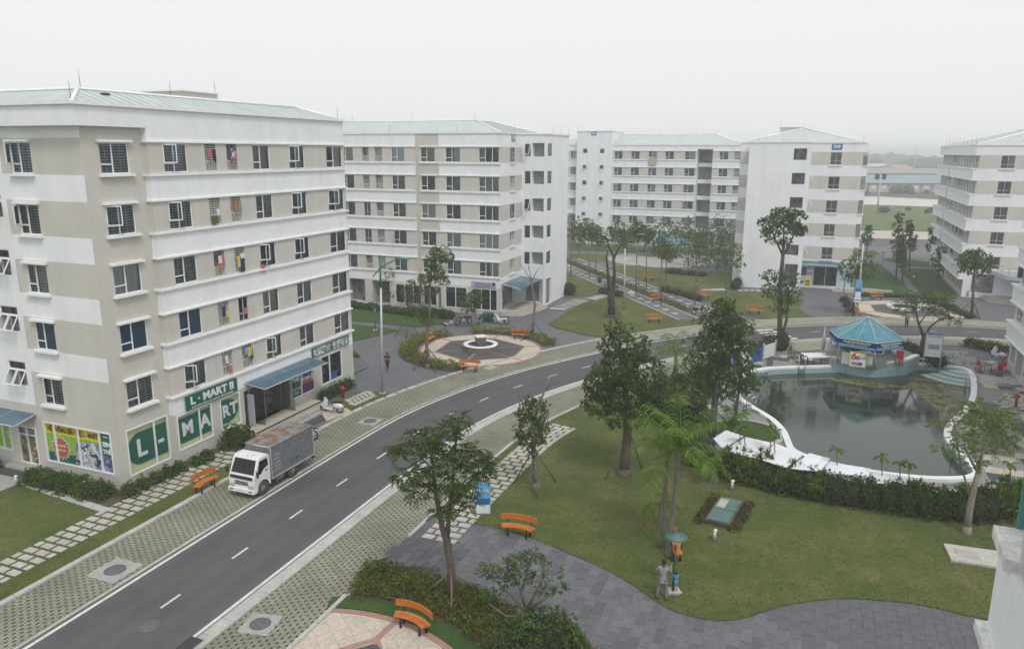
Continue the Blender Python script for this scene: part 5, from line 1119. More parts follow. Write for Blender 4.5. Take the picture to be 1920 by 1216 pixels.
# floating algae along the far wall and in the shallow corner, then the corner steps
def algae_mat():
    m_, n, b, o = _new('algae_float'); t = _noise(n, .9, 6, .7); r = _ramp(n, t.outputs[0], [(.35, (.10, .105, .04)), (.55, (.20, .19, .065)), (.72, (.30, .28, .13))]); n.links.new(r.outputs[0], b.inputs['Base Color']); b.inputs['Roughness'].default_value = .55
    tr = n.nodes.new('ShaderNodeBsdfTransparent'); mx = n.nodes.new('ShaderNodeMixShader'); k = _noise(n, 1.6, 7, .75); rr = _ramp(n, k.outputs[0], [(.42, (.12,)*3), (.56, (.85,)*3)]); n.links.new(rr.outputs[0], mx.inputs[0]); n.links.new(tr.outputs[0], mx.inputs[1]); n.links.new(b.outputs[0], mx.inputs[2]); n.links.new(mx.outputs[0], o.inputs[0])
algae_mat()
for pts in ([(1548, 707), (1575, 716), (1620, 724), (1660, 727), (1700, 722), (1706, 708), (1722, 700), (1760, 703), (1790, 712), (1808, 720), (1806, 752), (1795, 782), (1779, 795), (1762, 772), (1735, 752), (1712, 734), (1690, 726), (1650, 716), (1600, 710)],):
    q = smooth_closed([rel(p) for p in px(pts, WZ)], 5); q = [(x+random.uniform(-.12, .12), y+random.uniform(-.12, .12)) for x, y in q]; b = MB(); b.cap(q, WZ+.012, 'algae_float'); obj('algae', b, pool)
plain('step_pale', (.40, .47, .46), .5); st = MB(); cc = Vector(rel(G2(1806, 696)))
for k, (r_, z) in enumerate(((3.3, WZ+.04), (2.6, WZ+.16), (1.9, .0), (1.2, .12))):
    st.prism([(cc.x, cc.y)]+[(cc.x+r_*math.cos(a), cc.y+r_*math.sin(a)) for a in np.linspace(R(175), R(285), 12)], -1, z, 'pool_mosaic', 'step_pale')
obj('pool_steps', st, pool)
def ladder(u, v, du, label, h=.8, z=.22):
    p = G(u, v); b = MB()
    for s in (-.25, .25): b.tube([(s, -.35, 0), (s, -.35, h*.8), (s, -.2, h), (s, .15, h), (s, .4, h*.75), (s, .4, -1.0)], .03, 'chrome', 6)
    for k in range(4): b.box(-.25, .36, -.2-.22*k, .25, .44, -.16-.22*k, 'chrome')
    return tag(obj('pool_ladder', b, None, (p.x, p.y, z), du), label, 'ladder')
ladder(1411, 768, R(-70), 'chrome pool ladder hooked over the rim near the round grass patch'); ladder(1822, 722, R(70), 'chrome pool ladder by the corner steps of the pool', .6)
ladder(1500, 690, R(180), 'metal pool ladder below the white table on the rim', .9); ladder(1800, 852, R(60), 'white pool ladder rails over the rim by the palm bed', .5)
# deck sheet with darker and paler slabs
plain('deck_grey', (.24, .24, .235), .8, var=.1, scale=1.2, fine=8)
DECK = px([(1345, 700), (1340, 740), (1330, 800), (1345, 850), (1420, 880), (1560, 905), (1700, 925), (1830, 935), (2030, 960), (2010, 700), (1930, 690), (1850, 672), (1770, 664), (1700, 668), (1560, 664), (1450, 664)])
gp_ = Vector(G2(1398, 812)); plain('deck_beige', (.46, .42, .34), .8, var=.1, scale=1.2, fine=8); dk = sheet('pool_deck', DECK, .03, 'deck_grey', [POOL_HOLE])
def slab(p, a, c, m_, z=.036, par=dk):
    b = MB(); b.box(-a/2, -c/2, 0, a/2, c/2, .02, m_); obj('deck_slab', b, par, (p.x, p.y, z), GRID+random.uniform(-.01, .01))
rs_ = random.Random(4)
for i in range(-40, 60):
    for j in range(-30, 40):
        c = Vector((27., 50.))-E2*(i*1.0)+E1*(j*1.0); m_ = rs_.choices((None, 'black_tile', 'deck_beige', 'slate'), (3, 2.2, 2.6, 1))[0]
        if m_ and 14 < c.x < 42 and inside(tuple(c), DECK) and not any(inside(tuple(c+E1*a-E2*b_), POOL_OUT) for a in (-.5, 0, .5) for b_ in (-.5, 0, .5)) and (c-gp_).length > 3: slab(c, .96, .96 if rs_.random() < .6 else .5, m_)
# wavy black and white strips
for (u, v, w_, l) in ((1868, 712, 3.4, 2.2), (1905, 765, 2.4, 2.6)):
    c = Vector(G2(u, v)); b = MB(); n1, n2 = int(w_/.3), int(l/.16)
    for i in range(n1):
        for j in range(n2):
            z0_ = .05*math.sin(i*1.6); p = c+E1*((j+.0)*.16-l/2+z0_)-E2*(i*.3-w_/2)
            b.face([(p.x+E1.x*a-E2.x*d_, p.y+E1.y*a-E2.y*d_, .062) for a, d_ in ((0, 0), (0, .3), (.16, .3), (.16, 0))], 'ink' if (i//2+j) % 2 else 'poster_white')
    tag(obj('wavy_tiles', b, dk), kind='stuff')
# round grass patch with its own kerb
gp = Vector(G2(1398, 812)); b = MB(); b.lathe([(2.35, .0), (2.35, .10), (2.05, .12)], 'kerb_stone', 40, cap=False); ring = obj('grass_patch_kerb', b, None, (gp.x, gp.y, .03)); ring['kind'] = 'structure'
sheet('grass_patch', circle(gp, 2.1, 36), .14, 'lawn_green')
# terrace and kiosk
TZ = .5
ter = [POOL_OUT[i] for i in range(22*4+1, 26*4+2)]
sheet('kiosk_terrace', ter+px([(1556, 668), (1560, 655), (1600, 647), (1650, 645), (1700, 652), (1722, 672)]), TZ, 'deck_grey', thick=.6)
KC = Vector((29.23, 60.31)); KR = 2.95; KA = R(-39.75)-R(60)-R(60)
kk = thing('kiosk', 'hexagonal poolside kiosk with a blue glass roof, white ribs and blue printed banners', 'kiosk', (KC.x, KC.y, TZ))
kang = [KA+R(60)*i for i in range(6)]; ez, az = 2.7-TZ, 4.22-TZ
colour('kiosk_roof', (.07, .235, .30), .35, var=.2, scale=.9); colour('banner_blue', (.012, .03, .16), .6, var=.2, scale=2)
colour('rib_grey', (.48, .54, .54), .5)
for i in range(6):
    a, c = kang[i], kang[(i+1) % 6]; A = Vector((KR*math.cos(a), KR*math.sin(a), ez)); B_ = Vector((KR*math.cos(c), KR*math.sin(c), ez)); T = Vector((0, 0, az)); M = (A+B_)/2
    for P, Q in ((A, M), (M, B_)):
        b = MB(); b.face([P, Q, T], 'kiosk_roof'); b.face([Q-Vector((0, 0, .04)), P-Vector((0, 0, .04)), T-Vector((0, 0, .04))], 'kiosk_roof'); pn = obj('roof_panel', b, kk)
    b = MB(); b.tube([A+Vector((0, 0, .03)), T+Vector((0, 0, .04))], .035, 'rib_grey', 5); b.tube([M+Vector((0, 0, .02)), M.lerp(T, .72)+Vector((0, 0, .03))], .022, 'rib_grey', 5); b.tube([A, B_], .03, 'rib_grey', 5); b.tube([A.lerp(T, .72), B_.lerp(T, .72)], .018, 'rib_grey', 5); obj('roof_rib', b, kk)
    d = (B_-A).normalized(); nrm = Vector((-d.y, d.x, 0)) if Vector((-d.y, d.x, 0)).dot(M) < 0 else Vector((d.y, -d.x, 0))
    b = MB(); lo = Vector((0, 0, -.62)); b.face([A*.985, B_*.985, B_*.985+lo, A*.985+lo], 'banner_blue'); bn = obj('banner', b, kk)
    b = MB(); b.face([(A*.99).lerp(B_*.99, .02)+Vector((0, 0, -.36)), (A*.99).lerp(B_*.99, .98)+Vector((0, 0, -.44)), (A*.99).lerp(B_*.99, .98)+Vector((0, 0, -.6)), (A*.99).lerp(B_*.99, .02)+Vector((0, 0, -.6))], 'sky_blue'); obj('banner_stripe', b, kk)
    b = MB(); b.tube([A*.93*1+Vector((0, 0, -A.z*.93)), Vector((A.x*.93, A.y*.93, ez))], .07, 'steel', 8); obj('post', b, kk)
    if i != 3:
        P, Q = A*.8, B_*.8; b = MB(); P.z = Q.z = 0; u = Vector((P.x, P.y)); v_ = Vector((Q.x, Q.y)); b.prism([tuple(u), tuple(v_), tuple(v_*.9), tuple(u*.9)], 0, 1.0, 'steel' if i % 2 else 'poster_white', 'poster_white'); obj('counter', b, kk)
def banner_txt(i, s, size, zoff, m_, w_):
    a, c = kang[i], kang[(i+1) % 6]; A = Vector((KR*math.cos(a), KR*math.sin(a), ez)); B_ = Vector((KR*math.cos(c), KR*math.sin(c), ez)); M = (A+B_)/2*1.0; d = (B_-A)
    if (RT.xy.dot(d.xy)) < 0: d = -d
    text_on(kk, s, M.x, M.y, ez+zoff, size, m_, math.atan2(d.y, d.x), .004, w_)
for i in range(6):
    mid = kang[i]+R(30); toward = math.cos(mid)*(-KC.x)+math.sin(mid)*(-KC.y)
    if toward > 20:
        banner_txt(i, 'CHÀO MỪNG QUÝ KHÁCH ĐẾN VỚI BỂ BƠI', .17, -.18, 'poster_white', 2.1); banner_txt(i, 'GIẢI KHÁT - ĂN NHANH', .15, -.36, 'poster_white' if i % 2 else 'poster_yellow', 1.6)
b = MB(); b.ball((0, 0, 1.35), (.5, .35, .25), 'dark_metal'); b.box(-1.2, -.6, 1.0, .4, .3, 1.3, 'dark_room'); b.box(.3, -1.0, .9, 1.0, -.4, 1.25, 'poster_blue'); obj('equipment', b, kk)
# things on the terrace
def box_thing(name, label, cat, p, z, rz, fn):
    t = thing(name, label, cat, (p[0], p[1], z), rz); fn(t); return t
def poster_board(t):
    b = MB(); b.box(-.62, 0, 0, .62, .05, 1.25, 'poster_yellow'); obj('frame', b, t); b = MB(); b.box(-.55, -.02, .06, .55, 0, 1.15, 'poster_white'); obj('sheet', b, t)
    text_on(t, 'ốc', -.2, -.035, .82, .55, 'red_paint', 0, .03, .6); b = MB(); b.box(-.45, -.03, .15, .35, -.02, .42, 'photo_phone'); obj('picture', b, t)
    text_on(t, 'ỐC LUỘC\nNƯỚNG', .3, -.035, .8, .14, 'sky_blue')
box_thing('poster_board', 'white poster with red lettering and yellow frame leaning before the kiosk counter', 'poster', G2(1607, 688, TZ), TZ, R(-28), poster_board)
def plastic_chair(t, m_='red_paint', s=1):
    b = MB(); b.box(-.22, -.22, .42, .22, .22, .46, m_, bev=.01); obj('seat', b, t)
    b = MB(); b.box(-.22, .18, .46, .22, .22, .88, m_); obj('backrest', b, t)
    for x in (-.2, .2):
        for y in (-.2, .2): b = MB(); b.tube([(x*1.1, y*1.1, 0), (x, y, .43)], [.022, .03], m_, 5); obj('leg', b, t)
        b = MB(); b.box(x-.025, -.2, .62, x+.025, .2, .65, m_); obj('armrest', b, t)
box_thing('plastic_chair', 'red plastic armchair standing stacked tall beside the kiosk counter', 'chair', G2(1685, 686, TZ), TZ, R(150), lambda t: (plastic_chair(t), setattr(t, 'scale', (1.25, 1.25, 1.5))))
def basket(t):
    b = MB(); b.lathe([(.38, 0), (.45, .35), (.42, .36), (.35, .05)], 'teal_glass', 14); obj('tub', b, t); b = MB(); b.ball((.1, 0, .4), (.16, .12, .14), 'red_paint'); b.ball((-.12, .05, .38), (.15, .12, .1), 'dark_metal'); obj('contents', b, t)
box_thing('plastic_tub', 'pale teal plastic tub with odds and ends on the kiosk terrace', 'tub', G2(1632, 689, TZ), TZ, 0, basket)
def shed(t):
    b = MB(); b.prism([(-.8, -.6), (.8, -.6), (.8, .6), (-.8, .6)], 0, 1.25, 'concrete'); b.raw([(-.85, -.65, 1.25), (.85, -.65, 1.25), (.85, .65, 1.25), (-.85, .65, 1.25), (-.85, 0, 1.7), (.85, 0, 1.7)], [(0, 1, 5, 4), (2, 3, 4, 5), (0, 4, 3), (1, 2, 5)], 'concrete'); obj('housing', b, t); b = MB(); b.box(-.1, -.63, .2, .5, -.6, 1.0, 'red_paint'); obj('door', b, t)
box_thing('pump_house', 'small grey pump housing with a red door beside the kiosk', 'housing', G2(1566, 684), .03, R(-25), shed)
def white_table(t):
    b = MB(); b.box(-1.3, -.7, .8, 1.3, .7, .86, 'poster_white', bev=.01); obj('table_top', b, t)
    for x in (-1.15, 0, 1.15):
        for y in (-.6, .6): b = MB(); b.box(x-.03, y-.03, 0, x+.03, y+.03, .8, 'dark_metal'); obj('leg', b, t)
box_thing('table', 'long white table with dark legs on the pool rim beside the pump housing', 'table', G2(1532, 684), .03, R(5), white_table)
def closed_umbrella(t):
    b = MB(); b.tube([(0, 0, 0), (0, 0, 2.9)], .03, 'steel', 6); obj('pole', b, t); b = MB(); b.lathe([(.06, .9), (.17, 1.2), (.13, 2.0), (.03, 2.85)], 'curtain_grey', 8); obj('canopy', b, t); b = MB(); b.lathe([(.28, 0), (.28, .08), (.05, .12)], 'concrete', 12); obj('base', b, t)
box_thing('umbrella', 'closed grey parasol on a pole standing near the white poolside table', 'umbrella', G2(1541, 674), .03, 0, closed_umbrella)
# metal railing by the table
b = MB(); A_, B_ = Vector(G2(1477, 672)), Vector(G2(1512, 690)); d = B_-A_
for z in (.15, .55, .95): b.bar((0, 0, z), (d.x, d.y, z), .03, 'dark_metal')
for i in range(12): b.bar((d.x*i/11, d.y*i/11, 0), (d.x*i/11, d.y*i/11, .95), .022, 'dark_metal')
tag(obj('railing', b, None, (A_.x, A_.y, .03)), 'dark metal railing slanting down to the pool ladder', 'railing')
# blue and white hoarding panels on the far side of the pool
hq = [(1388, 692), (1400, 688), (1416, 682), (1430, 675), (1452, 670)]
hd = thing('hoarding', 'low hoarding of alternating blue and white metal sheets between posts', 'hoarding', (*G2(1388, 692), .03)); h0 = Vector(G2(1388, 692))
colour('hoard_blue', (.025, .09, .30), .5)
hp = [Vector(G2(1370, 700))-h0]+[Vector(G2(*p))-h0 for p in ((1388, 692), (1408, 685), (1430, 677), (1452, 670))]
for k in range(4):
    a, c = hp[k], hp[k+1]; b = MB(); m_ = 'hoard_blue' if k in (0, 2) else 'poster_white'
    b.face([(a.x, a.y, .15), (c.x, c.y, .15), (c.x, c.y, 1.35), (a.x, a.y, 1.35)], m_); b.face([(c.x+.03, c.y+.03, .15), (a.x+.03, a.y+.03, .15), (a.x+.03, a.y+.03, 1.35), (c.x+.03, c.y+.03, 1.35)], m_); obj('panel', b, hd)
for a in hp: b = MB(); b.box(a.x-.06, a.y-.06, 0, a.x+.06, a.y+.06, 1.55, 'galvanised'); obj('post', b, hd)
# white corrugated shelter roofs between hedge and pool
def shelter(pts, z, label):
    P = [G(u, v, z) for u, v in pts]; _c = sum(P, Vector())/len(P); P = [q.lerp(_c, .045) for q in P]; c = sum(P, Vector())/len(P); t = thing('shelter', label, 'shelter', (c.x, c.y, 0), 0)
    L_ = [(p-c) for p in P]; A, B_, Cq, D = L_; n = max(4, int((B_-A).length/.22)); b = MB(); pr_ = None
    for i in range(n+1):
        f_ = i/n; lo, hi = A.lerp(B_, f_), D.lerp(Cq, f_); dz = .006*(1 if i % 2 else -1); cur = (Vector((lo.x, lo.y, z+dz)), Vector((hi.x, hi.y, z+.1+dz)))
        if pr_: b.face([pr_[0], cur[0], cur[1], pr_[1]], 'shelter_white'); b.face([q_-Vector((0, 0, .03)) for q_ in (pr_[1], cur[1], cur[0], pr_[0])], 'shelter_white')
        pr_ = cur
    obj('roof_sheet', b, t)
    for q_ in (A, B_, Cq, D): b = MB(); b.tube([(q_.x*.95, q_.y*.95, 0), (q_.x*.95, q_.y*.95, z)], .03, 'dark_metal', 5); obj('post', b, t)
    return t
colour('shelter_white', (.70, .72, .76), .45, var=.07, scale=1)
for k, (pts, z) in enumerate((([(1336, 821), (1355, 842), (1395, 820), (1361, 808)], 1.5), ([(1356, 844), (1416, 859), (1452, 833), (1397, 821)], 1.45), ([(1417, 859), (1475, 877), (1510, 853), (1453, 833)], 1.4), ([(1478, 878), (1538, 884), (1558, 862), (1517, 851)], 1.35), ([(1540, 884), (1630, 894), (1634, 881), (1552, 868)], 1.25), ([(1636, 905), (1716, 908), (1722, 902), (1634, 884)], 1.15))):
    shelter(pts, z, ['first white corrugated shelter roof, beside the round grass patch', 'second white corrugated shelter roof, next past the grass patch', 'third white corrugated shelter roof, touching the pool rim', 'short white shelter roof standing proud over the pool edge', 'long narrow white shelter roof along the pool edge', 'last low white shelter roof, bent, nearest the leaning pale tree'][k])
# notice board, barrier panel, cafe set, hydrant
def board(t):
    for x in (-.62, .62): b = MB(); b.box(x-.04, -.04, 0, x+.04, .04, 3.0, 'steel'); obj('post', b, t)
    b = MB(); b.box(-.58, -.03, .95, .58, .03, 2.95, 'poster_white'); obj('panel', b, t); b = MB(); b.box(-.58, -.035, 2.8, .58, -.03, 2.95, 'poster_blue'); obj('header', b, t)
    text_on(t, 'NỘI QUY BỂ BƠI', 0, -.045, 2.65, .13, 'poster_blue'); text_on(t, '\n'.join(['1. Quý khách mua vé trước khi vào', '2. Giữ gìn vệ sinh chung', '3. Không đùa nghịch trong hồ', '4. Trẻ em phải có người lớn', '5. Không mang đồ ăn uống', '6. Tắm tráng trước khi xuống']), 0, -.045, 1.8, .07, 'poster_blue', width=1.0)
box_thing('notice_board', 'tall white rules board on two posts beside the forked tree', 'notice board', G2(1745, 690), .03, R(-22), board)
def barrier(t):
    for x in (-1.0, -.8, .8, 1.0): b = MB(); b.tube([(x, 0, 0), (x, 0, 1.25)], .035, 'galvanised', 6); obj('post', b, t)
    b = MB(); b.box(-.76, -.02, .25, .76, .02, 1.15, 'poster_white'); 
    for i in range(60): x, z = random.uniform(-.7, .6), random.uniform(.3, 1.05); b.box(x, -.026, z, x+.1, -.02, z+.035, 'ink')
    obj('panel', b, t)
box_thing('gate_panel', 'low black and white patterned gate panel between steel posts on the deck', 'gate', G2(1785, 684), .05, R(-10), barrier)
b = MB(); b.box(-1.1, -.2, .42, 1.1, .2, .48, 'concrete'); b.box(-1.0, -.15, 0, -.7, .15, .42, 'concrete'); b.box(.7, -.15, 0, 1.0, .15, .42, 'concrete')
p = G(1735, 683); tag(obj('stone_bench', b, None, (p.x, p.y, .03), R(-8)), 'grey stone bench under the forked tree behind the pool', 'bench')
def round_table(t):
    b = MB(); b.lathe([(.42, .70), (.42, .74)], 'steel', 18); obj('table_top', b, t); b = MB(); b.tube([(0, 0, 0), (0, 0, .7)], .04, 'steel', 6); obj('leg', b, t)
tb_ = Vector(G2(1858, 696)); box_thing('cafe_table', 'round steel table among red plastic chairs on the pool deck', 'table', tb_, .05, 0, round_table)
for k, (dx, dy, rz, lb) in enumerate(((-.85, .1, 90, 'red plastic chair at the steel table facing the shop wing'), (.8, -.1, -90, 'red plastic chair at the steel table with its back to the shop wing'), (0, -.9, 180, 'red plastic chair at the steel table with its back to the wavy tiles'))):
    box_thing('plastic_chair', lb, 'chair', (tb_.x+dx, tb_.y+dy), .05, R(rz), lambda t: plastic_chair(t))
b = MB(); b.lathe([(.09, 0), (.09, .6), (.14, .62), (.14, .7), (.1, .9), (.02, .97)], 'red_paint', 10); b.box(-.2, -.06, .68, .2, .06, .8, 'red_paint'); p = G(1904, 763); tag(obj('fire_hydrant', b, None, (p.x, p.y, .05)), 'red fire hydrant on the deck beside wavy tiles', 'hydrant')
# green hatch, bollard lights, slab in the lawn
hc = Vector(G2(1358, 965)); t = thing('pit_cover', 'long green metal pit cover in the lawn ringed by clipped brown shrubs', 'cover', (hc.x, hc.y, .05), GRID+R(-8))
colour('hatch_green', (.095, .165, .15), .6, var=.3, scale=1.5); t.scale = (.84, .84, 1); b = MB(); b.box(-1.7, -.72, 0, 1.7, .72, .22, 'soil'); obj('kerb', b, t)
for x0, x1, m_ in ((-1.6, -.05, 'hatch_green'), (.0, 1.6, 'hatch_green')): b = MB(); b.box(x0, -.62, .22, x1, .62, .27, m_, bev=.01); obj('lid', b, t)
b = MB(); b.box(.1, .05, .28, 1.3, .55, .286, 'path_stone'); obj('worn_patch', b, t)
def bollard(u, v, label):
    p = G(u, v); t = thing('bollard_light', label, 'bollard light', (p.x, p.y, .05)); b = MB(); b.tube([(0, 0, 0), (0, 0, .52)], .075, 'galvanised', 10); obj('post', b, t); b = MB(); b.ball((.02, 0, .54), (.095, .085, .08), 'poster_white'); obj('head', b, t)
bollard(1339, 1016, 'short grey bollard light standing alone in the lawn'); bollard(1372, 921, 'short grey bollard light at the foot of the poolside hedge'); bollard(32, 912, 'dark bollard light at the corner of the shop steps')
sp = Vector(G2(1838, 1048)); t = thing('concrete_slab', 'weathered concrete inspection slab lying on the lawn near the wall', 'slab', (sp.x, sp.y, .05), GRID+R(4)); b = MB(); b.box(-.75, -1.3, 0, .75, 1.3, .12, 'path_stone', bev=.02); obj('slab', b, t); b = MB(); b.box(-.35, .1, .12, .3, .95, .15, 'path_stone', bev=.01); obj('lid', b, t)
# ================================================================== VEGETATION
rng = np.random.default_rng(5)
def leaf_arrays(P, A, L, W, droop=.25):
    """one bent rhombus per leaf"""
    n = len(P); A = A/np.maximum(1e-6, np.linalg.norm(A, axis=1, keepdims=True))
    rv = rng.normal(size=(n, 3)); B = np.cross(A, rv); B /= np.maximum(1e-6, np.linalg.norm(B, axis=1, keepdims=True))
    L = np.asarray(L).reshape(-1, 1)*np.ones((n, 1)); W = np.asarray(W).reshape(-1, 1)*np.ones((n, 1))
    mid = P+A*L*.45; tip = P+A*L; tip[:, 2] -= (L*droop)[:, 0]
    V = np.stack([P, mid+B*W*.5, tip, mid-B*W*.5], 1).reshape(-1, 3)
    return V
def leaf_mesh(name, V, mats, pick=None):
    n = len(V)//4; me = bpy.data.meshes.new(name); me.vertices.add(len(V)); me.vertices.foreach_set('co', V.astype(np.float32).ravel())
    me.loops.add(n*4); me.loops.foreach_set('vertex_index', np.arange(n*4, dtype=np.int32)); me.polygons.add(n)
    me.polygons.foreach_set('loop_start', np.arange(0, n*4, 4, dtype=np.int32)); me.polygons.foreach_set('loop_total', np.full(n, 4, dtype=np.int32))
    for m_ in mats: me.materials.append(MATS[m_])
    if pick is not None: me.polygons.foreach_set('material_index', pick.astype(np.int32))
    me.update(calc_edges=True); me.validate(); return me
def clump_points(c, r, n, per=7, shell=.55, gap=.35):
    """leaf tufts spread through an ellipsoid, thicker towards its skin"""
    k = max(1, n//per); d = rng.normal(size=(k, 3)); d /= np.linalg.norm(d, axis=1, keepdims=True)
    rad = shell+(1-shell)*rng.random(k)**.6; rad *= 1+.22*np.sin(d[:, 0]*5+c[0])*np.cos(d[:, 1]*4+d[:, 2]*5)
    C = np.array(c)+d*rad[:, None]*np.array(r); C = np.repeat(C, per, 0); out_ = np.repeat(d, per, 0)
    A = rng.normal(size=C.shape)*.75+out_*.55+np.array([0, 0, -.05]); C = C+rng.normal(size=C.shape)*.03
    v_ = np.sin(C[:, 0]*3.3+c[2])*np.sin(C[:, 1]*2.9+1.3)*np.sin(C[:, 2]*3.7+c[0]); keep = (v_ > -.12) | (rng.random(len(C)) < gap); return C[keep], A[keep]
def pinnate(c, r, n, size, shell=.35):
    """feathery compound leaves: drooping stalks with paired leaflets"""
    k = max(2, n//9); d = rng.normal(size=(k, 3)); d[:, 2] *= .7; d /= np.linalg.norm(d, axis=1, keepdims=True); rad = shell+(1-shell)*rng.random(k)**.7
    C = np.array(c)+d*rad[:, None]*np.array(r); a = d*.7+rng.normal(size=C.shape)*.6; a[:, 2] = a[:, 2]*.5+.12; a /= np.linalg.norm(a, axis=1, keepdims=True); L_ = size*rng.uniform(1.5, 2.6, k)
    sd_ = np.cross(a, [0, 0, 1.]); sd_ /= np.maximum(1e-6, np.linalg.norm(sd_, axis=1, keepdims=True)); P, A, S_ = [], [], []
    for t_ in np.linspace(.12, 1, 7):
        p = C+a*(L_*t_)[:, None]; p[:, 2] -= .35*L_*t_*t_
        for s_ in (-1, 1): P.append(p); A.append(sd_*s_*.9+a*.6+rng.normal(size=a.shape)*.12); S_.append(size*(.42+.5*math.sin(math.pi*(.15+.75*t_)))*np.ones(k))
    P, A, S_ = np.concatenate(P), np.concatenate(A), np.concatenate(S_); return leaf_arrays(P, A, S_, S_*.34, .25)
def on_plane(foot, u, v):
    d = FWD + RT*((u-960)/F_PX) - UPV*((v-608)/F_PX); t = foot.y/d.y
    return Vector((d.x*t-foot.x, 0, CAM_H+d.z*t-foot.z))
def tree(name, label, foot_px, trunk, limbs, blobs, leaf='leaf_mid', size=.16, wid=.45, dens=1.0, barkm='bark', group=None, foot=None, props=0, prop_h=2.2, leaf2=None, droop=.25, twigs=2, cat='tree', shell=.5, pin=False, gap=.35):
    """trunk, limbs: photo points (u, v, radius[, depth]); blobs: (u, v, half width, half height, leaves[, depth]) in photo pixels at the tree's own distance"""
    f_ = G(*foot_px) if foot is None else foot; f_ = Vector(f_); f_.z = .05; t = thing(name, label, cat, f_, 0, group); mpp = (f_-Vector((0, 0, CAM_H))).dot(FWD)/F_PX
    def P(q): p = on_plane(f_, q[0], q[1]); return Vector((p.x, q[3] if len(q) > 3 else 0, p.z))
    b = MB(); pts = [P(q) for q in trunk]; pts[0] = Vector((pts[0].x*0, 0, -.1)); b.tube(pts, [q[2] for q in trunk], barkm, 9)
    b.tube([Vector((0, 0, -.1)), Vector((0, 0, .12)), Vector((pts[1].x*.1, 0, .35))], [trunk[0][2]*1.7, trunk[0][2]*1.25, trunk[0][2]], barkm, 9); obj('trunk', b, t)
    ends = []
    for lm in limbs:
        b = MB(); b.tube([P(q) for q in lm], [q[2] for q in lm], barkm, 6); obj('limb', b, t); ends.append(P(lm[-1]))
    Vs = []; tw = MB(); pk = []
    nodes = ends+[pts[-1]]
    for bl in blobs:
        c = on_plane(f_, bl[0], bl[1]); dep = bl[5] if len(bl) > 5 else 0.; c = Vector((c.x, dep, c.z)); rx, rz = bl[2]*mpp, bl[3]*mpp; ry = (rx*.6+rz*.4)
        n = int(bl[4]*dens)
        if pin:
            V_ = pinnate((c.x, c.y, c.z), (rx, ry, rz), n, size); Vs.append(V_); pk.append((rng.random(len(V_)//4) < .3).astype(int) if leaf2 else np.zeros(len(V_)//4))
        Q, A = clump_points((c.x, c.y, c.z), (rx, ry, rz), int(n*1.25) if not pin else 14, shell=shell, gap=gap); Vs.append(leaf_arrays(Q, A, size*.9*rng.uniform(.55, 1.25, len(Q)), size*wid*rng.uniform(.7, 1.2, len(Q)), droop))
        pk.append((rng.random(len(Q)) < .3).astype(int) if leaf2 else np.zeros(len(Q)))
        src = min(nodes, key=lambda e: (e-c).length)
        for k in range(twigs+1):
            tgt = c if k == 0 else c+Vector((random.uniform(-.7, .7)*rx, random.uniform(-.7, .7)*ry, random.uniform(-.5, .7)*rz)); mid = src.lerp(tgt, .5)+Vector((random.uniform(-.1, .1), random.uniform(-.1, .1), random.uniform(0, .15)))*rx
            tw.tube([src, mid, tgt], [.035 if k == 0 else .022, .022, .008], barkm, 4)
    if tw.f: tag(obj('twigs', tw, t), kind='stuff')
    if Vs: obj('crown', leaf_mesh('crown', np.concatenate(Vs), [leaf]+([leaf2] if leaf2 else []), np.concatenate(pk)), t)
    for k in range(props):
        a = 2*math.pi*k/props+.6; b = MB(); e = Vector((math.cos(a)*1.35, math.sin(a)*1.35, -.05)); h = prop_h; s_ = min(range(len(pts)), key=lambda i: abs(pts[i].z-h)); top = pts[s_] if abs(pts[s_].z-h) < .8 else Vector((pts[min(1, len(pts)-1)].x*.5, 0, h))
        b.tube([e, e.lerp(top, .5)+Vector((.03, .02, .0)), top], .042, 'wood_pole', 5); obj('prop', b, t)
    return t
# --- near forked tree on the flower bed
tree('feathery_tree', 'forked tree with feathery dark leaves and wooden props in the croton bed', (845, 1133), [(845, 1133, .19), (846, 1070, .16), (838, 1015, .15), (828, 985, .11), (818, 930, .085), (812, 880, .06), (806, 830, .03)],
     [[(838, 1012, .11), (842, 960, .09, .1), (846, 920, .07, .2), (850, 880, .05, .3), (853, 845, .025, .3)], [(818, 925, .05), (792, 895, .035, -.3), (765, 882, .02, -.4)], [(845, 930, .05, .1), (872, 905, .035, .2), (896, 890, .02, .3)], [(812, 880, .04), (780, 855, .025, .3), (755, 842, .012, .4)], [(850, 885, .04, .3), (880, 860, .02, .1)]],
     [(760, 845, 32, 14, 420, .3), (795, 822, 26, 18, 420, .2), (835, 808, 22, 16, 330), (862, 790, 18, 12, 200, .3), (818, 860, 38, 20, 560, -.3), (770, 880, 30, 14, 380, -.4), (850, 850, 36, 20, 560, .3), (890, 862, 28, 16, 380, .2), (900, 888, 30, 13, 380, .3), (845, 898, 36, 18, 480, -.2), (790, 912, 22, 14, 200, -.4), (865, 930, 26, 15, 300, .3), (838, 950, 22, 14, 220, -.3), (880, 945, 18, 8, 90, .2)],
     'leaf_dark', .2, .34, 1.0, 'bark', props=3, prop_h=1.9, leaf2='leaf_mid', droop=.35, pin=True)
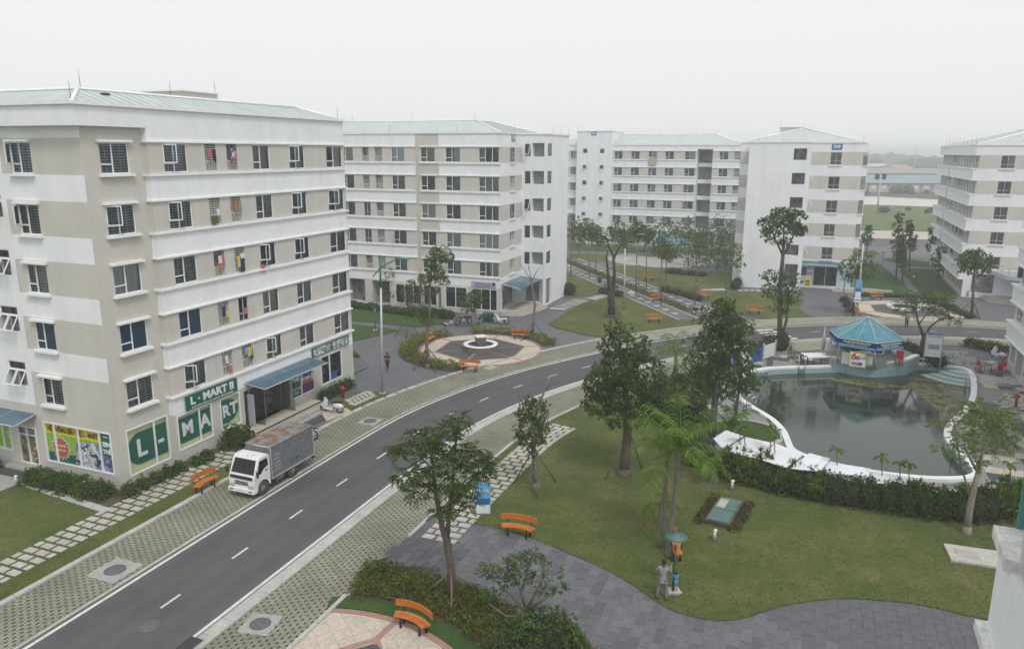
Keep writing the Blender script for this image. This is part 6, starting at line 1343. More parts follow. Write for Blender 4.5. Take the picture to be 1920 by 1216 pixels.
# --- lawn trees
tree('lawn_tree', 'slim pruned tree with a bare snag on top beside the stepping stones', (1005, 916), [(1005, 916, .17), (1003, 880, .15), (1000, 840, .13), (998, 800, .10), (1008, 765, .075), (1020, 735, .055), (1033, 700, .03)],
     [[(1000, 790, .05), (985, 765, .03, .1), (972, 740, .012, .2)], [(1020, 735, .03), (1036, 715, .018), (1038, 702, .01)], [(1000, 800, .05), (1020, 780, .03, .2), (1030, 770, .015, .2)]],
     [(985, 772, 18, 20, 420), (1008, 770, 20, 24, 520, .2), (995, 800, 30, 24, 760, -.2), (985, 822, 20, 16, 360, .2), (1012, 815, 18, 22, 380, .3), (993, 748, 10, 10, 110), (1000, 840, 12, 14, 160)], 'leaf_dark', .17, .5, 1.0, 'bark_grey', props=3, prop_h=2.6, leaf2='leaf_mid')
tree('ficus_tree', 'broad dense dark green tree with aerial roots on the lawn', (1170, 890), [(1170, 890, .32), (1174, 850, .27), (1177, 800, .23), (1175, 760, .18), (1168, 700, .13), (1162, 650, .08), (1160, 625, .05)],
     [[(1176, 790, .12), (1150, 750, .08, .4), (1120, 720, .04, .6)], [(1176, 780, .12), (1205, 745, .08, -.3), (1235, 720, .04, -.5)], [(1170, 690, .06), (1152, 650, .04, .3), (1143, 615, .02, .4)], [(1170, 690, .06), (1195, 650, .04, .2), (1212, 632, .02, .2)], [(1172, 700, .08), (1175, 640, .04, -.3), (1172, 600, .02, -.2)]],
     [(1130, 725, 38, 32, 1500, .4), (1160, 690, 44, 34, 1900), (1205, 700, 46, 36, 1900, -.2), (1235, 745, 34, 30, 1200, -.4), (1180, 745, 60, 34, 2300, .5), (1120, 760, 30, 22, 800, .3), (1165, 775, 42, 20, 1100, -.5), (1222, 770, 34, 20, 800, .2), (1145, 650, 24, 20, 500, .3), (1150, 615, 16, 16, 260, .3), (1175, 625, 16, 18, 240, -.2), (1205, 645, 18, 14, 240, .2), (1190, 665, 30, 14, 500)], 'leaf_dark', .17, .5, 1.15, 'bark', props=2, prop_h=2.6, leaf2='leaf_mid', gap=.85)
tree('tall_tree', 'tall dense tree of layered foliage standing beside the pool rim', (1335, 828), [(1335, 828, .26), (1338, 780, .22), (1342, 735, .18), (1348, 690, .13), (1352, 640, .08), (1356, 590, .04)],
     [[(1342, 740, .10), (1320, 710, .06, .3), (1300, 690, .03, .4)], [(1345, 715, .10), (1375, 690, .06, -.3), (1400, 672, .03, -.4)]],
     [(1356, 575, 22, 18, 600), (1350, 600, 44, 22, 1500), (1375, 612, 36, 20, 1000, -.3), (1345, 640, 52, 26, 1900, .3), (1385, 650, 30, 20, 700, -.3), (1330, 680, 46, 26, 1500, .4), (1375, 690, 40, 24, 1200, -.3), (1318, 712, 30, 22, 800, .3), (1350, 725, 46, 20, 1000), (1395, 718, 26, 14, 400, -.4), (1310, 748, 22, 18, 400)], 'leaf_dark', .18, .42, 1.25, 'bark_grey', leaf2='leaf_mid', droop=.4, shell=.35, gap=.8)
tree('slender_tree', 'slender pale-barked tree with sparse foliage between tall tree and pool', (1376, 812), [(1376, 812, .13), (1380, 770, .11), (1386, 730, .09), (1390, 690, .05)], [[(1384, 740, .05), (1410, 712, .03), (1435, 700, .015)]],
     [(1395, 705, 24, 16, 360), (1420, 712, 28, 12, 300, .3), (1370, 735, 18, 16, 240), (1385, 760, 16, 12, 140, -.3)], 'leaf_dark', .18, .4, 1., 'bark_grey', leaf2='leaf_mid')
tree('small_tree', 'small dark tree half hidden behind the ficus at the lawn edge', (1262, 790), [(1262, 790, .12), (1264, 750, .1), (1266, 700, .06)], [], [(1265, 725, 34, 26, 900), (1290, 745, 30, 22, 700), (1250, 755, 26, 20, 500), (1285, 700, 28, 20, 600)], 'leaf_dark', .17, .45, 1., 'bark', leaf2='leaf_mid')
tree('leaning_tree', 'leaning pale-trunked tree with sparse light leaves at the end of the hedge', (1812, 1000), [(1812, 1000, .17), (1818, 955, .15), (1826, 915, .13), (1834, 885, .11)],
     [[(1834, 885, .09), (1815, 860, .06, -.3), (1800, 835, .04, -.4), (1798, 800, .02, -.4)], [(1834, 885, .09), (1850, 850, .06, .3), (1858, 810, .04, .3), (1862, 770, .02, .3)], [(1820, 940, .05), (1812, 870, .04, .5), (1803, 800, .03, .6), (1790, 770, .02, .6)]],
     [(1770, 835, 28, 14, 200, -.4), (1800, 815, 30, 18, 300, -.4), (1840, 800, 34, 18, 340, .2), (1870, 785, 30, 20, 340, .3), (1895, 800, 24, 18, 240, .4), (1850, 840, 36, 16, 300), (1885, 830, 28, 14, 220, .3), (1815, 775, 26, 14, 200, .5), (1855, 765, 24, 12, 180, .3), (1820, 868, 26, 12, 160), (1775, 800, 16, 10, 90, .4)], 'leaf_light', .17, .36, 1.3, 'bark_pale', leaf2='leaf_mid', droop=.4, pin=True)
# --- shrub trees in the near bed
tree('frangipani', 'low spreading shrub tree with bare forked stems beside slate paving', (985, 1165), [(985, 1165, .10), (986, 1150, .09), (988, 1140, .08)],
     [[(986, 1150, .07), (962, 1125, .05, .2), (938, 1105, .035, .3), (918, 1088, .02, .3)], [(987, 1145, .07), (978, 1110, .05, -.1), (965, 1075, .035, -.2), (955, 1050, .015, -.2)], [(988, 1142, .07), (1005, 1112, .05, .1), (1018, 1085, .03, .2)], [(988, 1142, .07), (1015, 1120, .05, -.2), (1040, 1098, .025, -.3)], [(978, 1110, .04), (990, 1075, .03, .3), (1000, 1050, .015, .3)], [(985, 1155, .06), (948, 1145, .04, -.3), (915, 1120, .02, -.3)]],
     [(915, 1078, 26, 12, 300, .3), (945, 1058, 26, 14, 340, -.2), (968, 1040, 20, 12, 240, -.2), (1000, 1052, 26, 14, 340, .3), (1030, 1075, 28, 12, 320, .2), (1048, 1090, 18, 9, 160, -.3), (975, 1080, 34, 12, 300), (920, 1105, 24, 10, 200, -.2), (1015, 1102, 26, 9, 180), (955, 1100, 24, 9, 150, .3)], 'leaf_mid', .13, .42, 1.0, 'bark_grey', leaf2='leaf_dark', cat='shrub')
# --- umbrella tree before the D9 block and other street trees
tree('umbrella_tree', 'tall twin-stemmed tree with two flat leaf tiers in front of the D9 block', (1463, 648), [(1463, 648, .24), (1462, 590, .22), (1463, 540, .2), (1467, 490, .17), (1470, 450, .12)],
     [[(1463, 645, .15), (1478, 600, .12, .4), (1482, 560, .08, .5)], [(1468, 480, .1), (1450, 440, .07), (1440, 420, .03)], [(1468, 480, .1), (1488, 445, .07, .2), (1498, 425, .03, .3)], [(1469, 460, .08), (1470, 420, .05), (1468, 400, .02)]],
     [(1445, 415, 24, 10, 500), (1468, 400, 26, 12, 620), (1492, 405, 22, 10, 420, .2), (1480, 428, 34, 10, 620), (1445, 435, 20, 9, 300), (1500, 432, 18, 8, 260, .3), (1460, 450, 22, 8, 280), (1452, 515, 26, 12, 420), (1480, 525, 24, 14, 460, .4), (1465, 548, 34, 14, 560), (1490, 555, 18, 14, 300, .4), (1440, 540, 16, 9, 150), (1468, 575, 20, 12, 240, .2)], 'leaf_mid', .28, .45, 1.0, 'bark', leaf2='leaf_dark')
tree('forked_tree', 'forked tree with spreading limbs behind the pool rules board', (1727, 664), [(1727, 664, .24), (1729, 645, .2), (1733, 628, .17)], [[(1732, 632, .13), (1722, 605, .09), (1716, 580, .06), (1705, 565, .03)], [(1733, 630, .13), (1748, 612, .09, .2), (1765, 600, .06, .3), (1785, 595, .03, .3)], [(1723, 608, .06), (1735, 585, .04, -.3), (1745, 565, .02, -.3)]],
     [(1700, 568, 24, 10, 420), (1725, 555, 26, 12, 460), (1752, 558, 26, 10, 420, -.2), (1735, 575, 34, 10, 460), (1775, 572, 20, 9, 260, .3), (1785, 600, 20, 8, 220, .3), (1770, 588, 22, 8, 200), (1695, 582, 16, 7, 130)], 'leaf_mid', .22, .42, 1.2, 'bark', leaf2='leaf_olive', pin=True)
tree('round_crown_tree', 'clipped dome-crowned street tree before the terrace entrance', (1822, 592), [(1822, 592, .16), (1824, 560, .14), (1826, 525, .1), (1827, 505, .06)], [], [(1827, 485, 30, 18, 1300), (1812, 495, 20, 13, 500), (1845, 495, 20, 13, 500), (1828, 508, 26, 8, 380), (1828, 474, 18, 8, 300)], 'leaf_mid', .27, .5, 1., 'bark', props=3, prop_h=2.2, leaf2='leaf_dark')
tree('corner_tree', 'bushy green street tree by the banner lamp post at the D9 corner', (1600, 590), [(1600, 590, .14), (1602, 560, .12), (1606, 525, .09), (1608, 500, .05)], [[(1600, 588, .07), (1582, 545, .05), (1585, 510, .03)]], [(1610, 492, 26, 22, 900), (1590, 505, 20, 18, 500), (1625, 508, 20, 16, 450), (1605, 520, 26, 10, 350), (1640, 498, 10, 8, 100)], 'leaf_mid', .26, .5, 1., 'bark', props=2, prop_h=2.3, leaf2='leaf_light')
# big stump tree on the middle lawn
tree('stump_tree', 'thick-stemmed transplanted tree with two dark limbs and props on the middle lawn', (1147, 595), [(1147, 595, .42), (1146, 560, .40), (1146, 542, .36)], [[(1142, 545, .2), (1140, 515, .17), (1137, 480, .10), (1140, 470, .05)], [(1150, 545, .22), (1152, 510, .18), (1150, 480, .15), (1142, 462, .10), (1136, 448, .05)], [(1151, 485, .12), (1160, 465, .08), (1168, 450, .04)]],
     [(1140, 440, 14, 14, 260), (1158, 430, 18, 18, 380), (1172, 445, 14, 14, 260), (1150, 455, 20, 10, 200), (1148, 535, 20, 7, 160), (1160, 425, 12, 10, 150)], 'leaf_olive', .26, .42, 1., 'bark_dark', props=4, prop_h=2.2, leaf2='leaf_mid')
tree('bare_tree', 'leafless tree with upswept branches in front of the D5 entrance', (998, 636), [(998, 636, .14), (1000, 600, .12), (1003, 570, .11), (998, 540, .09), (997, 525, .07)], [[(997, 528, .05), (985, 508, .035), (972, 492, .012)], [(997, 528, .05), (992, 505, .035, .2), (990, 485, .012, .2)], [(998, 525, .05), (1008, 505, .03), (1022, 498, .01)], [(996, 530, .04), (982, 522, .025, .2), (968, 512, .01, .3)], [(990, 505, .02, .2), (999, 492, .008, .2)], [(1004, 575, .03), (1012, 560, .01)]], [], 'leaf_olive', .1, .4, 1., 'bark_grey', props=2, prop_h=2.0)
tree('street_tree', 'tall irregular tree with tufted branches in front of the D5 shops', (802, 690), [(802, 690, .15), (800, 650, .14), (803, 610, .13), (806, 560, .11), (806, 520, .09), (812, 490, .06)], [[(806, 530, .06), (825, 500, .05), (838, 480, .03)], [(806, 545, .05), (790, 525, .03), (785, 515, .015)]],
     [(825, 475, 18, 13, 420), (840, 482, 12, 10, 220), (812, 490, 16, 13, 320), (818, 510, 20, 13, 360), (828, 525, 16, 9, 220), (795, 522, 14, 9, 180), (808, 545, 18, 10, 240), (790, 585, 18, 11, 220), (805, 600, 16, 10, 200)], 'leaf_mid', .2, .42, 2.0, 'bark_grey', props=4, prop_h=2.4, leaf2='leaf_olive')
tree('street_tree', 'dark sparse tree under the arm of the double street lamp', (738, 572), [(738, 572, .13), (738, 545, .11), (740, 515, .08), (745, 480, .03)], [[(740, 520, .05), (725, 505, .03), (718, 470, .01)], [(742, 505, .04), (745, 470, .02), (748, 462, .01)]], [(735, 510, 18, 14, 340), (752, 525, 16, 10, 240), (724, 530, 20, 9, 240), (745, 500, 12, 10, 140), (730, 548, 24, 8, 220)], 'leaf_dark', .2, .42, 2.6, 'bark', leaf2='leaf_olive')
tree('street_tree', 'sparse young tree with drooping foliage beside the street lamp and lawn', (762, 632), [(762, 632, .07), (763, 600, .06), (765, 560, .05), (766, 540, .03)], [], [(768, 550, 18, 14, 260), (780, 570, 18, 12, 220), (755, 575, 14, 10, 140), (785, 595, 14, 9, 130), (770, 532, 12, 8, 110)], 'leaf_olive', .19, .4, 2.6, 'bark', props=3, prop_h=2.0, leaf2='leaf_mid')
tree('street_tree', 'round-headed small tree with forked stem behind the hedge ring and motorbikes', (893, 617), [(893, 617, .08), (893, 600, .07), (890, 585, .05)], [[(891, 590, .05), (882, 575, .04), (876, 560, .02)], [(892, 590, .05), (897, 572, .04, .1), (893, 555, .02, .1)]], [(873, 562, 16, 13, 420), (892, 552, 15, 10, 340), (880, 578, 14, 9, 220), (898, 562, 8, 8, 110)], 'leaf_mid', .2, .5, 2.0, 'bark_grey', leaf2='leaf_light')
# thin trees of the middle gardens
_mid = [(1070, 520, 1073, 425, 20, 'leaf_mid'), (1105, 520, 1103, 425, 16, 'leaf_olive'), (1117, 519, 1119, 440, 14, 'leaf_olive'), (1192, 553, 1196, 430, 14, 'leaf_olive'), (1212, 545, 1212, 435, 12, 'leaf_olive'), (1239, 573, 1241, 440, 26, 'leaf_mid'), (1249, 530, 1250, 470, 14, 'leaf_olive'), (1305, 550, 1306, 460, 28, 'leaf_mid'), (1362, 556, 1360, 475, 26, 'leaf_mid'), (1330, 500, 1335, 440, 22, 'leaf_dark'), (1290, 500, 1292, 430, 22, 'leaf_mid'), (1085, 480, 1086, 440, 14, 'leaf_mid'), (1370, 490, 1368, 440, 20, 'leaf_dark'), (1352, 470, 1350, 425, 22, 'leaf_dark'), (1400, 560, 1400, 470, 0, 'leaf_mid'), (1175, 480, 1176, 440, 16, 'leaf_dark'), (1265, 470, 1266, 435, 18, 'leaf_mid')]
_midl = ['thin tree closest to the blank D5 gable at the garden walk', 'thin tree second along the garden walk from the D5 gable', 'slim olive tree by the green bin of the garden walk', 'staked slim tree with white props on the garden walk', 'slim tree between white-propped tree and garden lamp', 'full airy tree by the motorbike end of the garden walk', 'slight tree before the round court fountain', 'yellow-green tree beside the planted end of the walk', 'leafy tree before the white tower of the D9 block', 'dark bushy tree at the back of the round court', 'tall airy tree behind the round court', 'small tree at the foot of the square stair tower', 'dark rounded tree against the D9 side wall', 'dense dark tree below the recessed shaft', '', 'dark bush-like tree below the first bay of the long back block', 'mid green tree below the long back block beside the blue court roof']
for k, (fu, fv, cu, cv_, r_, lf) in enumerate(_mid):
    if not r_: continue
    r_ *= 1.35
    tr_ = [(fu, fv, .09), ((fu*2+cu)/3, fv*.6+cv_*.4, .075), (cu, cv_+r_*.4, .05)]
    tree('garden_tree', _midl[k], (fu, fv), tr_, [], [(cu-r_*.4, cv_+r_*.2, r_*.6, r_*.6, 420), (cu+r_*.45, cv_+r_*.35, r_*.6, r_*.55, 420), (cu, cv_-r_*.35, r_*.6, r_*.6, 420), (cu, cv_+r_*.8, r_*.7, r_*.4, 260), (cu+r_*.1, cv_+r_*.1, r_*.9, r_*.8, 420)], lf, .27, .45, 1., 'bark_grey', 'thin trees of the middle gardens', props=3 if k == 3 else 0, leaf2='leaf_olive', shell=.35)
for k, (fu, fv, cu, cv_, r_, hh, lf, lb) in enumerate([(1680, 525, 1684, 445, 16, 46, 'leaf_dark', 'tall dark conifer-like tree on the lawn between D9 and the right block'), (1705, 508, 1707, 440, 12, 28, 'leaf_dark', 'second dark narrow tree next to the tall one on the right lawn'), (1692, 535, 1693, 470, 10, 30, 'leaf_dark', 'lower dark narrow tree beside the curved lawn path'), (1748, 500, 1748, 450, 14, 24, 'leaf_olive', 'greyish tree against the ribbed side of the right block'), (1760, 520, 1762, 490, 24, 26, 'leaf_olive', 'broad olive tree at the foot of the ribbed right block'), (1625, 478, 1626, 440, 14, 18, 'leaf_olive', 'hazy tree by the back road right of D9')]):
    tree('lawn_tree', lb, (fu, fv), [(fu, fv, .12), ((fu+cu)/2, (fv+cv_)/2, .09), (cu, cv_-hh*.3, .04)], [], [(cu+random.uniform(-4, 4), cv_-hh*.8+i*hh*.32, r_*(.45+.1*i if i < 4 else .7), hh*.24, 240) for i in range(6)], lf, .32, .45, 1., 'bark', leaf2='leaf_mid')
# --- palms
def palm(label, foot_px, top_px, nf, fl_px, leaf='leaf_palm', tr_r=.14, spread=1.0, droop=1.0, name='palm', cat='palm', seed=0, foot=None, el0=.1):
    rs = random.Random(seed); f_ = G(*foot_px) if foot is None else Vector(foot); f_.z = .05; t = thing(name, label, cat, f_); mpp = (f_-Vector((0, 0, CAM_H))).dot(FWD)/F_PX; top = on_plane(f_, *top_px); L_ = fl_px*mpp
    b = MB(); n = 14; pts = [Vector((0, 0, -.1)).lerp(top, i/n)+Vector((math.sin(i*.4)*.02, 0, 0)) for i in range(n+1)]; b.tube(pts, [tr_r*(1.25-.5*i/n)*(1+.06*(i % 2)) for i in range(n+1)], 'bark_grey', 9); obj('trunk', b, t)
    for k in range(nf):
        az = 2*math.pi*k/nf+rs.uniform(-.2, .2); el = rs.uniform(el0, 1.3); l = L_*rs.uniform(.8, 1.1); pr_ = []; p = top.copy(); d = Vector((math.cos(az)*math.cos(el), math.sin(az)*math.cos(el), math.sin(el)))
        ns = 12
        for i in range(ns+1):
            pr_.append(p.copy()); p = p+d*(l/ns); d = (d+Vector((0, 0, -.135*droop*(1+.4*i/ns)))).normalized()
        b = MB(); b.tube(pr_, [.022*(1-.8*i/ns) for i in range(ns+1)], leaf, 4, False)
        P_, A_, LL_ = [], [], []
        for i in range(1, int(ns*2.6)):
            f2 = i/(ns*2.6); idx = f2*ns; q0 = pr_[int(idx)].lerp(pr_[min(ns, int(idx)+1)], idx-int(idx)); tg = (pr_[min(ns, int(idx)+1)]-pr_[int(idx)]).normalized(); sd_ = tg.cross(Vector((0, 0, 1))); sd_ = sd_.normalized() if sd_.length > .05 else Vector((1, 0, 0))
            for s in (-1, 1):
                a = sd_*s*.85+tg*.55+Vector((0, 0, rs.uniform(-.25, .15))); P_.append(q0); A_.append(a); LL_.append(l*.30*(math.sin(math.pi*(.12+.8*f2)))*rs.uniform(.85, 1.1))
        V = leaf_arrays(np.array(P_), np.array(A_), np.array(LL_), np.full(len(P_), .03+.007*L_), .5); fo = obj('frond', b, t); obj('leaflets', leaf_mesh('leaflets', V, [leaf]), fo)
    return t
palm('tall palm with a full crown of arching fronds behind the orange bench', (1240, 1026), (1252, 852), 9, 108, seed=1, tr_r=.10, droop=.85, el0=.15); palm('second palm with swollen crown close to its twin by the round lamp', (1252, 1046), (1276, 838), 10, 122, seed=2, droop=.8, tr_r=.115, el0=.2)
palm('young palm frond clump low on the lawn beside the twin palm trunks', (1236, 990), (1238, 945), 5, 50, tr_r=.05, seed=3, droop=1.4)
palm('upright palm by the road behind the ficus', (1268, 722), (1268, 660), 11, 62, seed=4, droop=.8); palm('short stocky palm in the round bed on the pool deck', (1870, 838), (1866, 792), 14, 68, tr_r=.28, seed=5)
palm('palm leaning over the far pool rim', (1362, 838), (1366, 800), 9, 75, seed=6, leaf='leaf_palm'); palm('short palm at the hedge end beside the pit cover', (1342, 905), (1330, 872), 9, 60, seed=8, tr_r=.2)
# --- shrubs and hedges
def shrub(label, loc, rx, ry, h, leaf='leaf_hedge', n=700, size=.11, wid=.5, name='shrub', group=None, leaf2=None, rz=0, cat='shrub', upright=0., core=True):
    t = thing(name, label, cat, (loc[0], loc[1], .05), rz, group)
    k = max(1, n//6); d = rng.normal(size=(k, 3)); d[:, 2] = np.abs(d[:, 2]); d /= np.linalg.norm(d, axis=1, keepdims=True); rad = .72+.33*rng.random(k); rad *= 1+.12*np.sin(d[:, 0]*6+loc[0]*3)*np.cos(d[:, 1]*5+loc[1]*2)
    C = d*rad[:, None]*np.array([rx, ry, h]); C = np.repeat(C, 6, 0); A = np.repeat(d, 6, 0)*.6+rng.normal(size=C.shape)*.7; A[:, 2] += upright
    V = leaf_arrays(C, A, size*rng.uniform(.6, 1.3, len(C)), size*wid*rng.uniform(.7, 1.2, len(C)), .15); obj('foliage', leaf_mesh('foliage', V, [leaf]+([leaf2] if leaf2 else []), (rng.random(len(C)) < .35).astype(int) if leaf2 else None), t)
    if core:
        b = MB(); b.ball((0, 0, h*.36), (rx*.74, ry*.74, h*.5), 'leaf_core', 8, 5); obj('dark_core', b, t)  # solid dark ball filling the shrub's inside behind the leaves
    return t
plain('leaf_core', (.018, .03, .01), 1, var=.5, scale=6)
C0 = Vector((-20.27, 36.25))
_pl = ['bushy shrub at the building corner under the SIM poster', 'bushy shrub under the dark phone picture of the shop posters', 'bushy shrub below the right half of the people photo poster', 'bushy shrub below the left half of the people photo poster', 'bushy shrub under the green gap between photo and star posters', 'bushy shrub under the right edge of the orange star poster', 'bushy shrub under the orange star poster', 'bushy shrub next to the side door steps']
for k in range(8):
    p = C0+E2*(.3+k*.68)-E1*(.95+.2*(k % 2)); shrub(_pl[k], p, .62, .72, .92, n=1300, group='shrubs under the shop posters', leaf2='leaf_mid', size=.12)
for k, (s, h) in enumerate(((-.35, .8), (.5, .75), (1.3, .72), (2.1, .7), (2.9, .62), (4.0, .62), (4.7, .7))):
    p = C0+E1*s-E2*(.95 if k < 5 else 1.2); shrub('low green shrub in the row below the lettered shop window', p, .5, .42, h, n=700, group='shrubs along the shop front', leaf2='leaf_light', size=.11)
p = C0+E1*6.9-E2*1.35; shrub('large round shrub beside the shop entrance', p, 1.0, .85, 1.45, n=2600, leaf2='leaf_dark', size=.13)
for k in range(5): p = C0+E1*(16.3+k*.75)-E2*1.0; shrub('spiky dark hedge shrub at the far end of the shop front', p, .5, .4, .85, 'leaf_blue', 600, group='hedge at the far shop end', upright=.8, size=.16, wid=.25)
for k in range(3): p = C0+E2*(8.9+k*.8)-E1*.9; shrub('bushy shrub left of the shop side door', p, .65, .7, .95, n=1000, group='shrubs by the side door', leaf2='leaf_mid', size=.12)
b = MB(); b.box(-.3, -.2, 0, .3, .2, .7, 'beige_tile', bev=.01); p = C0+E2*1.35-E1*.75; tag(obj('meter_box', b, None, (p.x, p.y, .05), GRID+.3), 'small beige box standing among the shrubs at the building corner', 'box')
# big near bush
p = G(1020, 1205); shrub('large round glossy bush at the edge of the slate paving', (p.x, p.y-.6), 1.5, 1.2, 1.55, 'leaf_mid', 5200, .17, .42, leaf2='leaf_blue'); p = G(955, 1212); shrub('lower dark bush beside the large glossy one', (p.x, p.y-.5), .8, .7, .9, 'leaf_mid', 1600, .14, .45, leaf2='leaf_dark')
# poolside hedge: individual plants set close together
HL = [Vector(G2(u, v)) for u, v in ((1345, 893), (1400, 912), (1480, 932), (1560, 948), (1660, 962), (1750, 978), (1830, 985), (1900, 975), (1990, 985))]
hcum = [0.]
for a, c in zip(HL[:-1], HL[1:]): hcum.append(hcum[-1]+(c-a).length)
def hl(s):
    for i in range(len(HL)-1):
        if s <= hcum[i+1]: return HL[i].lerp(HL[i+1], (s-hcum[i])/(hcum[i+1]-hcum[i]))
    return HL[-1]
_kinds = [('leaf_hedge', 'leaf_dark', 0.2, .13, .45, 'dense green hedge plant in the poolside hedge'), ('leaf_mid', 'leaf_light', 1.6, .42, .24, 'upright broad-leaved canna clump in the poolside hedge'), ('leaf_dark', 'leaf_wine', .3, .14, .5, 'dark leafy hedge plant in the poolside hedge'), ('leaf_wine', 'leaf_dark', .3, .13, .5, 'wine-tinted hedge plant in the poolside hedge')]
s = .3; k = 0
while s < hcum[-1]:
    for row in (0, 1):
        q = hl(s+row*.35); nx = hl(min(hcum[-1], s+.6))-q; nn_ = Vector((-nx.y, nx.x)).normalized() if nx.length > .01 else Vector((0, 1)); ki = random.choices((0, 1, 2, 3), (3, 4.5, 3, 1.2))[0]; lf, l2, up, sz, lw_, lb = _kinds[ki]
        hh = random.uniform(1.15, 1.5)*(1.0 if row == 0 else 1.1)
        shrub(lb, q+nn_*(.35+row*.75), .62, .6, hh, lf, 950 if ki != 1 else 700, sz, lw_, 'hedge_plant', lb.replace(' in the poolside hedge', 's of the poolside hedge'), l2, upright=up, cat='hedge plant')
    s += .82; k += 1
for k, (u, v, h) in enumerate(((1388, 880, 2.4), (1397, 882, 2.4), (1445, 890, 2.8), (1453, 896, 2.5), (1654, 932, 2.3), (1688, 938, 2.1), (1705, 945, 2.3), (1895, 950, 2.4), (1860, 965, 1.8), (1570, 915, 2.2))):
    p = G(u, v); palm('thin stalked palm seedling poking up through the poolside hedge', (u, v), (u, v-h*33), 6, 17, tr_r=.03, seed=20+k, droop=1.2)['group'] = 'palm seedlings in the poolside hedge'
b = MB()
# hedges elsewhere
def hedge_run(a, c, n, label, grp, rx=.6, h=.8, leaf='leaf_hedge', l2='leaf_mid', cnt=400, size=.14, **kw):
    A, B_ = Vector(G2(*a)), Vector(G2(*c))
    for i in range(n): q = A.lerp(B_, (i+.5)/n); shrub(label, q, rx, rx*.8, h*random.uniform(.85, 1.15), leaf, cnt, size, .5, 'shrub', grp, l2, **kw)
hedge_run((655, 575), (760, 590), 10, 'low dark hedge shrub below the dark garage openings', 'hedge below the garage openings', 1.0, .8, 'leaf_dark', cnt=320)
hedge_run((765, 592), (850, 598), 6, 'rounded shrub at the foot of the D5 shop windows', 'shrubs at the D5 shop windows', .9, 1.1, 'leaf_dark', 'leaf_mid', 420)
hedge_run((1695, 660), (1765, 690), 6, 'dark shrub behind the pool around the forked tree', 'shrubs around the forked tree', 1.0, 1.2, 'leaf_dark', 'leaf_mid', 500)
hedge_run((1270, 820), (1310, 880), 5, 'dark shrub in the thicket between the palms and the pool', 'thicket between palms and pool', 1.0, 1.5, 'leaf_dark', 'leaf_mid', 900); hedge_run((1240, 800), (1320, 790), 4, 'mid green shrub behind the palms by the pool walk', 'shrubs behind the palms', 1.0, 1.5, 'leaf_mid', 'leaf_light', 800)
hedge_run((1330, 690), (1440, 662), 6, 'yellowish shrub along the road behind the hoarding', 'shrubs behind the hoarding', .9, 1.3, 'leaf_light', 'leaf_mid', 500); hedge_run((1430, 662), (1475, 655), 2, 'taller dark shrub at the end of the hoarding', 'dark shrubs at the hoarding end', 1.0, 2.0, 'leaf_mid', 'leaf_blue', 700)
hedge_run((1125, 550), (1165, 557), 3, 'low mounded shrub by the stump tree', 'mounded shrubs at the stump tree', .9, .9, 'leaf_olive', 'leaf_dark', 350); hedge_run((1240, 545), (1315, 565), 8, 'brownish low shrub along the garden walk', 'brownish shrubs of the garden walk', .8, .8, 'leaf_olive', 'leaf_wine', 300)
hedge_run((1250, 512), (1320, 518), 5, 'low shrub mound before the round court', 'shrub mounds before the round court', 1.2, .8, 'leaf_olive', 'leaf_dark', 300); hedge_run((1064, 556), (1070, 551), 1, 'dark shrub at the corner of the blank D5 gable', 'shrub at the gable corner', 1.1, 1.9, 'leaf_dark', 'leaf_mid', 600)
hedge_run((1376, 545), (1384, 535), 2, 'shrub at the foot of the white D9 tower', 'shrubs at the D9 tower foot', .9, 1.3, 'leaf_dark', 'leaf_mid', 400); hedge_run((1580, 562), (1600, 590), 3, 'dry clipped shrub round the corner tree', 'dry shrubs round the corner tree', .8, .8, 'leaf_olive', 'leaf_wine', 300)
hedge_run((1770, 575), (1822, 598), 6, 'low clipped hedge shrub at the court edge before the terrace', 'court hedge before the terrace', .8, .55, 'leaf_hedge', 'leaf_dark', 260); hedge_run((1612, 555), (1720, 558), 10, 'low hedge shrub behind the far court bench', 'hedge behind the far court', .8, .45, 'leaf_dark', 'leaf_hedge', 220)
hedge_run((1815, 648), (1890, 664), 8, 'yellow-green shrub in the oval bed by the pool wing', 'shrubs of the oval bed', .9, .8, 'leaf_yellow', 'leaf_mid', 420)
PM = Matrix.Translation((hc.x, hc.y, 0)) @ Matrix.Rotation(GRID+R(-8), 4, 'Z')
for k in range(14):
    x, y = (-1.45+k*.48, .84) if k < 7 else (-1.45+(k-7)*.48, -.84); q = PM @ Vector((x, y, 0)); shrub('brown clipped shrub edging the %s long side of the pit cover' % ('road-facing' if k < 7 else 'pool-facing'), q, .3, .2, .32, 'leaf_wine', 260, .09, .5, 'shrub', 'brown shrubs round the pit cover', 'leaf_croton', core=False)
# flower bed and planting rings: too many small leaves to count
def scatter_bed(name, label_kind, test, bbox, n, h, leaf, leaf2, size=.13, wid=.5, z=.07):
    P = []
    while len(P) < n:
        q = (random.uniform(bbox[0], bbox[2]), random.uniform(bbox[1], bbox[3]))
        if test(q): P.append((q[0], q[1], z+h*random.uniform(.25, 1)*(.75+.35*math.sin(q[0]*2.1)*math.cos(q[1]*1.7))))
    P = np.repeat(np.array(P), 6, 0)+rng.normal(size=(n*6, 3))*np.array([.07, .07, .03]); A = rng.normal(size=P.shape)*.8; A[:, 2] += .5
    V = leaf_arrays(P, A, size*rng.uniform(.6, 1.3, len(P)), size*wid, .2); return tag(obj(name, leaf_mesh(name, V, [leaf]+([leaf2] if leaf2 else []), (rng.random(len(P)) < .4).astype(int) if leaf2 else None)), kind='stuff')
BEDIN = lambda q: inside(q, BED) and math.hypot(q[0]-RC[0], q[1]-RC[1]) > RR+.75
xs = [p[0] for p in BED]; ys = [p[1] for p in BED]
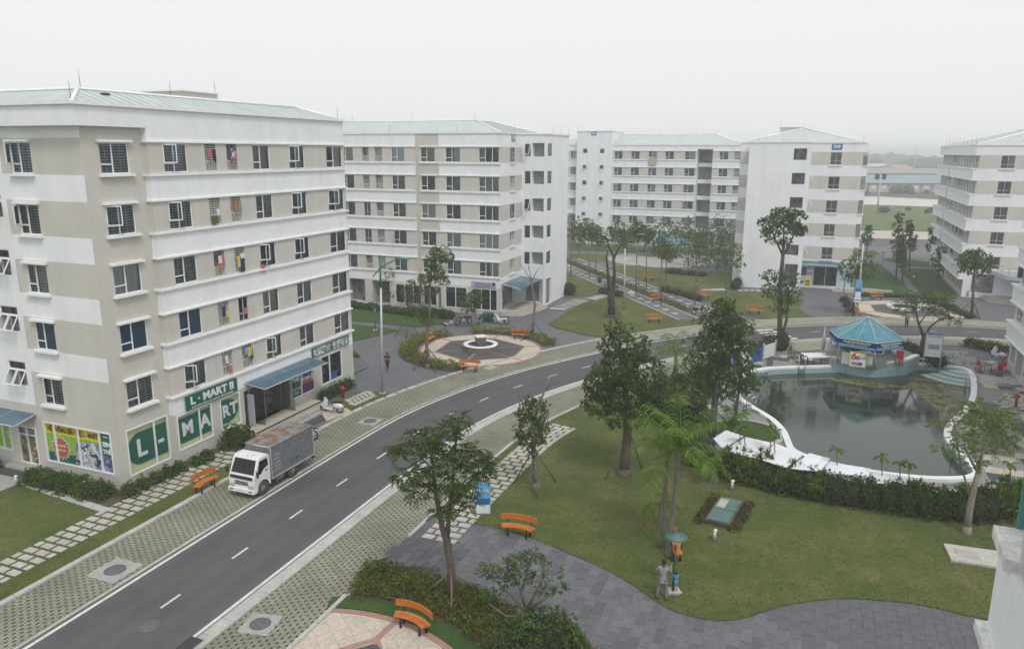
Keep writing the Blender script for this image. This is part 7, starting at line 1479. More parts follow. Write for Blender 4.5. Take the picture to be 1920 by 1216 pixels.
scatter_bed('flower_bed', '', BEDIN, (min(xs), max(20.0, min(ys)), max(xs), max(ys)), 3600, .5, 'leaf_croton', 'leaf_hedge', .13, .5)
KFT = lambda q: off(s_of(*q), -5.9)
def left_of_kerb(q):
    s_ = s_of(*q); p_, t_ = cl_at(s_); return (q[0]-p_.x)*t_.y-(q[1]-p_.y)*t_.x < -6.1
def ring_test(c, r0, r1, gaps): 
    def f_(q):
        r_ = math.hypot(q[0]-c[0], q[1]-c[1]); a = math.degrees(math.atan2(q[1]-c[1], q[0]-c[0])) % 360
        return r0 < r_ < r1 and not any(g0 < a < g1 for g0, g1 in gaps) and left_of_kerb(q)
    return f_
sheet('planting_bed', [(FC.x+7.3*math.cos(a), FC.y+7.3*math.sin(a)) for a in np.linspace(R(118), R(262), 40)]+[(FC.x+5.65*math.cos(a), FC.y+5.65*math.sin(a)) for a in np.linspace(R(262), R(118), 40)], .066, 'soil'); sheet('planting_bed', [(FC.x+7.0*math.cos(a), FC.y+7.0*math.sin(a)) for a in np.linspace(R(12), R(100), 30)]+[(FC.x+5.65*math.cos(a), FC.y+5.65*math.sin(a)) for a in np.linspace(R(100), R(12), 30)], .066, 'soil')
scatter_bed('ring_planting', '', ring_test(FC, 5.8, 7.2, [(100, 120), (262, 372), (-1, 12)]), (FC.x-8, FC.y-8, FC.x+8, FC.y+8), 1500, .62, 'leaf_yellow', 'leaf_hedge', .17, .5)
scatter_bed('walk_planting', '', lambda q: abs((Vector(q)-WA).dot(wn)) < .75 and -5 < (Vector(q)-WA).dot(wd) < WL-4, (WA.x-4, WB.y-4, WB.x+4, WA.y+8), 900, .4, 'leaf_olive', 'leaf_mid', .18, .5)

# short grass standing in the near lawns, and shaggier along their edges
def grass(name, poly, n, h, y_max, mats, z=.055, edge=None):
    xs_, ys_ = [p[0] for p in poly], [p[1] for p in poly]; P = []
    bb_ = (min(xs_), min(ys_), max(xs_), min(y_max, max(ys_)))
    while len(P) < n:
        q = (random.uniform(bb_[0], bb_[2]), random.uniform(bb_[1], bb_[3]))
        if random.random() < min(1, 26/max(20, q[1])) and inside(q, poly): P.append((q[0], q[1], z-.005))
    if edge:
        for a, c in zip(edge[:-1], edge[1:]):
            L_ = math.hypot(c[0]-a[0], c[1]-a[1])
            for _ in range(int(L_*34)): t_ = random.random(); P.append((a[0]+(c[0]-a[0])*t_+random.gauss(0, .035), a[1]+(c[1]-a[1])*t_+random.gauss(0, .035), z-.01))
    P = np.array(P); A = rng.normal(size=P.shape)*.55; A[:, 2] = 1; L_ = h*rng.uniform(.5, 1.3, len(P)); V = leaf_arrays(P, A, L_, L_*.35, .2)
    return tag(obj(name, leaf_mesh(name, V, mats, (rng.random(len(P)) < .4).astype(int))), kind='stuff')
leaf_mat('blade', (.075, .10, .03), (.15, .16, .055), rough=.8); leaf_mat('blade_dry', (.13, .125, .055), (.22, .20, .10), rough=.8)
grass('grass', LAWN_B, 42000, .075, 52, ['blade', 'blade_dry'], edge=EDGE)
grass('grass', offline(-6.0, S0-3, S0+11.7)+offline(-9.6, S0+9.5, S0-3), 6000, .07, 60, ['blade', 'blade_dry'], edge=offline(-6.02, S0-3, S0+11.7))
# ================================================================== FURNITURE, VEHICLES, PEOPLE
# ---- benches
def arc_slab(r0, r1, a, z0, z1, m_, n=12):
    b = MB(); pt = lambda r_, t: (r_*math.sin(t), -1.6+r_*math.cos(t))
    for i in range(n):
        t0, t1 = -a+2*a*i/n, -a+2*a*(i+1)/n; A, B_, C_, D = pt(r0, t0), pt(r0, t1), pt(r1, t1), pt(r1, t0)
        b.face([(*A, z1), (*B_, z1), (*C_, z1), (*D, z1)], m_); b.face([(*D, z0), (*C_, z0), (*B_, z0), (*A, z0)], m_); b.face([(*A, z0), (*B_, z0), (*B_, z1), (*A, z1)], m_); b.face([(*C_, z0), (*D, z0), (*D, z1), (*C_, z1)], m_)
    for t, fl_ in ((-a, 1), (a, 0)):
        A, D = pt(r0, t), pt(r1, t); q = [(*A, z0), (*A, z1), (*D, z1), (*D, z0)]; b.face(q if not fl_ else q[::-1], m_)
    return b
bench0 = thing('park_bench', '', 'bench', (0, 0, 0))
obj('seat_slat', arc_slab(1.40, 1.585, R(28), .43, .48, 'orange_wood'), bench0); obj('seat_slat', arc_slab(1.60, 1.78, R(28), .43, .48, 'orange_wood'), bench0)
obj('backrest', arc_slab(1.82, 1.86, R(28), .66, .92, 'orange_wood'), bench0)
for t in (R(-18), R(18)):
    b = MB(); q = lambda r_: (r_*math.sin(t), -1.6+r_*math.cos(t))
    for r_ in (1.45, 1.74): x, y = q(r_); b.tube([(x, y, 0), (x*.99, y, .2), (x, y, .43)], [.05, .035, .05], 'leg_dark', 6)
    x0, y0 = q(1.42); x1, y1 = q(1.78); b.bar((x0, y0, .40), (x1, y1, .40), .03, 'leg_dark'); x2, y2 = q(1.84); b.tube([(x1, y1, .42), (x2, y2, .6), (q(1.88)[0], q(1.88)[1], .88)], .025, 'leg_dark', 5); obj('leg', b, bench0)
_b1 = [(385, 921, 'road', 'orange bench on the kerb between stepping stones and the parked truck'), (881, 697, -8, 'orange bench on the paver verge beside the fountain court'), (806, 643, 75, 'orange bench half hidden by the tree at the fountain court'), (975, 636, -10, 'orange bench on the far side of the fountain court by the bare tree'),
      (1226, 605, 2, 'orange bench alone on the middle lawn near the road'), (1168, 634, 100, 'orange bench at the road edge behind the ficus crown'), (1232, 566, 10, 'orange bench at the propped tree by the walk'), (1216, 527, -10, 'orange bench on the lawn beyond the garden walk'), (1320, 560, 5, 'orange bench beside the brownish shrubs of the walk'), (1414, 589, -15, 'orange bench on the lawn in front of the D9 block'), (1643, 562, 0, 'orange bench at the back of the right-hand court'), (1606, 592, 80, 'orange bench at the banner lamp post'),
      (972, 1004, -18, 'orange bench at the lawn edge facing the slate paving'), (1266, 1042, 75, 'orange bench beside the twin palm trunks'), (776, 1180, -32, 'orange bench on the brick ring of the beige plaza')]
for k, (u, v, a, lb) in enumerate(_b1):
    p = G(u, v); rz = math.atan2(-E2.y, -E2.x)+math.pi/2 if a == 'road' else R(a)
    zz_ = .14 if k == 0 else .056
    o = bench0 if k == 0 else copy_tree(bench0, (0, 0, 0), 0)
    o.location = (p.x, p.y, zz_); o.rotation_euler = (0, 0, rz); o['label'] = lb; o['group'] = 'orange park benches'
# ---- fountain
plain('granite', (.12, .12, .125), .35, var=.3, scale=6); plain('rubble', (.20, .17, .13), .9, var=.5, scale=6, bump=.6, fine=9)
ft = thing('fountain', 'round fountain basin with white rim, stone wall and a cube block in its middle', 'fountain', (FC.x, FC.y, .05))
b = MB(); b.lathe([(1.5, 0), (1.5, .46)], 'rubble', 32, cap=False); b.lathe([(1.2, .46), (1.2, .1)], 'granite', 32, cap=False); obj('basin_wall', b, ft)
b = MB(); b.lathe([(1.55, .44), (1.55, .52), (1.15, .52), (1.15, .44)], 'rim_white', 32, cap=False); obj('rim', b, ft); b = MB(); b.cap(circle((0, 0), 1.2, 32), .2, 'granite'); obj('water', b, ft)
b = MB(); b.box(-.42, -.42, .15, .42, .42, 1.15, 'granite', rot=.3); b.box(-.3, -.45, .2, .0, .45, 1.1, 'kerb_stone', rot=.3); b.box(-.46, -.46, 1.15, .46, .46, 1.22, 'poster_white', rot=.3); obj('pedestal', b, ft)
# court fountains further off
b = MB(); b.lathe([(1.7, 0), (1.75, .4), (1.4, .4), (1.4, .15)], 'rim_white', 32); p = G(1693, 580); t = thing('planter', 'low white ring planter in the right-hand court', 'planter', (p.x, p.y, .05)); obj('ring', b, t); b = MB(); b.ball((0, 0, .2), (1.35, 1.35, .28), 'leaf_core'); obj('planting', b, t)
colour('court_blue', (.14, .27, .36), .4, var=.3, scale=.5); t = thing('court_canopy', 'faceted pale blue glass canopy in the round court of the far garden', 'canopy', (*G2(1240, 478), .05)); b = MB()
for i in range(8):
    a, c = R(45)*i, R(45)*(i+1); b.face([(4.6*math.cos(a), 4.6*math.sin(a), 2.4), (4.6*math.cos(c), 4.6*math.sin(c), 2.4), (0, 0, 4.2)], 'court_blue')
obj('roof', b, t)
for i in range(4): a = R(45+90*i); b = MB(); b.tube([(3.6*math.cos(a), 3.6*math.sin(a), 0), (3.6*math.cos(a), 3.6*math.sin(a), 2.6)], .1, 'steel', 8); obj('post', b, t)
# ---- lamps
def street_lamp(label, foot_px, top_px, arm, grey_px, banner=None, grp='green-topped street lamps'):
    f_ = G(*foot_px); f_.z = .03; t = thing('street_lamp', label, 'street lamp', f_, 0, grp); P = lambda q: on_plane(f_, *q)
    top = P(top_px); gz = P(grey_px); b = MB(); b.tube([(0, 0, 0), (gz.x, 0, gz.z)], [.10, .075], 'galvanised', 10); b.box(-.22, -.22, 0, .22, .22, .06, 'concrete'); obj('pole', b, t)
    b = MB(); b.tube([(gz.x, 0, gz.z-.05), (top.x, 0, top.z)], [.078, .055], 'green_metal', 10); obj('upper_pole', b, t)
    A = [P(q) for q in arm]; b = MB(); b.tube(A, [.03]+[.045]*(len(A)-2)+[.035], 'green_metal', 7); obj('arm', b, t)
    e = A[-1]; d = (A[-1]-A[-2]).normalized(); b = MB(); c = e+d*.3; b.ball((c.x, c.y, c.z+.02), (.48, .17, .10), 'lamp_head', 12, 6); obj('lamp_head', b, t); return t
plain('lamp_head', (.05, .26, .19), .4)
street_lamp('tall street lamp with green arm at the paved forecourt beside the shop block', (717, 738), (712, 483), [(699, 519), (706, 510), (714, 502), (728, 493), (742, 487), (750, 486)], (714, 538))
street_lamp('tall street lamp with green arm on the middle lawn by the stump tree', (1170, 586), (1175, 437), [(1163, 464), (1170, 456), (1178, 449), (1190, 443), (1198, 441)], (1172, 465))
L3 = street_lamp('street lamp carrying a blue advertising banner near the D9 corner', (1606, 594), (1621, 433), [(1612, 452), (1619, 445), (1628, 437), (1634, 433), (1638, 432)], (1619, 455))
def banner_box(lb, u0, v0, u1, v1, foot_px, mt1='sky_blue', txt_=None, name='banner'):
    f_ = G(*foot_px); a, c = on_plane(f_, u0, v1), on_plane(f_, u1, v0); w_ = c.x-a.x; t = thing(name, lb, 'banner', (f_.x+(a.x+c.x)/2, f_.y-.12, a.z))
    h = c.z-a.z; b = MB(); b.box(-w_/2, -.05, 0, w_/2, .05, h, mt1, bev=.01); obj('panel', b, t); b = MB(); b.box(-w_/2+.04, -.056, .04, w_/2-.04, -.05, h*.3, 'poster_white'); obj('lower_print', b, t); b = MB(); b.box(-w_/2+.04, -.057, h*.32, w_/2-.04, -.05, h*.5, 'poster_blue'); obj('middle_print', b, t)
    if txt_:
        text_on(t, txt_, 0, -.065, h*.75, .2*w_/.8, 'poster_white', 0, .004, w_*.75)
    return t
banner_box('blue advertising banner strapped to the street lamp near the D9 corner', 1601, 524, 1616, 556, (1606, 594), 'sky_blue'); banner_box('small white plate below the banner on the street lamp', 1600, 556, 1613, 566, (1606, 594), 'poster_white', name='plate')
def garden_lamp(lb, foot_px, top_px, disc=True, pale=False):
    f_ = G(*foot_px); f_.z = .05; t = thing('garden_lamp', lb, 'garden lamp', f_, 0, 'garden lamps'); h = on_plane(f_, *top_px).z; b = MB(); b.box(-.2, -.2, 0, .2, .2, .1, 'concrete'); obj('base', b, t); b = MB(); b.tube([(0, 0, .1), (0, 0, .5), (0, 0, .55), (0, 0, h-.35)], [.07, .06, .042, .036], 'lamp_green', 8); obj('pole', b, t); b = MB(); b.lathe([(.07, h-.38), (.1, h-.3), (.1, h-.1), (.06, h-.06)], 'sign_pale', 12); obj('lantern', b, t)
    b = MB(); b.lathe([(.02, h-.08), (.44, h-.06), (.44, h-.03), (.14, h+.03), (.12, h+.07), (.02, h+.09)], 'disc_green' if disc else 'lamp_green', 24); 
    o = obj('disc_cap', b, t)
    if not disc: o.scale = (.6, .6, 1)
plain('disc_green', (.075, .15, .125), .5)
garden_lamp('dark green garden lamp with flat disc top beside the man and child', (1262, 1112), (1269, 1003)); garden_lamp('dark garden lamp on the lawn in front of the garage openings', (704, 620), (704, 577), False); garden_lamp('garden lamp with flat disc top behind the blue banner by the stepping stones', (907, 958), (905, 868))
garden_lamp('dark garden lamp on the garden walk by the thin trees', (1197, 545), (1197, 498), False); garden_lamp('dark garden lamp beside the tree at the end of the walk', (1303, 574), (1304, 528), False); garden_lamp('dark garden lamp by the curved path of the right lawn', (1709, 552), (1712, 514), False); garden_lamp('dark garden lamp by the path at the D9 corner', (1653, 503), (1655, 473), False)
banner_box('blue telecom advertising banner at the start of the lawn stepping stones', 892, 902, 920, 960, (905, 962), 'sky_blue', '3G Mobile')
b = MB(); b.lathe([(.26, 0), (.3, .75), (.32, .78), (.28, .85)], 'green_metal', 14); p = G(1124, 530); tag(obj('litter_bin', b, None, (p.x, p.y, .06)), 'green litter bin beside the garden walk', 'bin')
for k, (u, v) in enumerate(((911, 603), (921, 604))):
    t = thing('litter_bin', ('rounded green litter bin between the parked motorbikes', 'square green litter bin nearest the D5 steps')[k], 'bin', (*G2(u, v), .02)); b = MB()
    if k == 0: b.lathe([(.28, .1), (.33, .8), (.3, 1.0), (.1, 1.1)], 'green_metal', 14)
    else: b.box(-.28, -.22, .1, .28, .22, .85, 'lamp_green'); b.box(-.3, -.24, .95, .3, .24, 1.05, 'wood_pole')
    obj('body', b, t)
b = MB(); b.lathe([(.1, 0), (.09, .55), (.15, .58), (.14, .75), (.04, .88)], 'red_paint', 10); b.box(-.2, -.05, .58, .2, .05, .7, 'red_paint'); p = G(643, 746); tag(obj('fire_hydrant', b, None, (p.x, p.y, .06)), 'red fire hydrant on the grass beyond the white scooter', 'hydrant')
# small lawn with stepping stones past the white scooter
lw2 = px([(660, 770), (735, 742), (722, 737), (690, 732), (655, 738), (625, 752), (640, 762)]); sheet('lawn', lw2, .06, 'lawn'); sp_ = tag(obj('stepping_stone_path', None), kind='structure')
for k in range(18):
    u, v = 655+(k % 6)*7+(k//6)*4, 752-(k % 6)*3.2+(k//6)*3.6; p = G(u, v); b = MB(); b.box(-.3, -.17, 0, .3, .17, .04, 'path_stone', bev=.01); obj('stepping_stone', b, sp_, (p.x, p.y, .05), GRID+math.pi/2)
b = MB(); b.prism([tuple(Vector(q)-Vector(G2(660, 748))) for q in px([(612, 790), (660, 772), (640, 760), (600, 772)])], 0, .06, 'beige_tile'); tag(obj('entrance_apron', b, None, (*G2(660, 748), .0)), kind='structure')
b = MB(); b.prism([tuple(Vector(q)-Vector(G2(560, 790))) for q in px([(545, 792), (590, 772), (616, 783), (572, 805)])], 0, .05, 'black_tile'); tag(obj('entrance_apron', b, None, (*G2(560, 790), .0)), kind='structure')
# ---- truck
plain('truck_white', (.72, .73, .71), .35, var=.1, scale=2.5, spec=.5); plain('box_grey', (.155, .17, .18), .5, var=.15, scale=1.5, fine=6)
def rust():
    m_, n, b, o = _new('rusty_roof'); t = _noise(n, 1.7, 5, .65, stretch=(1, 1, 1)); r = _ramp(n, t.outputs[0], [(.42, (.20, .21, .215)), (.52, (.19, .13, .09)), (.62, (.18, .07, .03))]); n.links.new(r.outputs[0], b.inputs['Base Color']); b.inputs['Roughness'].default_value = .85
rust(); plain('tyre_dusty', (.085, .075, .065), .95, var=.3, scale=6); plain('hub_grey', (.2, .18, .16), .7); plain('windscreen', (.02, .024, .028), .06, var=.3, spec=.7); plain('lens', (.45, .46, .46), .15); plain('plate_blue', (.05, .06, .2), .6)
TF, TR_ = Vector(G2(*(280+628*.3453, 540+1126*.3453))), Vector(G2(*(280+790*.3453, 540+1028*.3453))); td = (TF-TR_).normalized()
tk = thing('truck', 'small white cab delivery truck with grey box body and rusty roof', 'truck', (TR_.x, TR_.y, .035), math.atan2(td.y, td.x))
# local: x forward, y to the truck's left; outer wheel plane (road side) is y=0 and the body lies at y<0
W = -1.66
b = MB(); b.box(-1.72, W+.02, .66, 1.74, -.0, 2.36, 'box_grey', bev=.012); cb = obj('cargo_box', b, tk)
b = MB(); b.box(-1.72, W+.02, 2.362, 1.74, 0, 2.375, 'rusty_roof'); obj('roof', b, cb); b = MB()
for q in ((-1.74, -.03, 2.33, 1.76, .02, 2.39), (-1.74, W, 2.33, 1.76, W+.05, 2.39), (1.72, W, 2.33, 1.77, .02, 2.39), (-1.75, W, 2.33, -1.7, .02, 2.39)): b.box(*q, 'chrome')
for q in ((-1.74, -.02, .62, 1.76, .015, .70), (1.73, -.03, .62, 1.77, .02, 2.36), (-1.75, -.03, .62, -1.71, .02, 2.36)): b.box(*q, 'galvanised')
obj('trim', b, cb); b = MB()
for i in range(5): b.box(1.05, .0, 1.0+i*.2, 1.55, .012, 1.03+i*.2, 'lens')
obj('side_ribs', b, cb); me = text_mesh('29S - 4024', .2, 'plate_blue', .004); obj('number', me, cb, (-.1, .012, 1.05), rot=(R(90), 0, math.pi)); 
b = MB(); b.box(-1.75, -1.15, .48, 3.0, -.95, .62, 'dark_metal'); b.box(-1.75, -.7, .48, 3.0, -.5, .62, 'dark_metal'); b.tube([(.7, -.25, .42), (1.25, -.25, .42)], .17, 'hub_grey', 10); b.box(-1.85, W+.05, .42, -1.75, -.05, .55, 'dark_metal'); obj('chassis', b, tk)
# cab: a lofted shell
sec = [(1.84, .50, 2.05), (2.2, .46, 2.10), (2.62, .44, 2.07), (2.90, .42, 1.72), (3.06, .40, 1.22), (3.10, .34, 1.0)]
b = MB(); y0, y1 = W+.03, -.03
prof = [(1.84, .45), (1.84, 2.02), (1.95, 2.10), (2.5, 2.09), (2.63, 2.02), (2.98, 1.28), (3.06, 1.12), (3.09, .62), (3.06, .38), (2.85, .36), (2.78, .62), (2.62, .80), (2.40, .86), (2.18, .80), (2.02, .62), (1.96, .45)]
def side_cap(y, flip):
    loops = [[Vector((p[0], p[1], 0)) for p in prof]]
    for t_ in geometry.tessellate_polygon(loops):
        q = [(prof[i][0], y, prof[i][1]) for i in t_]; b.face(q if not flip else q[::-1], 'truck_white')
side_cap(y1, False); side_cap(y0, True)
for i in range(len(prof)):
    j = (i+1) % len(prof); a, c = prof[i], prof[j]; b.face([(a[0], y0, a[1]), (c[0], y0, c[1]), (c[0], y1, c[1]), (a[0], y1, a[1])], 'truck_white' if i < 9 else 'dark_metal')
cabo = obj('cab', b, tk)
def quad(name, pts, m_, par=cabo): b = MB(); b.face(pts, m_); b.face(pts[::-1], m_); return obj(name, b, par)
e = .012
wsn = Vector((.72, 0, .42)).normalized()*e
quad('windscreen', [(2.975+wsn.x, y0+.08, 1.29+wsn.z), (2.975+wsn.x, y1-.08, 1.29+wsn.z), (2.66+wsn.x, y1-.14, 1.96+wsn.z), (2.66+wsn.x, y0+.14, 1.96+wsn.z)], 'windscreen')
for y, s in ((y1, 1), (y0, -1)):
    quad('side_window', [(2.83, y+s*e, 1.25), (2.60, y+s*e, 1.92), (2.02, y+s*e, 1.93), (1.98, y+s*e, 1.52), (2.35, y+s*e, 1.42), (2.55, y+s*e, 1.22)][::s], 'windscreen')
    b = MB(); b.box(2.05, y-.01*(s < 0), 1.27, 2.18, y+.02*s if s > 0 else y+.0, 1.33, 'dark_metal') if s > 0 else b.box(2.05, y-.02, 1.27, 2.18, y, 1.33, 'dark_metal'); obj('door_handle', b, cabo)
    b = MB(); b.tube([(2.9, y+s*.02, 1.5), (3.02, y+s*.16, 1.52), (3.0, y+s*.18, 1.3)], .014, 'dark_metal', 5); b.box(2.96, y+s*.18-.07, 1.22, 3.0, y+s*.18+.07, 1.52, 'dark_metal'); obj('mirror', b, cabo)
b = MB(); b.box(3.06, y0+.1, 1.04, 3.095, y1-.1, 1.2, 'dark_metal'); obj('garnish', b, cabo); b = MB()
for i in range(3): b.box(3.085, y0+.38, .74+i*.075, 3.11, y1-.38, .77+i*.075, 'dark_metal')
obj('grille', b, cabo); b = MB(); b.box(2.9, y0-.02, .34, 3.17, y1+.02, .56, 'truck_white', bev=.02); obj('bumper', b, tk); b = MB(); b.box(3.17, -1.1, .40, 3.18, -.55, .5, 'poster_white'); obj('number_plate', b, tk)
for yy in (y0+.2, y1-.2): b = MB(); b.box(3.07, yy-.16, .60, 3.125, yy+.16, .78, 'lens', bev=.01); b.box(3.17, yy-.09, .42, 3.178, yy+.09, .48, 'dark_metal'); obj('headlight', b, cabo)
b = MB()
for i in range(5): b.ball((2.55, y0+.25+i*.28, 2.10), (.03, .02, .03), 'lens', 6, 4)
b.raw([(2.35, -.55, 2.1), (2.5, -.45, 2.1), (2.4, -.5, 2.26)], [(0, 1, 2), (2, 1, 0)], 'poster_orange'); obj('roof_markers', b, cabo)
b = MB(); b.box(2.98, -1.2, 1.33, 3.0, -.95, 1.36, 'poster_white') if False else None
def wheel(par, x, y, r_, w_, dual=False):
    b = MB(); prof_ = [(r_*.55, -w_/2), (r_*.93, -w_/2), (r_, -w_*.35), (r_, w_*.35), (r_*.93, w_/2), (r_*.55, w_/2)]; n = 22; vs, fs = [], []
    for rr, yy in prof_:
        for k in range(n): a = 2*math.pi*k/n; vs.append((rr*math.cos(a), yy, rr*math.sin(a)))
    for i in range(len(prof_)-1):
        for k in range(n): a, c = i*n+k, i*n+(k+1) % n; fs.append((a, c, c+n, a+n))
    b.raw(vs, fs, 'tyre_dusty', True); wo_ = obj('wheel', b, par, (x, y, r_)); b = MB(); b.tube([(0, -w_*.42, 0), (0, -w_*.2, 0), (0, w_*.2, 0), (0, w_*.42, 0)], [r_*.5, r_*.57, r_*.57, r_*.5], 'hub_grey', 16); b.tube([(0, -w_*.5, 0), (0, w_*.5, 0)], r_*.2, 'hub_grey', 10); obj('rim', b, wo_)
for x in (0, 2.39): wheel(tk, x, -.14, .37, .22); wheel(tk, x, W+.14, .37, .22)
# ---- motorbikes
def ring(b, c, r_, t_, m_, n=18, k=6):
    pts = [Vector((c[0]+r_*math.cos(2*math.pi*i/n), c[1], c[2]+r_*math.sin(2*math.pi*i/n))) for i in range(n)]; vs, fs = [], []
    for i in range(n):
        a = 2*math.pi*i/n
        for j in range(k): q = 2*math.pi*j/k; rr = r_+t_*math.cos(q); vs.append((c[0]+rr*math.cos(a), c[1]+t_*math.sin(q), c[2]+rr*math.sin(a)))
    for i in range(n):
        for j in range(k): a, c2 = i*k+j, i*k+(j+1) % k; d_, e_ = ((i+1) % n)*k+j, ((i+1) % n)*k+(j+1) % k; fs.append((a, c2, e_, d_))
    b.raw(vs, fs, m_, True)
def moto(label, u, v, rz, body, seat='black_rubber', scooter=False, grp='parked motorbikes', z=.03, loc=None):
    p = Vector(G2(u, v)) if loc is None else loc; t = thing('scooter' if scooter else 'motorbike', label, 'scooter' if scooter else 'motorbike', (p.x, p.y, z), rz, grp); wr = .22 if scooter else .27; wb = 1.22
    for x in (0, wb):
        b = MB(); ring(b, (0, 0, 0), wr, .05, 'black_rubber'); wo_ = obj('wheel', b, t, (x, 0, wr+.05)); b = MB(); ring(b, (0, 0, 0), wr-.05, .014, 'chrome', 16, 4); b.tube([(0, -.05, 0), (0, .05, 0)], .05, 'chrome', 8)
        for k in range(8): a = math.pi*k/4; b.bar((0, 0, 0), ((wr-.05)*math.cos(a), 0, (wr-.05)*math.sin(a)), .006, 'chrome', 3)
        obj('spokes', b, wo_)
    b = MB(); b.tube([(wb, 0, wr+.05), (wb-.1, 0, .62), (wb-.2, 0, .92)], [.035, .035, .04], 'chrome', 6); b.box(wb-.17, -.06, 2*wr+.02, wb+.2, .06, 2*wr+.07, body, bev=.01); obj('fork', b, t)
    b = MB(); b.tube([(wb-.3, -.34, .98), (wb-.22, -.2, 1.0), (wb-.2, 0, .95), (wb-.22, .2, 1.0), (wb-.3, .34, .98)], .016, 'dark_metal', 6)
    for s in (-1, 1): b.tube([(wb-.22, s*.2, 1.0), (wb-.2, s*.3, 1.15)], .008, 'dark_metal', 4); b.ball((wb-.2, s*.3, 1.17), (.02, .06, .04), 'dark_metal', 8, 5)
    b.ball((wb-.12, 0, .93), (.1, .1, .1), body, 10, 6); b.ball((wb-.03, 0, .92), (.03, .07, .06), 'lens', 8, 5); obj('handlebar', b, t)
    b = MB()
    if scooter:
        b.raw([(wb-.12, -.2, .85), (wb-.12, .2, .85), (wb-.03, .12, .3), (wb-.03, -.12, .3), (wb-.24, -.19, .85), (wb-.24, .19, .85), (wb-.2, .17, .3), (wb-.2, -.17, .3)], [(0, 1, 2, 3), (4, 7, 6, 5), (0, 3, 7, 4), (1, 5, 6, 2), (0, 4, 5, 1), (3, 2, 6, 7)], body); b.box(.42, -.16, .24, wb-.15, .16, .31, body, bev=.02); b.ball((.12, 0, .5), (.42, .18, .22), body, 12, 8); b.ball((wb, 0, .42), (.17, .1, .12), body, 10, 6)
    else:
        b.raw([(wb-.16, -.16, .85), (wb-.16, .16, .85), (wb-.3, .18, .3), (wb-.3, -.18, .3), (wb-.28, -.1, .82), (wb-.28, .1, .82), (wb-.5, .1, .38), (wb-.5, -.1, .38)], [(0, 1, 2, 3), (4, 7, 6, 5), (0, 3, 7, 4), (1, 5, 6, 2), (0, 4, 5, 1), (3, 2, 6, 7)], body); b.tube([(wb-.25, 0, .75), (.75, 0, .5), (.35, 0, .58), (-.15, 0, .72)], [.06, .08, .1, .06], body, 8); b.ball((.25, 0, .55), (.36, .11, .12), body, 10, 6)
    obj('body', b, t)
    b = MB(); b.tube([(.62, 0, .68), (.35, 0, .72), (-.05, 0, .76), (-.25, 0, .78)], [.05, .12, .12, .06], seat, 8); 
    b.v = [(x, y*1.1, .72+(z_-.72)*.55) for x, y, z_ in b.v]; obj('seat', b, t)
    b = MB(); b.box(.42, -.12, .25, .78, .12, .48, 'galvanised', bev=.03); b.tube([(.6, -.13, .28), (.3, -.17, .25), (-.25, -.18, .36)], [.02, .035, .045], 'chrome', 7); b.bar((0, -.08, wr+.05), (.55, -.08, .35), .025, 'dark_metal'); b.bar((0, .08, wr+.05), (.55, .08, .35), .025, 'dark_metal'); obj('engine', b, t)
    b = MB(); b.ball((-.3, 0, .68), (.06, .08, .05), 'red_paint', 8, 5); b.box(-.3, -.08, .42, -.28, .08, .56, 'poster_white'); b.raw([(-.18, -.06, .68), (-.18, .06, .68), (-.38, .06, .40), (-.38, -.06, .40)], [(0, 1, 2, 3), (3, 2, 1, 0)], 'dark_metal'); b.tube([(.5, .06, .3), (.42, .28, .0)], .014, 'dark_metal', 4); obj('tail', b, t)
    t.rotation_euler = (R(7), 0, rz); return t
colour('bike_black', (.015, .015, .017), .3); colour('bike_white', (.72, .73, .73), .3); colour('bike_red', (.16, .015, .015), .35); colour('bike_blue', (.03, .045, .12), .35); colour('bike_grey', (.22, .24, .26), .35)
moto('dark motorbike parked on the path between round shrub and truck', 440, 838, R(60), 'bike_black'); moto('black and white motorbike parked behind the truck box', 588, 826, R(200), 'bike_white'); moto('white scooter parked on the entrance apron', 637, 776, R(165), 'bike_white', scooter=True, z=.07)
moto('grey motorbike with silver exhaust at the lawn corner under D5', 835, 611, R(12), 'bike_grey'); moto('dark red motorbike next to the grey one under D5', 880, 607, R(165), 'bike_red'); moto('black motorbike parked end-on beside the green bin', 897, 610, R(80), 'bike_blue'); moto('white and black motorbike parked by the D5 steps', 950, 608, R(172), 'bike_white')
moto('dark motorbike parked at the road end of the garden walk', 1300, 590, R(20), 'bike_black', z=.06); moto('white scooter parked at the corner of the terrace block', 1812, 556, R(70), 'bike_white', scooter=True); moto('dark scooter parked next to the white one at the terrace block', 1822, 554, R(75), 'bike_black', scooter=True); moto('white scooter by the oval bed at the pool wing', 1880, 676, R(100), 'bike_white', scooter=True)
# ---- people
plain('skin', (.36, .21, .15), .6, var=.06); plain('hair', (.012, .009, .008), .6)
def skin_mesh(V, E_, Rr, m_, sub=1):
    me = bpy.data.meshes.new('sk'); me.from_pydata([tuple(v) for v in V], E_, []); o = bpy.data.objects.new('sk', me); COL.objects.link(o)
    md = o.modifiers.new('skin', 'SKIN'); md.use_smooth_shade = True; ss = o.modifiers.new('sub', 'SUBSURF'); ss.levels = sub
    for i, r_ in enumerate(Rr): q = me.skin_vertices[0].data[i]; q.radius = r_ if isinstance(r_, tuple) else (r_, r_); q.use_root = (i == 0)
    dg = bpy.context.evaluated_depsgraph_get(); out_ = bpy.data.meshes.new_from_object(o.evaluated_get(dg)); bpy.data.objects.remove(o); out_.materials.clear(); out_.materials.append(MATS[m_])
    out_.polygons.foreach_set('use_smooth', [True]*len(out_.polygons)); return out_
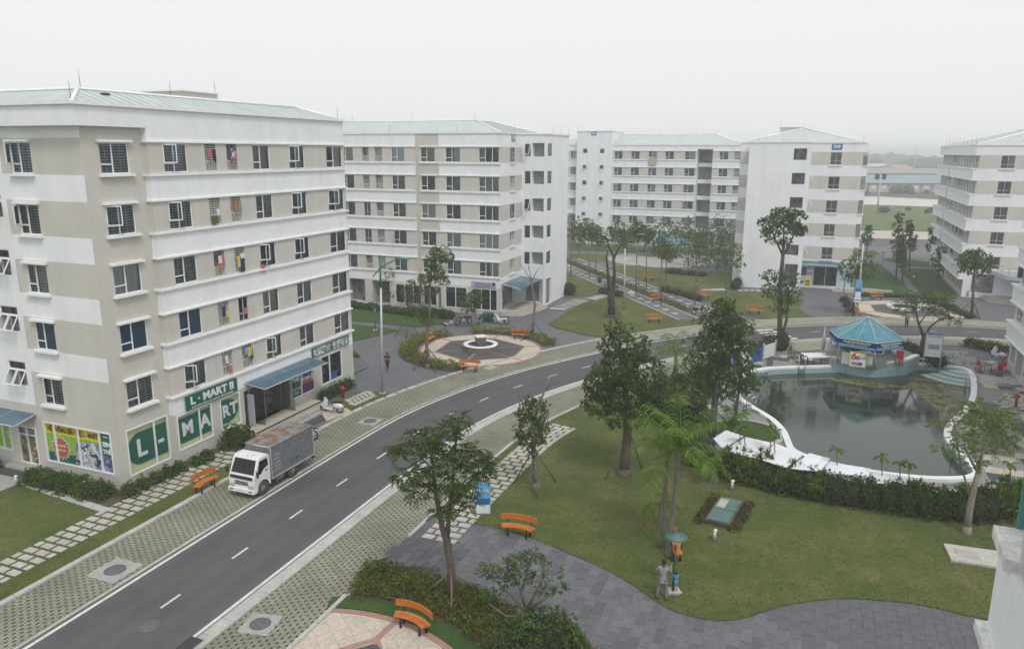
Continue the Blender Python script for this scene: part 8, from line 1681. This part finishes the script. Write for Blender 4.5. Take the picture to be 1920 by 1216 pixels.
def person(label, p, z, rz, h, top, legs, pose, shoes='dark_metal', long_hair=False, bare_legs=False, skirt=False, grp=None):
    """pose: joints as (x right, y forward, z) at 1.7 m height"""
    t = thing('person', label, 'person', (p[0], p[1], z), rz); k = h/1.7; S_ = lambda v: Vector(v)*k
    J = dict(pel=(0, 0, .93), bel=(0, .01, 1.10), che=(0, 0, 1.32), nec=(0, 0, 1.44), nk2=(0, .01, 1.50), chin=(0, .03, 1.535), hed=(0, .025, 1.60), hd2=(0, .015, 1.68), sl=(-.17, 0, 1.39), sr=(.17, 0, 1.39), el=(-.25, -.03, 1.13), er=(.25, -.03, 1.13), wl=(-.25, .06, .89), wr=(.25, .06, .89), hl=(-.25, .08, .80), hr=(.25, .08, .80), pl=(-.09, 0, .88), pr=(.09, 0, .88), kl=(-.10, .02, .48), kr=(.10, .02, .48), al=(-.11, -.02, .08), ar=(.11, -.02, .08), tl=(-.12, .12, .04), tr=(.12, .12, .04)); J.update(pose)
    # a body with two hands of five fingers each
    N = ['pel', 'bel', 'che', 'nec', 'nk2', 'chin', 'hed', 'hd2', 'sl', 'el', 'wl', 'hl', 'sr', 'er', 'wr', 'hr', 'pl', 'kl', 'al', 'tl', 'pr', 'kr', 'ar', 'tr']
    rad = dict(pel=.13, bel=.115, che=.135, nec=.06, nk2=.05, chin=.065, hed=.088, hd2=.06, sl=.06, el=.042, wl=.03, hl=(.034, .02), sr=.06, er=.042, wr=.03, hr=(.034, .02), pl=.085, kl=.06, al=.042, tl=.035, pr=.085, kr=.06, ar=.042, tr=.035)
    ed = [('pel', 'bel'), ('bel', 'che'), ('che', 'nec'), ('nec', 'nk2'), ('nk2', 'chin'), ('chin', 'hed'), ('hed', 'hd2'), ('che', 'sl'), ('sl', 'el'), ('el', 'wl'), ('wl', 'hl'), ('che', 'sr'), ('sr', 'er'), ('er', 'wr'), ('wr', 'hr'), ('pel', 'pl'), ('pl', 'kl'), ('kl', 'al'), ('al', 'tl'), ('pel', 'pr'), ('pr', 'kr'), ('kr', 'ar'), ('ar', 'tr')]
    V = [S_(J[n_]) for n_ in N]; E_ = [(N.index(a), N.index(b_)) for a, b_ in ed]; Rr = [tuple(q*k for q in rad[n_]) if isinstance(rad[n_], tuple) else rad[n_]*k for n_ in N]
    body = obj('body', skin_mesh(V, E_, Rr, 'skin'), t)
    for hnd, wr_ in (('hl', 'wl'), ('hr', 'wr')):
        H = S_(J[hnd]); d = (H-S_(J[wr_])).normalized(); sd_ = d.cross(Vector((0, 1, 0))); sd_ = sd_.normalized() if sd_.length > .2 else Vector((1, 0, 0)); b = MB()
        for i in range(4): o_ = H+sd_*(-.024+.016*i)*k; b.tube([o_, o_+d*.035*k, o_+(d*.06+Vector((0, .015, 0)))*k], [.009*k, .008*k, .006*k], 'skin', 5)
        o_ = H-d*.03*k; b.tube([o_, o_+(sd_*.04+d*.02)*k, o_+(sd_*.045+d*.045)*k], [.011*k, .009*k, .007*k], 'skin', 5); obj('fingers', b, body)
    nm = ['pel', 'bel', 'che', 'nec', 'sl', 'sr']; vv = [J[q] for q in nm]; ee = [(0, 1), (1, 2), (2, 3), (2, 4), (2, 5)]; rr = [.148, .135, .155, .075, .078, .078]
    for a, e_ in (('sl', 'el'), ('sr', 'er')): vv.append(tuple(Vector(J[a]).lerp(Vector(J[e_]), .95))); ee.append((nm.index(a), len(vv)-1)); rr.append(.06)
    vv.append(tuple(Vector(J['pel'])+Vector((0, 0, -.06)))); ee.append((0, len(vv)-1)); rr.append(.14)
    obj('shirt', skin_mesh([S_(q) for q in vv], ee, [q*k for q in rr], top), t)
    lo = 0.35 if bare_legs else 1.0; nm = ['pel', 'pl', 'kl', 'al', 'pr', 'kr', 'ar']; q3 = lambda a, c: tuple(Vector(J[a]).lerp(Vector(J[c]), lo)); vv = [tuple(Vector(J['pel'])-Vector((0, 0, .03))), J['pl'], J['kl'] if lo == 1 else q3('pl', 'kl'), tuple(Vector(J['al'])+Vector((0, 0, .03))), J['pr'], J['kr'] if lo == 1 else q3('pr', 'kr'), tuple(Vector(J['ar'])+Vector((0, 0, .03)))]
    if lo == 1: obj('trousers', skin_mesh([S_(q) for q in vv], [(0, 1), (1, 2), (2, 3), (0, 4), (4, 5), (5, 6)], [q*k for q in (.14, .105, .078, .064, .105, .078, .064)], legs), t)
    else: obj('shorts', skin_mesh([S_(q) for q in (vv[0], vv[1], vv[2], vv[4], vv[5])], [(0, 1), (1, 2), (0, 3), (3, 4)], [q*k for q in (.14, .105, .1, .105, .1)], legs), t)
    for a, tt in (('al', 'tl'), ('ar', 'tr')):
        A, T_ = S_(J[a]), S_(J[tt]); b = MB(); b.tube([A+Vector((0, -.04*k, -.03*k)), (A+T_)/2+Vector((0, 0, -.02*k)), T_+Vector((0, .05*k, -.005))], [.045*k, .05*k, .03*k], shoes, 8); obj('shoe', b, t)
    hd = S_(J['hed']); b = MB(); b.ball((hd.x, hd.y-.012*k, hd.z+.03*k), (.097*k, .108*k, .098*k), 'hair', 12, 8)
    if long_hair: b.tube([hd+Vector((0, -.06*k, .03*k)), hd+Vector((0, -.09*k, -.12*k)), hd+Vector((0, -.08*k, -.3*k))], [.085*k, .09*k, .04*k], 'hair', 8)
    b.v = [(x, min(y, hd.y+.065*k) if z_ > hd.z-.02*k else y-.03*k, z_) for x, y, z_ in b.v]; obj('hair', b, t)
    b = MB()
    for s in (-1, 1): b.ball((hd.x+s*.032*k, hd.y+.078*k, hd.z+.0*k), .011*k, 'hair', 6, 4); b.ball((hd.x+s*.088*k, hd.y, hd.z-.005*k), (.012*k, .025*k, .032*k), 'skin', 6, 4)
    b.ball((hd.x, hd.y+.092*k, hd.z-.022*k), (.013*k, .02*k, .022*k), 'skin', 6, 4); b.box(hd.x-.024*k, hd.y+.07*k, hd.z-.06*k, hd.x+.024*k, hd.y+.084*k, hd.z-.052*k, 'curtain_rose'); obj('face', b, t)
    return t
colour('cloth_grey', (.24, .24, .25), .9, var=.15, scale=5); colour('cloth_grey2', (.17, .17, .18), .9, var=.15, scale=5); colour('cloth_blue', (.05, .25, .42), .8); colour('cloth_maroon', (.10, .02, .025), .9); colour('cloth_black', (.015, .015, .017), .9); colour('cloth_white', (.6, .6, .6), .9); colour('cloth_stripe', (.28, .28, .28), .9, var=.9, scale=16)
p = G(1241, 1124); MAN = person('man in grey shirt and trousers seen from behind beside the garden lamp', (p.x, p.y), .055, R(-6), 1.68, 'cloth_grey', 'cloth_grey2', dict(el=(-.29, .06, 1.16), wl=(-.17, .24, 1.12), hl=(-.12, .29, 1.12), er=(.29, .08, 1.15), wr=(.33, .32, 1.20), hr=(.34, .40, 1.24), kl=(-.16, .03, .48), al=(-.21, .0, .08), tl=(-.23, .14, .04), kr=(.15, .03, .48), ar=(.17, -.1, .08), tr=(.2, .04, .04)))
p = G(1265, 1110); person('small child in blue top holding the foot of the garden lamp', (p.x, p.y-.1), .1, R(10), .88, 'cloth_blue', 'cloth_blue', dict(el=(-.24, .12, 1.25), wl=(-.22, .3, 1.3), hl=(-.2, .36, 1.32), er=(.24, .1, 1.2), wr=(.1, .28, 1.22), hr=(.06, .32, 1.22)), 'red_paint', bare_legs=True)
b = MB(); b.box(-.28, -.24, 0, .28, .24, .08, 'kerb_stone', bev=.02); p = G(1262, 1110); tag(obj('lamp_plinth', b, None, (p.x, p.y, .05), .2), 'white square plinth under the garden lamp by the child', 'plinth')
p = G(727, 696); person('woman in maroon cardigan and black trousers walking across the forecourt', (p.x, p.y), .01, R(175), 1.6, 'cloth_maroon', 'cloth_black', dict(el=(-.27, .02, 1.14), wl=(-.12, .2, 1.12), hl=(-.06, .24, 1.13), er=(.27, .02, 1.14), wr=(.12, .2, 1.12), hr=(.06, .24, 1.13), kl=(-.05, .12, .5), al=(-.02, .14, .08), tl=(-.02, .28, .05), kr=(.06, .0, .48), ar=(.05, -.22, .12), tr=(.06, -.1, .05)), long_hair=True)
p = G(1699, 614); person('man in striped top and dark trousers standing on the far road edge', (p.x, p.y), .04, R(5), 1.66, 'cloth_stripe', 'cloth_black', dict(wl=(-.2, .2, 1.02), hl=(-.14, .26, 1.02), wr=(.2, .2, 1.02), hr=(.14, .26, 1.02)))
p = G(1801, 614); BOY = person('child in white shirt carrying a dark backpack at the far road edge', (p.x, p.y), .04, R(120), 1.35, 'cloth_white', 'cloth_white', dict(kl=(-.1, .1, .5), al=(-.1, .12, .08), tl=(-.1, .26, .05)), bare_legs=True)
b = MB(); b.box(-.14, -.3, .85, .14, -.13, 1.2, 'cloth_black', bev=.03); obj('backpack', b, None, BOY.location, 0); o = bpy.data.objects[-1] if False else None
bp = [q for q in bpy.data.objects if q.name.startswith('backpack')][0]; bp.rotation_euler = BOY.rotation_euler; tag(bp, 'dark backpack on the back of the child at the far road', 'backpack')
p = G(1893, 684); person('person in dark clothes leaning by the shop wing corner next to white scooter', (p.x, p.y), .03, R(70), 1.6, 'cloth_black', 'cloth_black', dict(che=(0, .12, 1.28), nec=(0, .2, 1.38), nk2=(0, .24, 1.42), chin=(0, .29, 1.45), hed=(0, .31, 1.51), hd2=(0, .31, 1.58), sl=(-.17, .15, 1.33), sr=(.17, .15, 1.33), el=(-.2, .3, 1.1), er=(.2, .3, 1.1), wl=(-.15, .45, .95), wr=(.15, .45, .95), hl=(-.15, .5, .9), hr=(.15, .5, .9)))
# ---- laundry on the shop block
def garment(s, z, w_, h, m_, label, y=-.08, tree_=LM, o=(3.52, -.35)):
    n = 6; b = MB(); pr_ = None
    for i in range(n+1):
        x = -w_/2+w_*i/n; yy = y-.03*(i % 2); cur = ((x, yy, 0), (x*random.uniform(.85, 1.1), yy-.03, -h*random.uniform(.85, 1.05)))
        if pr_: b.face([pr_[1], cur[1], cur[0], pr_[0]], m_)
        pr_ = cur
    base = tree_.matrix_basis if tree_.matrix_basis else tree_.matrix_world; q = Matrix.Translation(tree_.location) @ Matrix.Rotation(GRID, 4, 'Z') @ Vector((o[0]+s, o[1], z)); tag(obj('garment', b, None, q, GRID), label, 'laundry')
colour('cl_orange', (.5, .13, .02), .9); colour('cl_navy', (.02, .03, .1), .9); colour('cl_yellow', (.55, .45, .08), .9); colour('cl_pink', (.45, .12, .15), .9)
zt = lambda r: 4.15+3*r
garment(4.35, zt(2)+1.2, .3, .45, 'cloth_white', 'white cloth hanging in the first railed opening of the third floor'); garment(4.25, zt(2)+.85, .28, .45, 'cl_orange', 'orange top hanging in the first railed opening of the third floor'); garment(6.15, zt(2)+.9, .35, .9, 'cl_navy', 'navy trousers hanging from the second railed opening of the third floor'); garment(5.85, zt(2)+1.0, .25, .7, 'cl_yellow', 'yellow shirt hanging beside navy trousers in a railed opening'); garment(6.2, zt(2)+1.15, .4, .35, 'cloth_white', 'white shirt over navy trousers in a railed opening')
garment(7.95, zt(2)+.22, .35, .5, 'cl_pink', 'red and white bag hanging below an open casement'); garment(6.1, zt(4)+1.3, .5, .9, 'laundry_mix', 'dark patterned clothes hanging in the top-floor railed opening'); garment(6.2, zt(0)+1.3, .45, .6, 'cl_yellow', 'yellow shirt hanging in the lowest railed opening'); garment(5.9, zt(0)+1.35, .3, .4, 'sky_blue', 'pale blue cloth in the lowest railed opening'); garment(4.45, zt(0)+.6, .25, .5, 'cl_pink', 'red cloth hanging on the lowest railings'); garment(4.2, zt(3)+.5, .5, .5, 'leaf_mid', 'potted greenery hanging on a fourth-floor railing')
qb = Matrix.Translation(B8.location) @ Matrix.Rotation(GRID, 4, 'Z'); b = MB(); b.box(0, -.75, 0, .06, .75, 1.5, 'curtain_cream'); v3 = qb @ Vector((-.25, -8.1, 15.0)); tag(obj('blanket', b, None, v3, GRID), 'cream blanket hung over a top-floor sill of the long back block', 'blanket')
_fl = ['lowest', 'second', 'third', 'fourth', 'top']
for r_, op, col, cn_, dz, hh in ((4, 4.2, 'cl_pink', 'rose', 1.2, .5), (4, 4.55, 'cloth_black', 'black', 1.2, .7), (3, 4.5, 'cloth_white', 'white', .9, .4), (3, 5.95, 'cl_orange', 'orange', 1.2, .5), (3, 6.3, 'cloth_grey', 'grey', 1.25, .6), (1, 4.3, 'cl_navy', 'navy', 1.2, .6), (1, 4.55, 'cl_yellow', 'yellow', .9, .4), (1, 6.1, 'cl_pink', 'rose', .8, .4), (0, 4.2, 'cloth_white', 'white', 1.25, .5), (0, 6.35, 'cl_navy', 'navy', 1.2, .7), (2, 4.55, 'cl_pink', 'rose', 1.3, .6)):
    garment(op, zt(r_)+dz, .26, hh, col, '%s garment hanging in the %s railed opening of the %s window row' % (cn_, 'first' if op < 5 else 'second', _fl[r_]))
# glass lean-to at the far end of the shop block
t = thing('glass_canopy', 'sloping glass lean-to at the far end of the shop block', 'canopy', tuple(LM.location), GRID); b = MB(); b.face([(21.1, .5, 3.4), (21.1, 5, 3.4), (24.5, 5.0, .2), (24.5, .5, .2)], 'shop_glass'); b.face([(21.1, .5, 3.4), (24.5, .5, .2), (21.1, .5, .2)], 'shop_glass'); obj('glazing', b, t); b = MB()
for y in (.5, 2, 3.5, 5): b.bar((21.1, y, 3.4), (24.5, y, .2), .035, 'galvanised')
b.bar((24.5, .5, .2), (24.5, 5, .2), .04, 'galvanised'); obj('frame', b, t)
# ================================================================== FAR BACKGROUND AND AIR
def at_far(u, y, z=0):
    d = FWD + RT*((u-960)/F_PX) - UPV*((330-608)/F_PX); return Vector((d.x/d.y*y, y, z))
plain('factory_wall', (.42, .46, .47), .8, var=.08, scale=.05); plain('factory_roof', (.20, .27, .30), .6, var=.08, scale=.05); plain('old_roof', (.26, .25, .25), .8, var=.1, scale=.05); plain('tile_roof', (.36, .22, .17), .8)
def hall(label, u0, u1, y, dep, h, rise, wm='factory_wall', rm_='factory_roof', bays=0):
    a, c = at_far(u0, y), at_far(u1, y); t = thing('factory_hall', label, 'factory', ((a.x+c.x)/2, y, 0)); L_ = (c.x-a.x)/2; b = MB(); b.box(-L_, 0, -1, L_, dep, h, wm); obj('wall', b, t)
    b = MB(); b.raw([(-L_-1, -1, h), (L_+1, -1, h), (L_+1, dep/2, h+rise), (-L_-1, dep/2, h+rise), (-L_-1, dep+1, h), (L_+1, dep+1, h)], [(0, 1, 2, 3), (3, 2, 5, 4)], rm_); b.raw([(-L_, 0, h), (-L_, dep, h), (-L_, dep/2, h+rise)], [(0, 2, 1)], wm); obj('roof', b, t)
    for i in range(bays):
        x = -L_+2*L_*(i+.5)/bays; b = MB(); b.box(x-.6, -.25, 0, x+.6, 0, h-.3, 'old_roof'); obj('pilaster', b, t)
        b = MB(); b.box(x+1.5, -.12, 1.5, x+2*L_/bays-1.5, 0, h*.72, 'curtain_white'); obj('window_band', b, t)
    return t
hall('long low factory hall with a windowed front beyond the river', 1540, 1860, 352, 40, 4.1, 3.1, bays=16); hall('broad green-grey factory roof behind the windowed hall', 1500, 1900, 450, 60, 6.0, 2.4, rm_='old_roof')
hall('small hall with reddish gable roof beside the mast', 1683, 1712, 560, 30, 6.5, 2.8, 'curtain_cream', 'tile_roof'); hall('pale long shed in front of the far trees', 1560, 1675, 600, 40, 7.5, 2, 'curtain_white', 'factory_wall'); hall('far pale shed right of the mast beyond the trees', 1730, 1850, 700, 40, 5, 3, 'curtain_white', 'factory_wall')
p = at_far(1712, 640); b = MB(); b.tube([(0, 0, 0), (0, 0, 25)], [.5, .15], 'galvanised', 6)
for z in (8, 13, 18, 22): b.box(-1.2, -.2, z, 1.2, .2, z+.4, 'galvanised')
tag(obj('radio_mast', b, None, (p.x, 640, 0)), 'thin radio mast rising above the far tree line', 'mast')
b = MB(); p = G(1644, 402); b.tube([(0, 0, 0), (0, 0, 10.5)], [.25, .15], 'galvanised', 8)
for x in (-1.1, .9): b.box(x-.5, -.3, 10, x+.5, .3, 11.6, 'dark_metal')
b.bar((-1.6, 0, 10.6), (1.6, 0, 10.6), .1, 'galvanised'); tag(obj('floodlight_mast', b, None, (p.x, p.y, 0)), 'floodlight mast standing in the field near the river', 'mast')
# wooded skyline and river-bank scrub: one mass each
def lump_mass(name, n, xr, yr, hr, m_, seed, zb=0, base=True):
    rs = random.Random(seed); b = MB()
    for i in range(n):
        y = rs.uniform(*yr); x = rs.uniform(*xr); h = rs.uniform(*hr); b.ball((x, y, zb+h*.45), (h*rs.uniform(.7, 1.3), h*.7, h*.6), m_, 7, 5)
    b.v = [(x+rs.uniform(-.12, .12)*hr[1]*.6, y, z_+rs.uniform(-.12, .12)*hr[1]*.5) for x, y, z_ in b.v]
    return tag(obj(name, b), kind='stuff')
plain('far_wood', (.045, .065, .035), 1, var=.4, scale=.08, fine=.4)
lump_mass('far_woodland', 260, (-1300, 1700), (900, 1000), (11, 19), 'far_wood', 3); lump_mass('far_woodland', 90, (250, 620), (660, 740), (7, 13), 'far_wood', 4); lump_mass('riverbank_scrub', 110, (-300, 520), (326, 345), (1.5, 4.5), 'far_wood', 5); lump_mass('riverbank_scrub', 90, (-300, 420), (226, 238), (.8, 2.0), 'far_wood', 6)
sheet('far_bank', [G2(-900, 368.5), G2(2300, 381), G2(2300, 358), G2(-900, 350)], -.04, 'soil')
# ---- the air
b = MB(); b.box(-2700, -330, -3, 2700, 2700, 27, 'white_wall'); hz = obj('haze', b); hz['kind'] = 'stuff'
m_ = bpy.data.materials.new('haze'); m_.use_nodes = True; n = m_.node_tree; n.nodes.clear(); o = n.nodes.new('ShaderNodeOutputMaterial'); v = n.nodes.new('ShaderNodeVolumePrincipled'); v.inputs['Color'].default_value = (.93, .96, .98, 1); v.inputs['Density'].default_value = .0011; v.inputs['Anisotropy'].default_value = .3; n.links.new(v.outputs[0], o.inputs['Volume'])
hz.data.materials.clear(); hz.data.materials.append(m_)
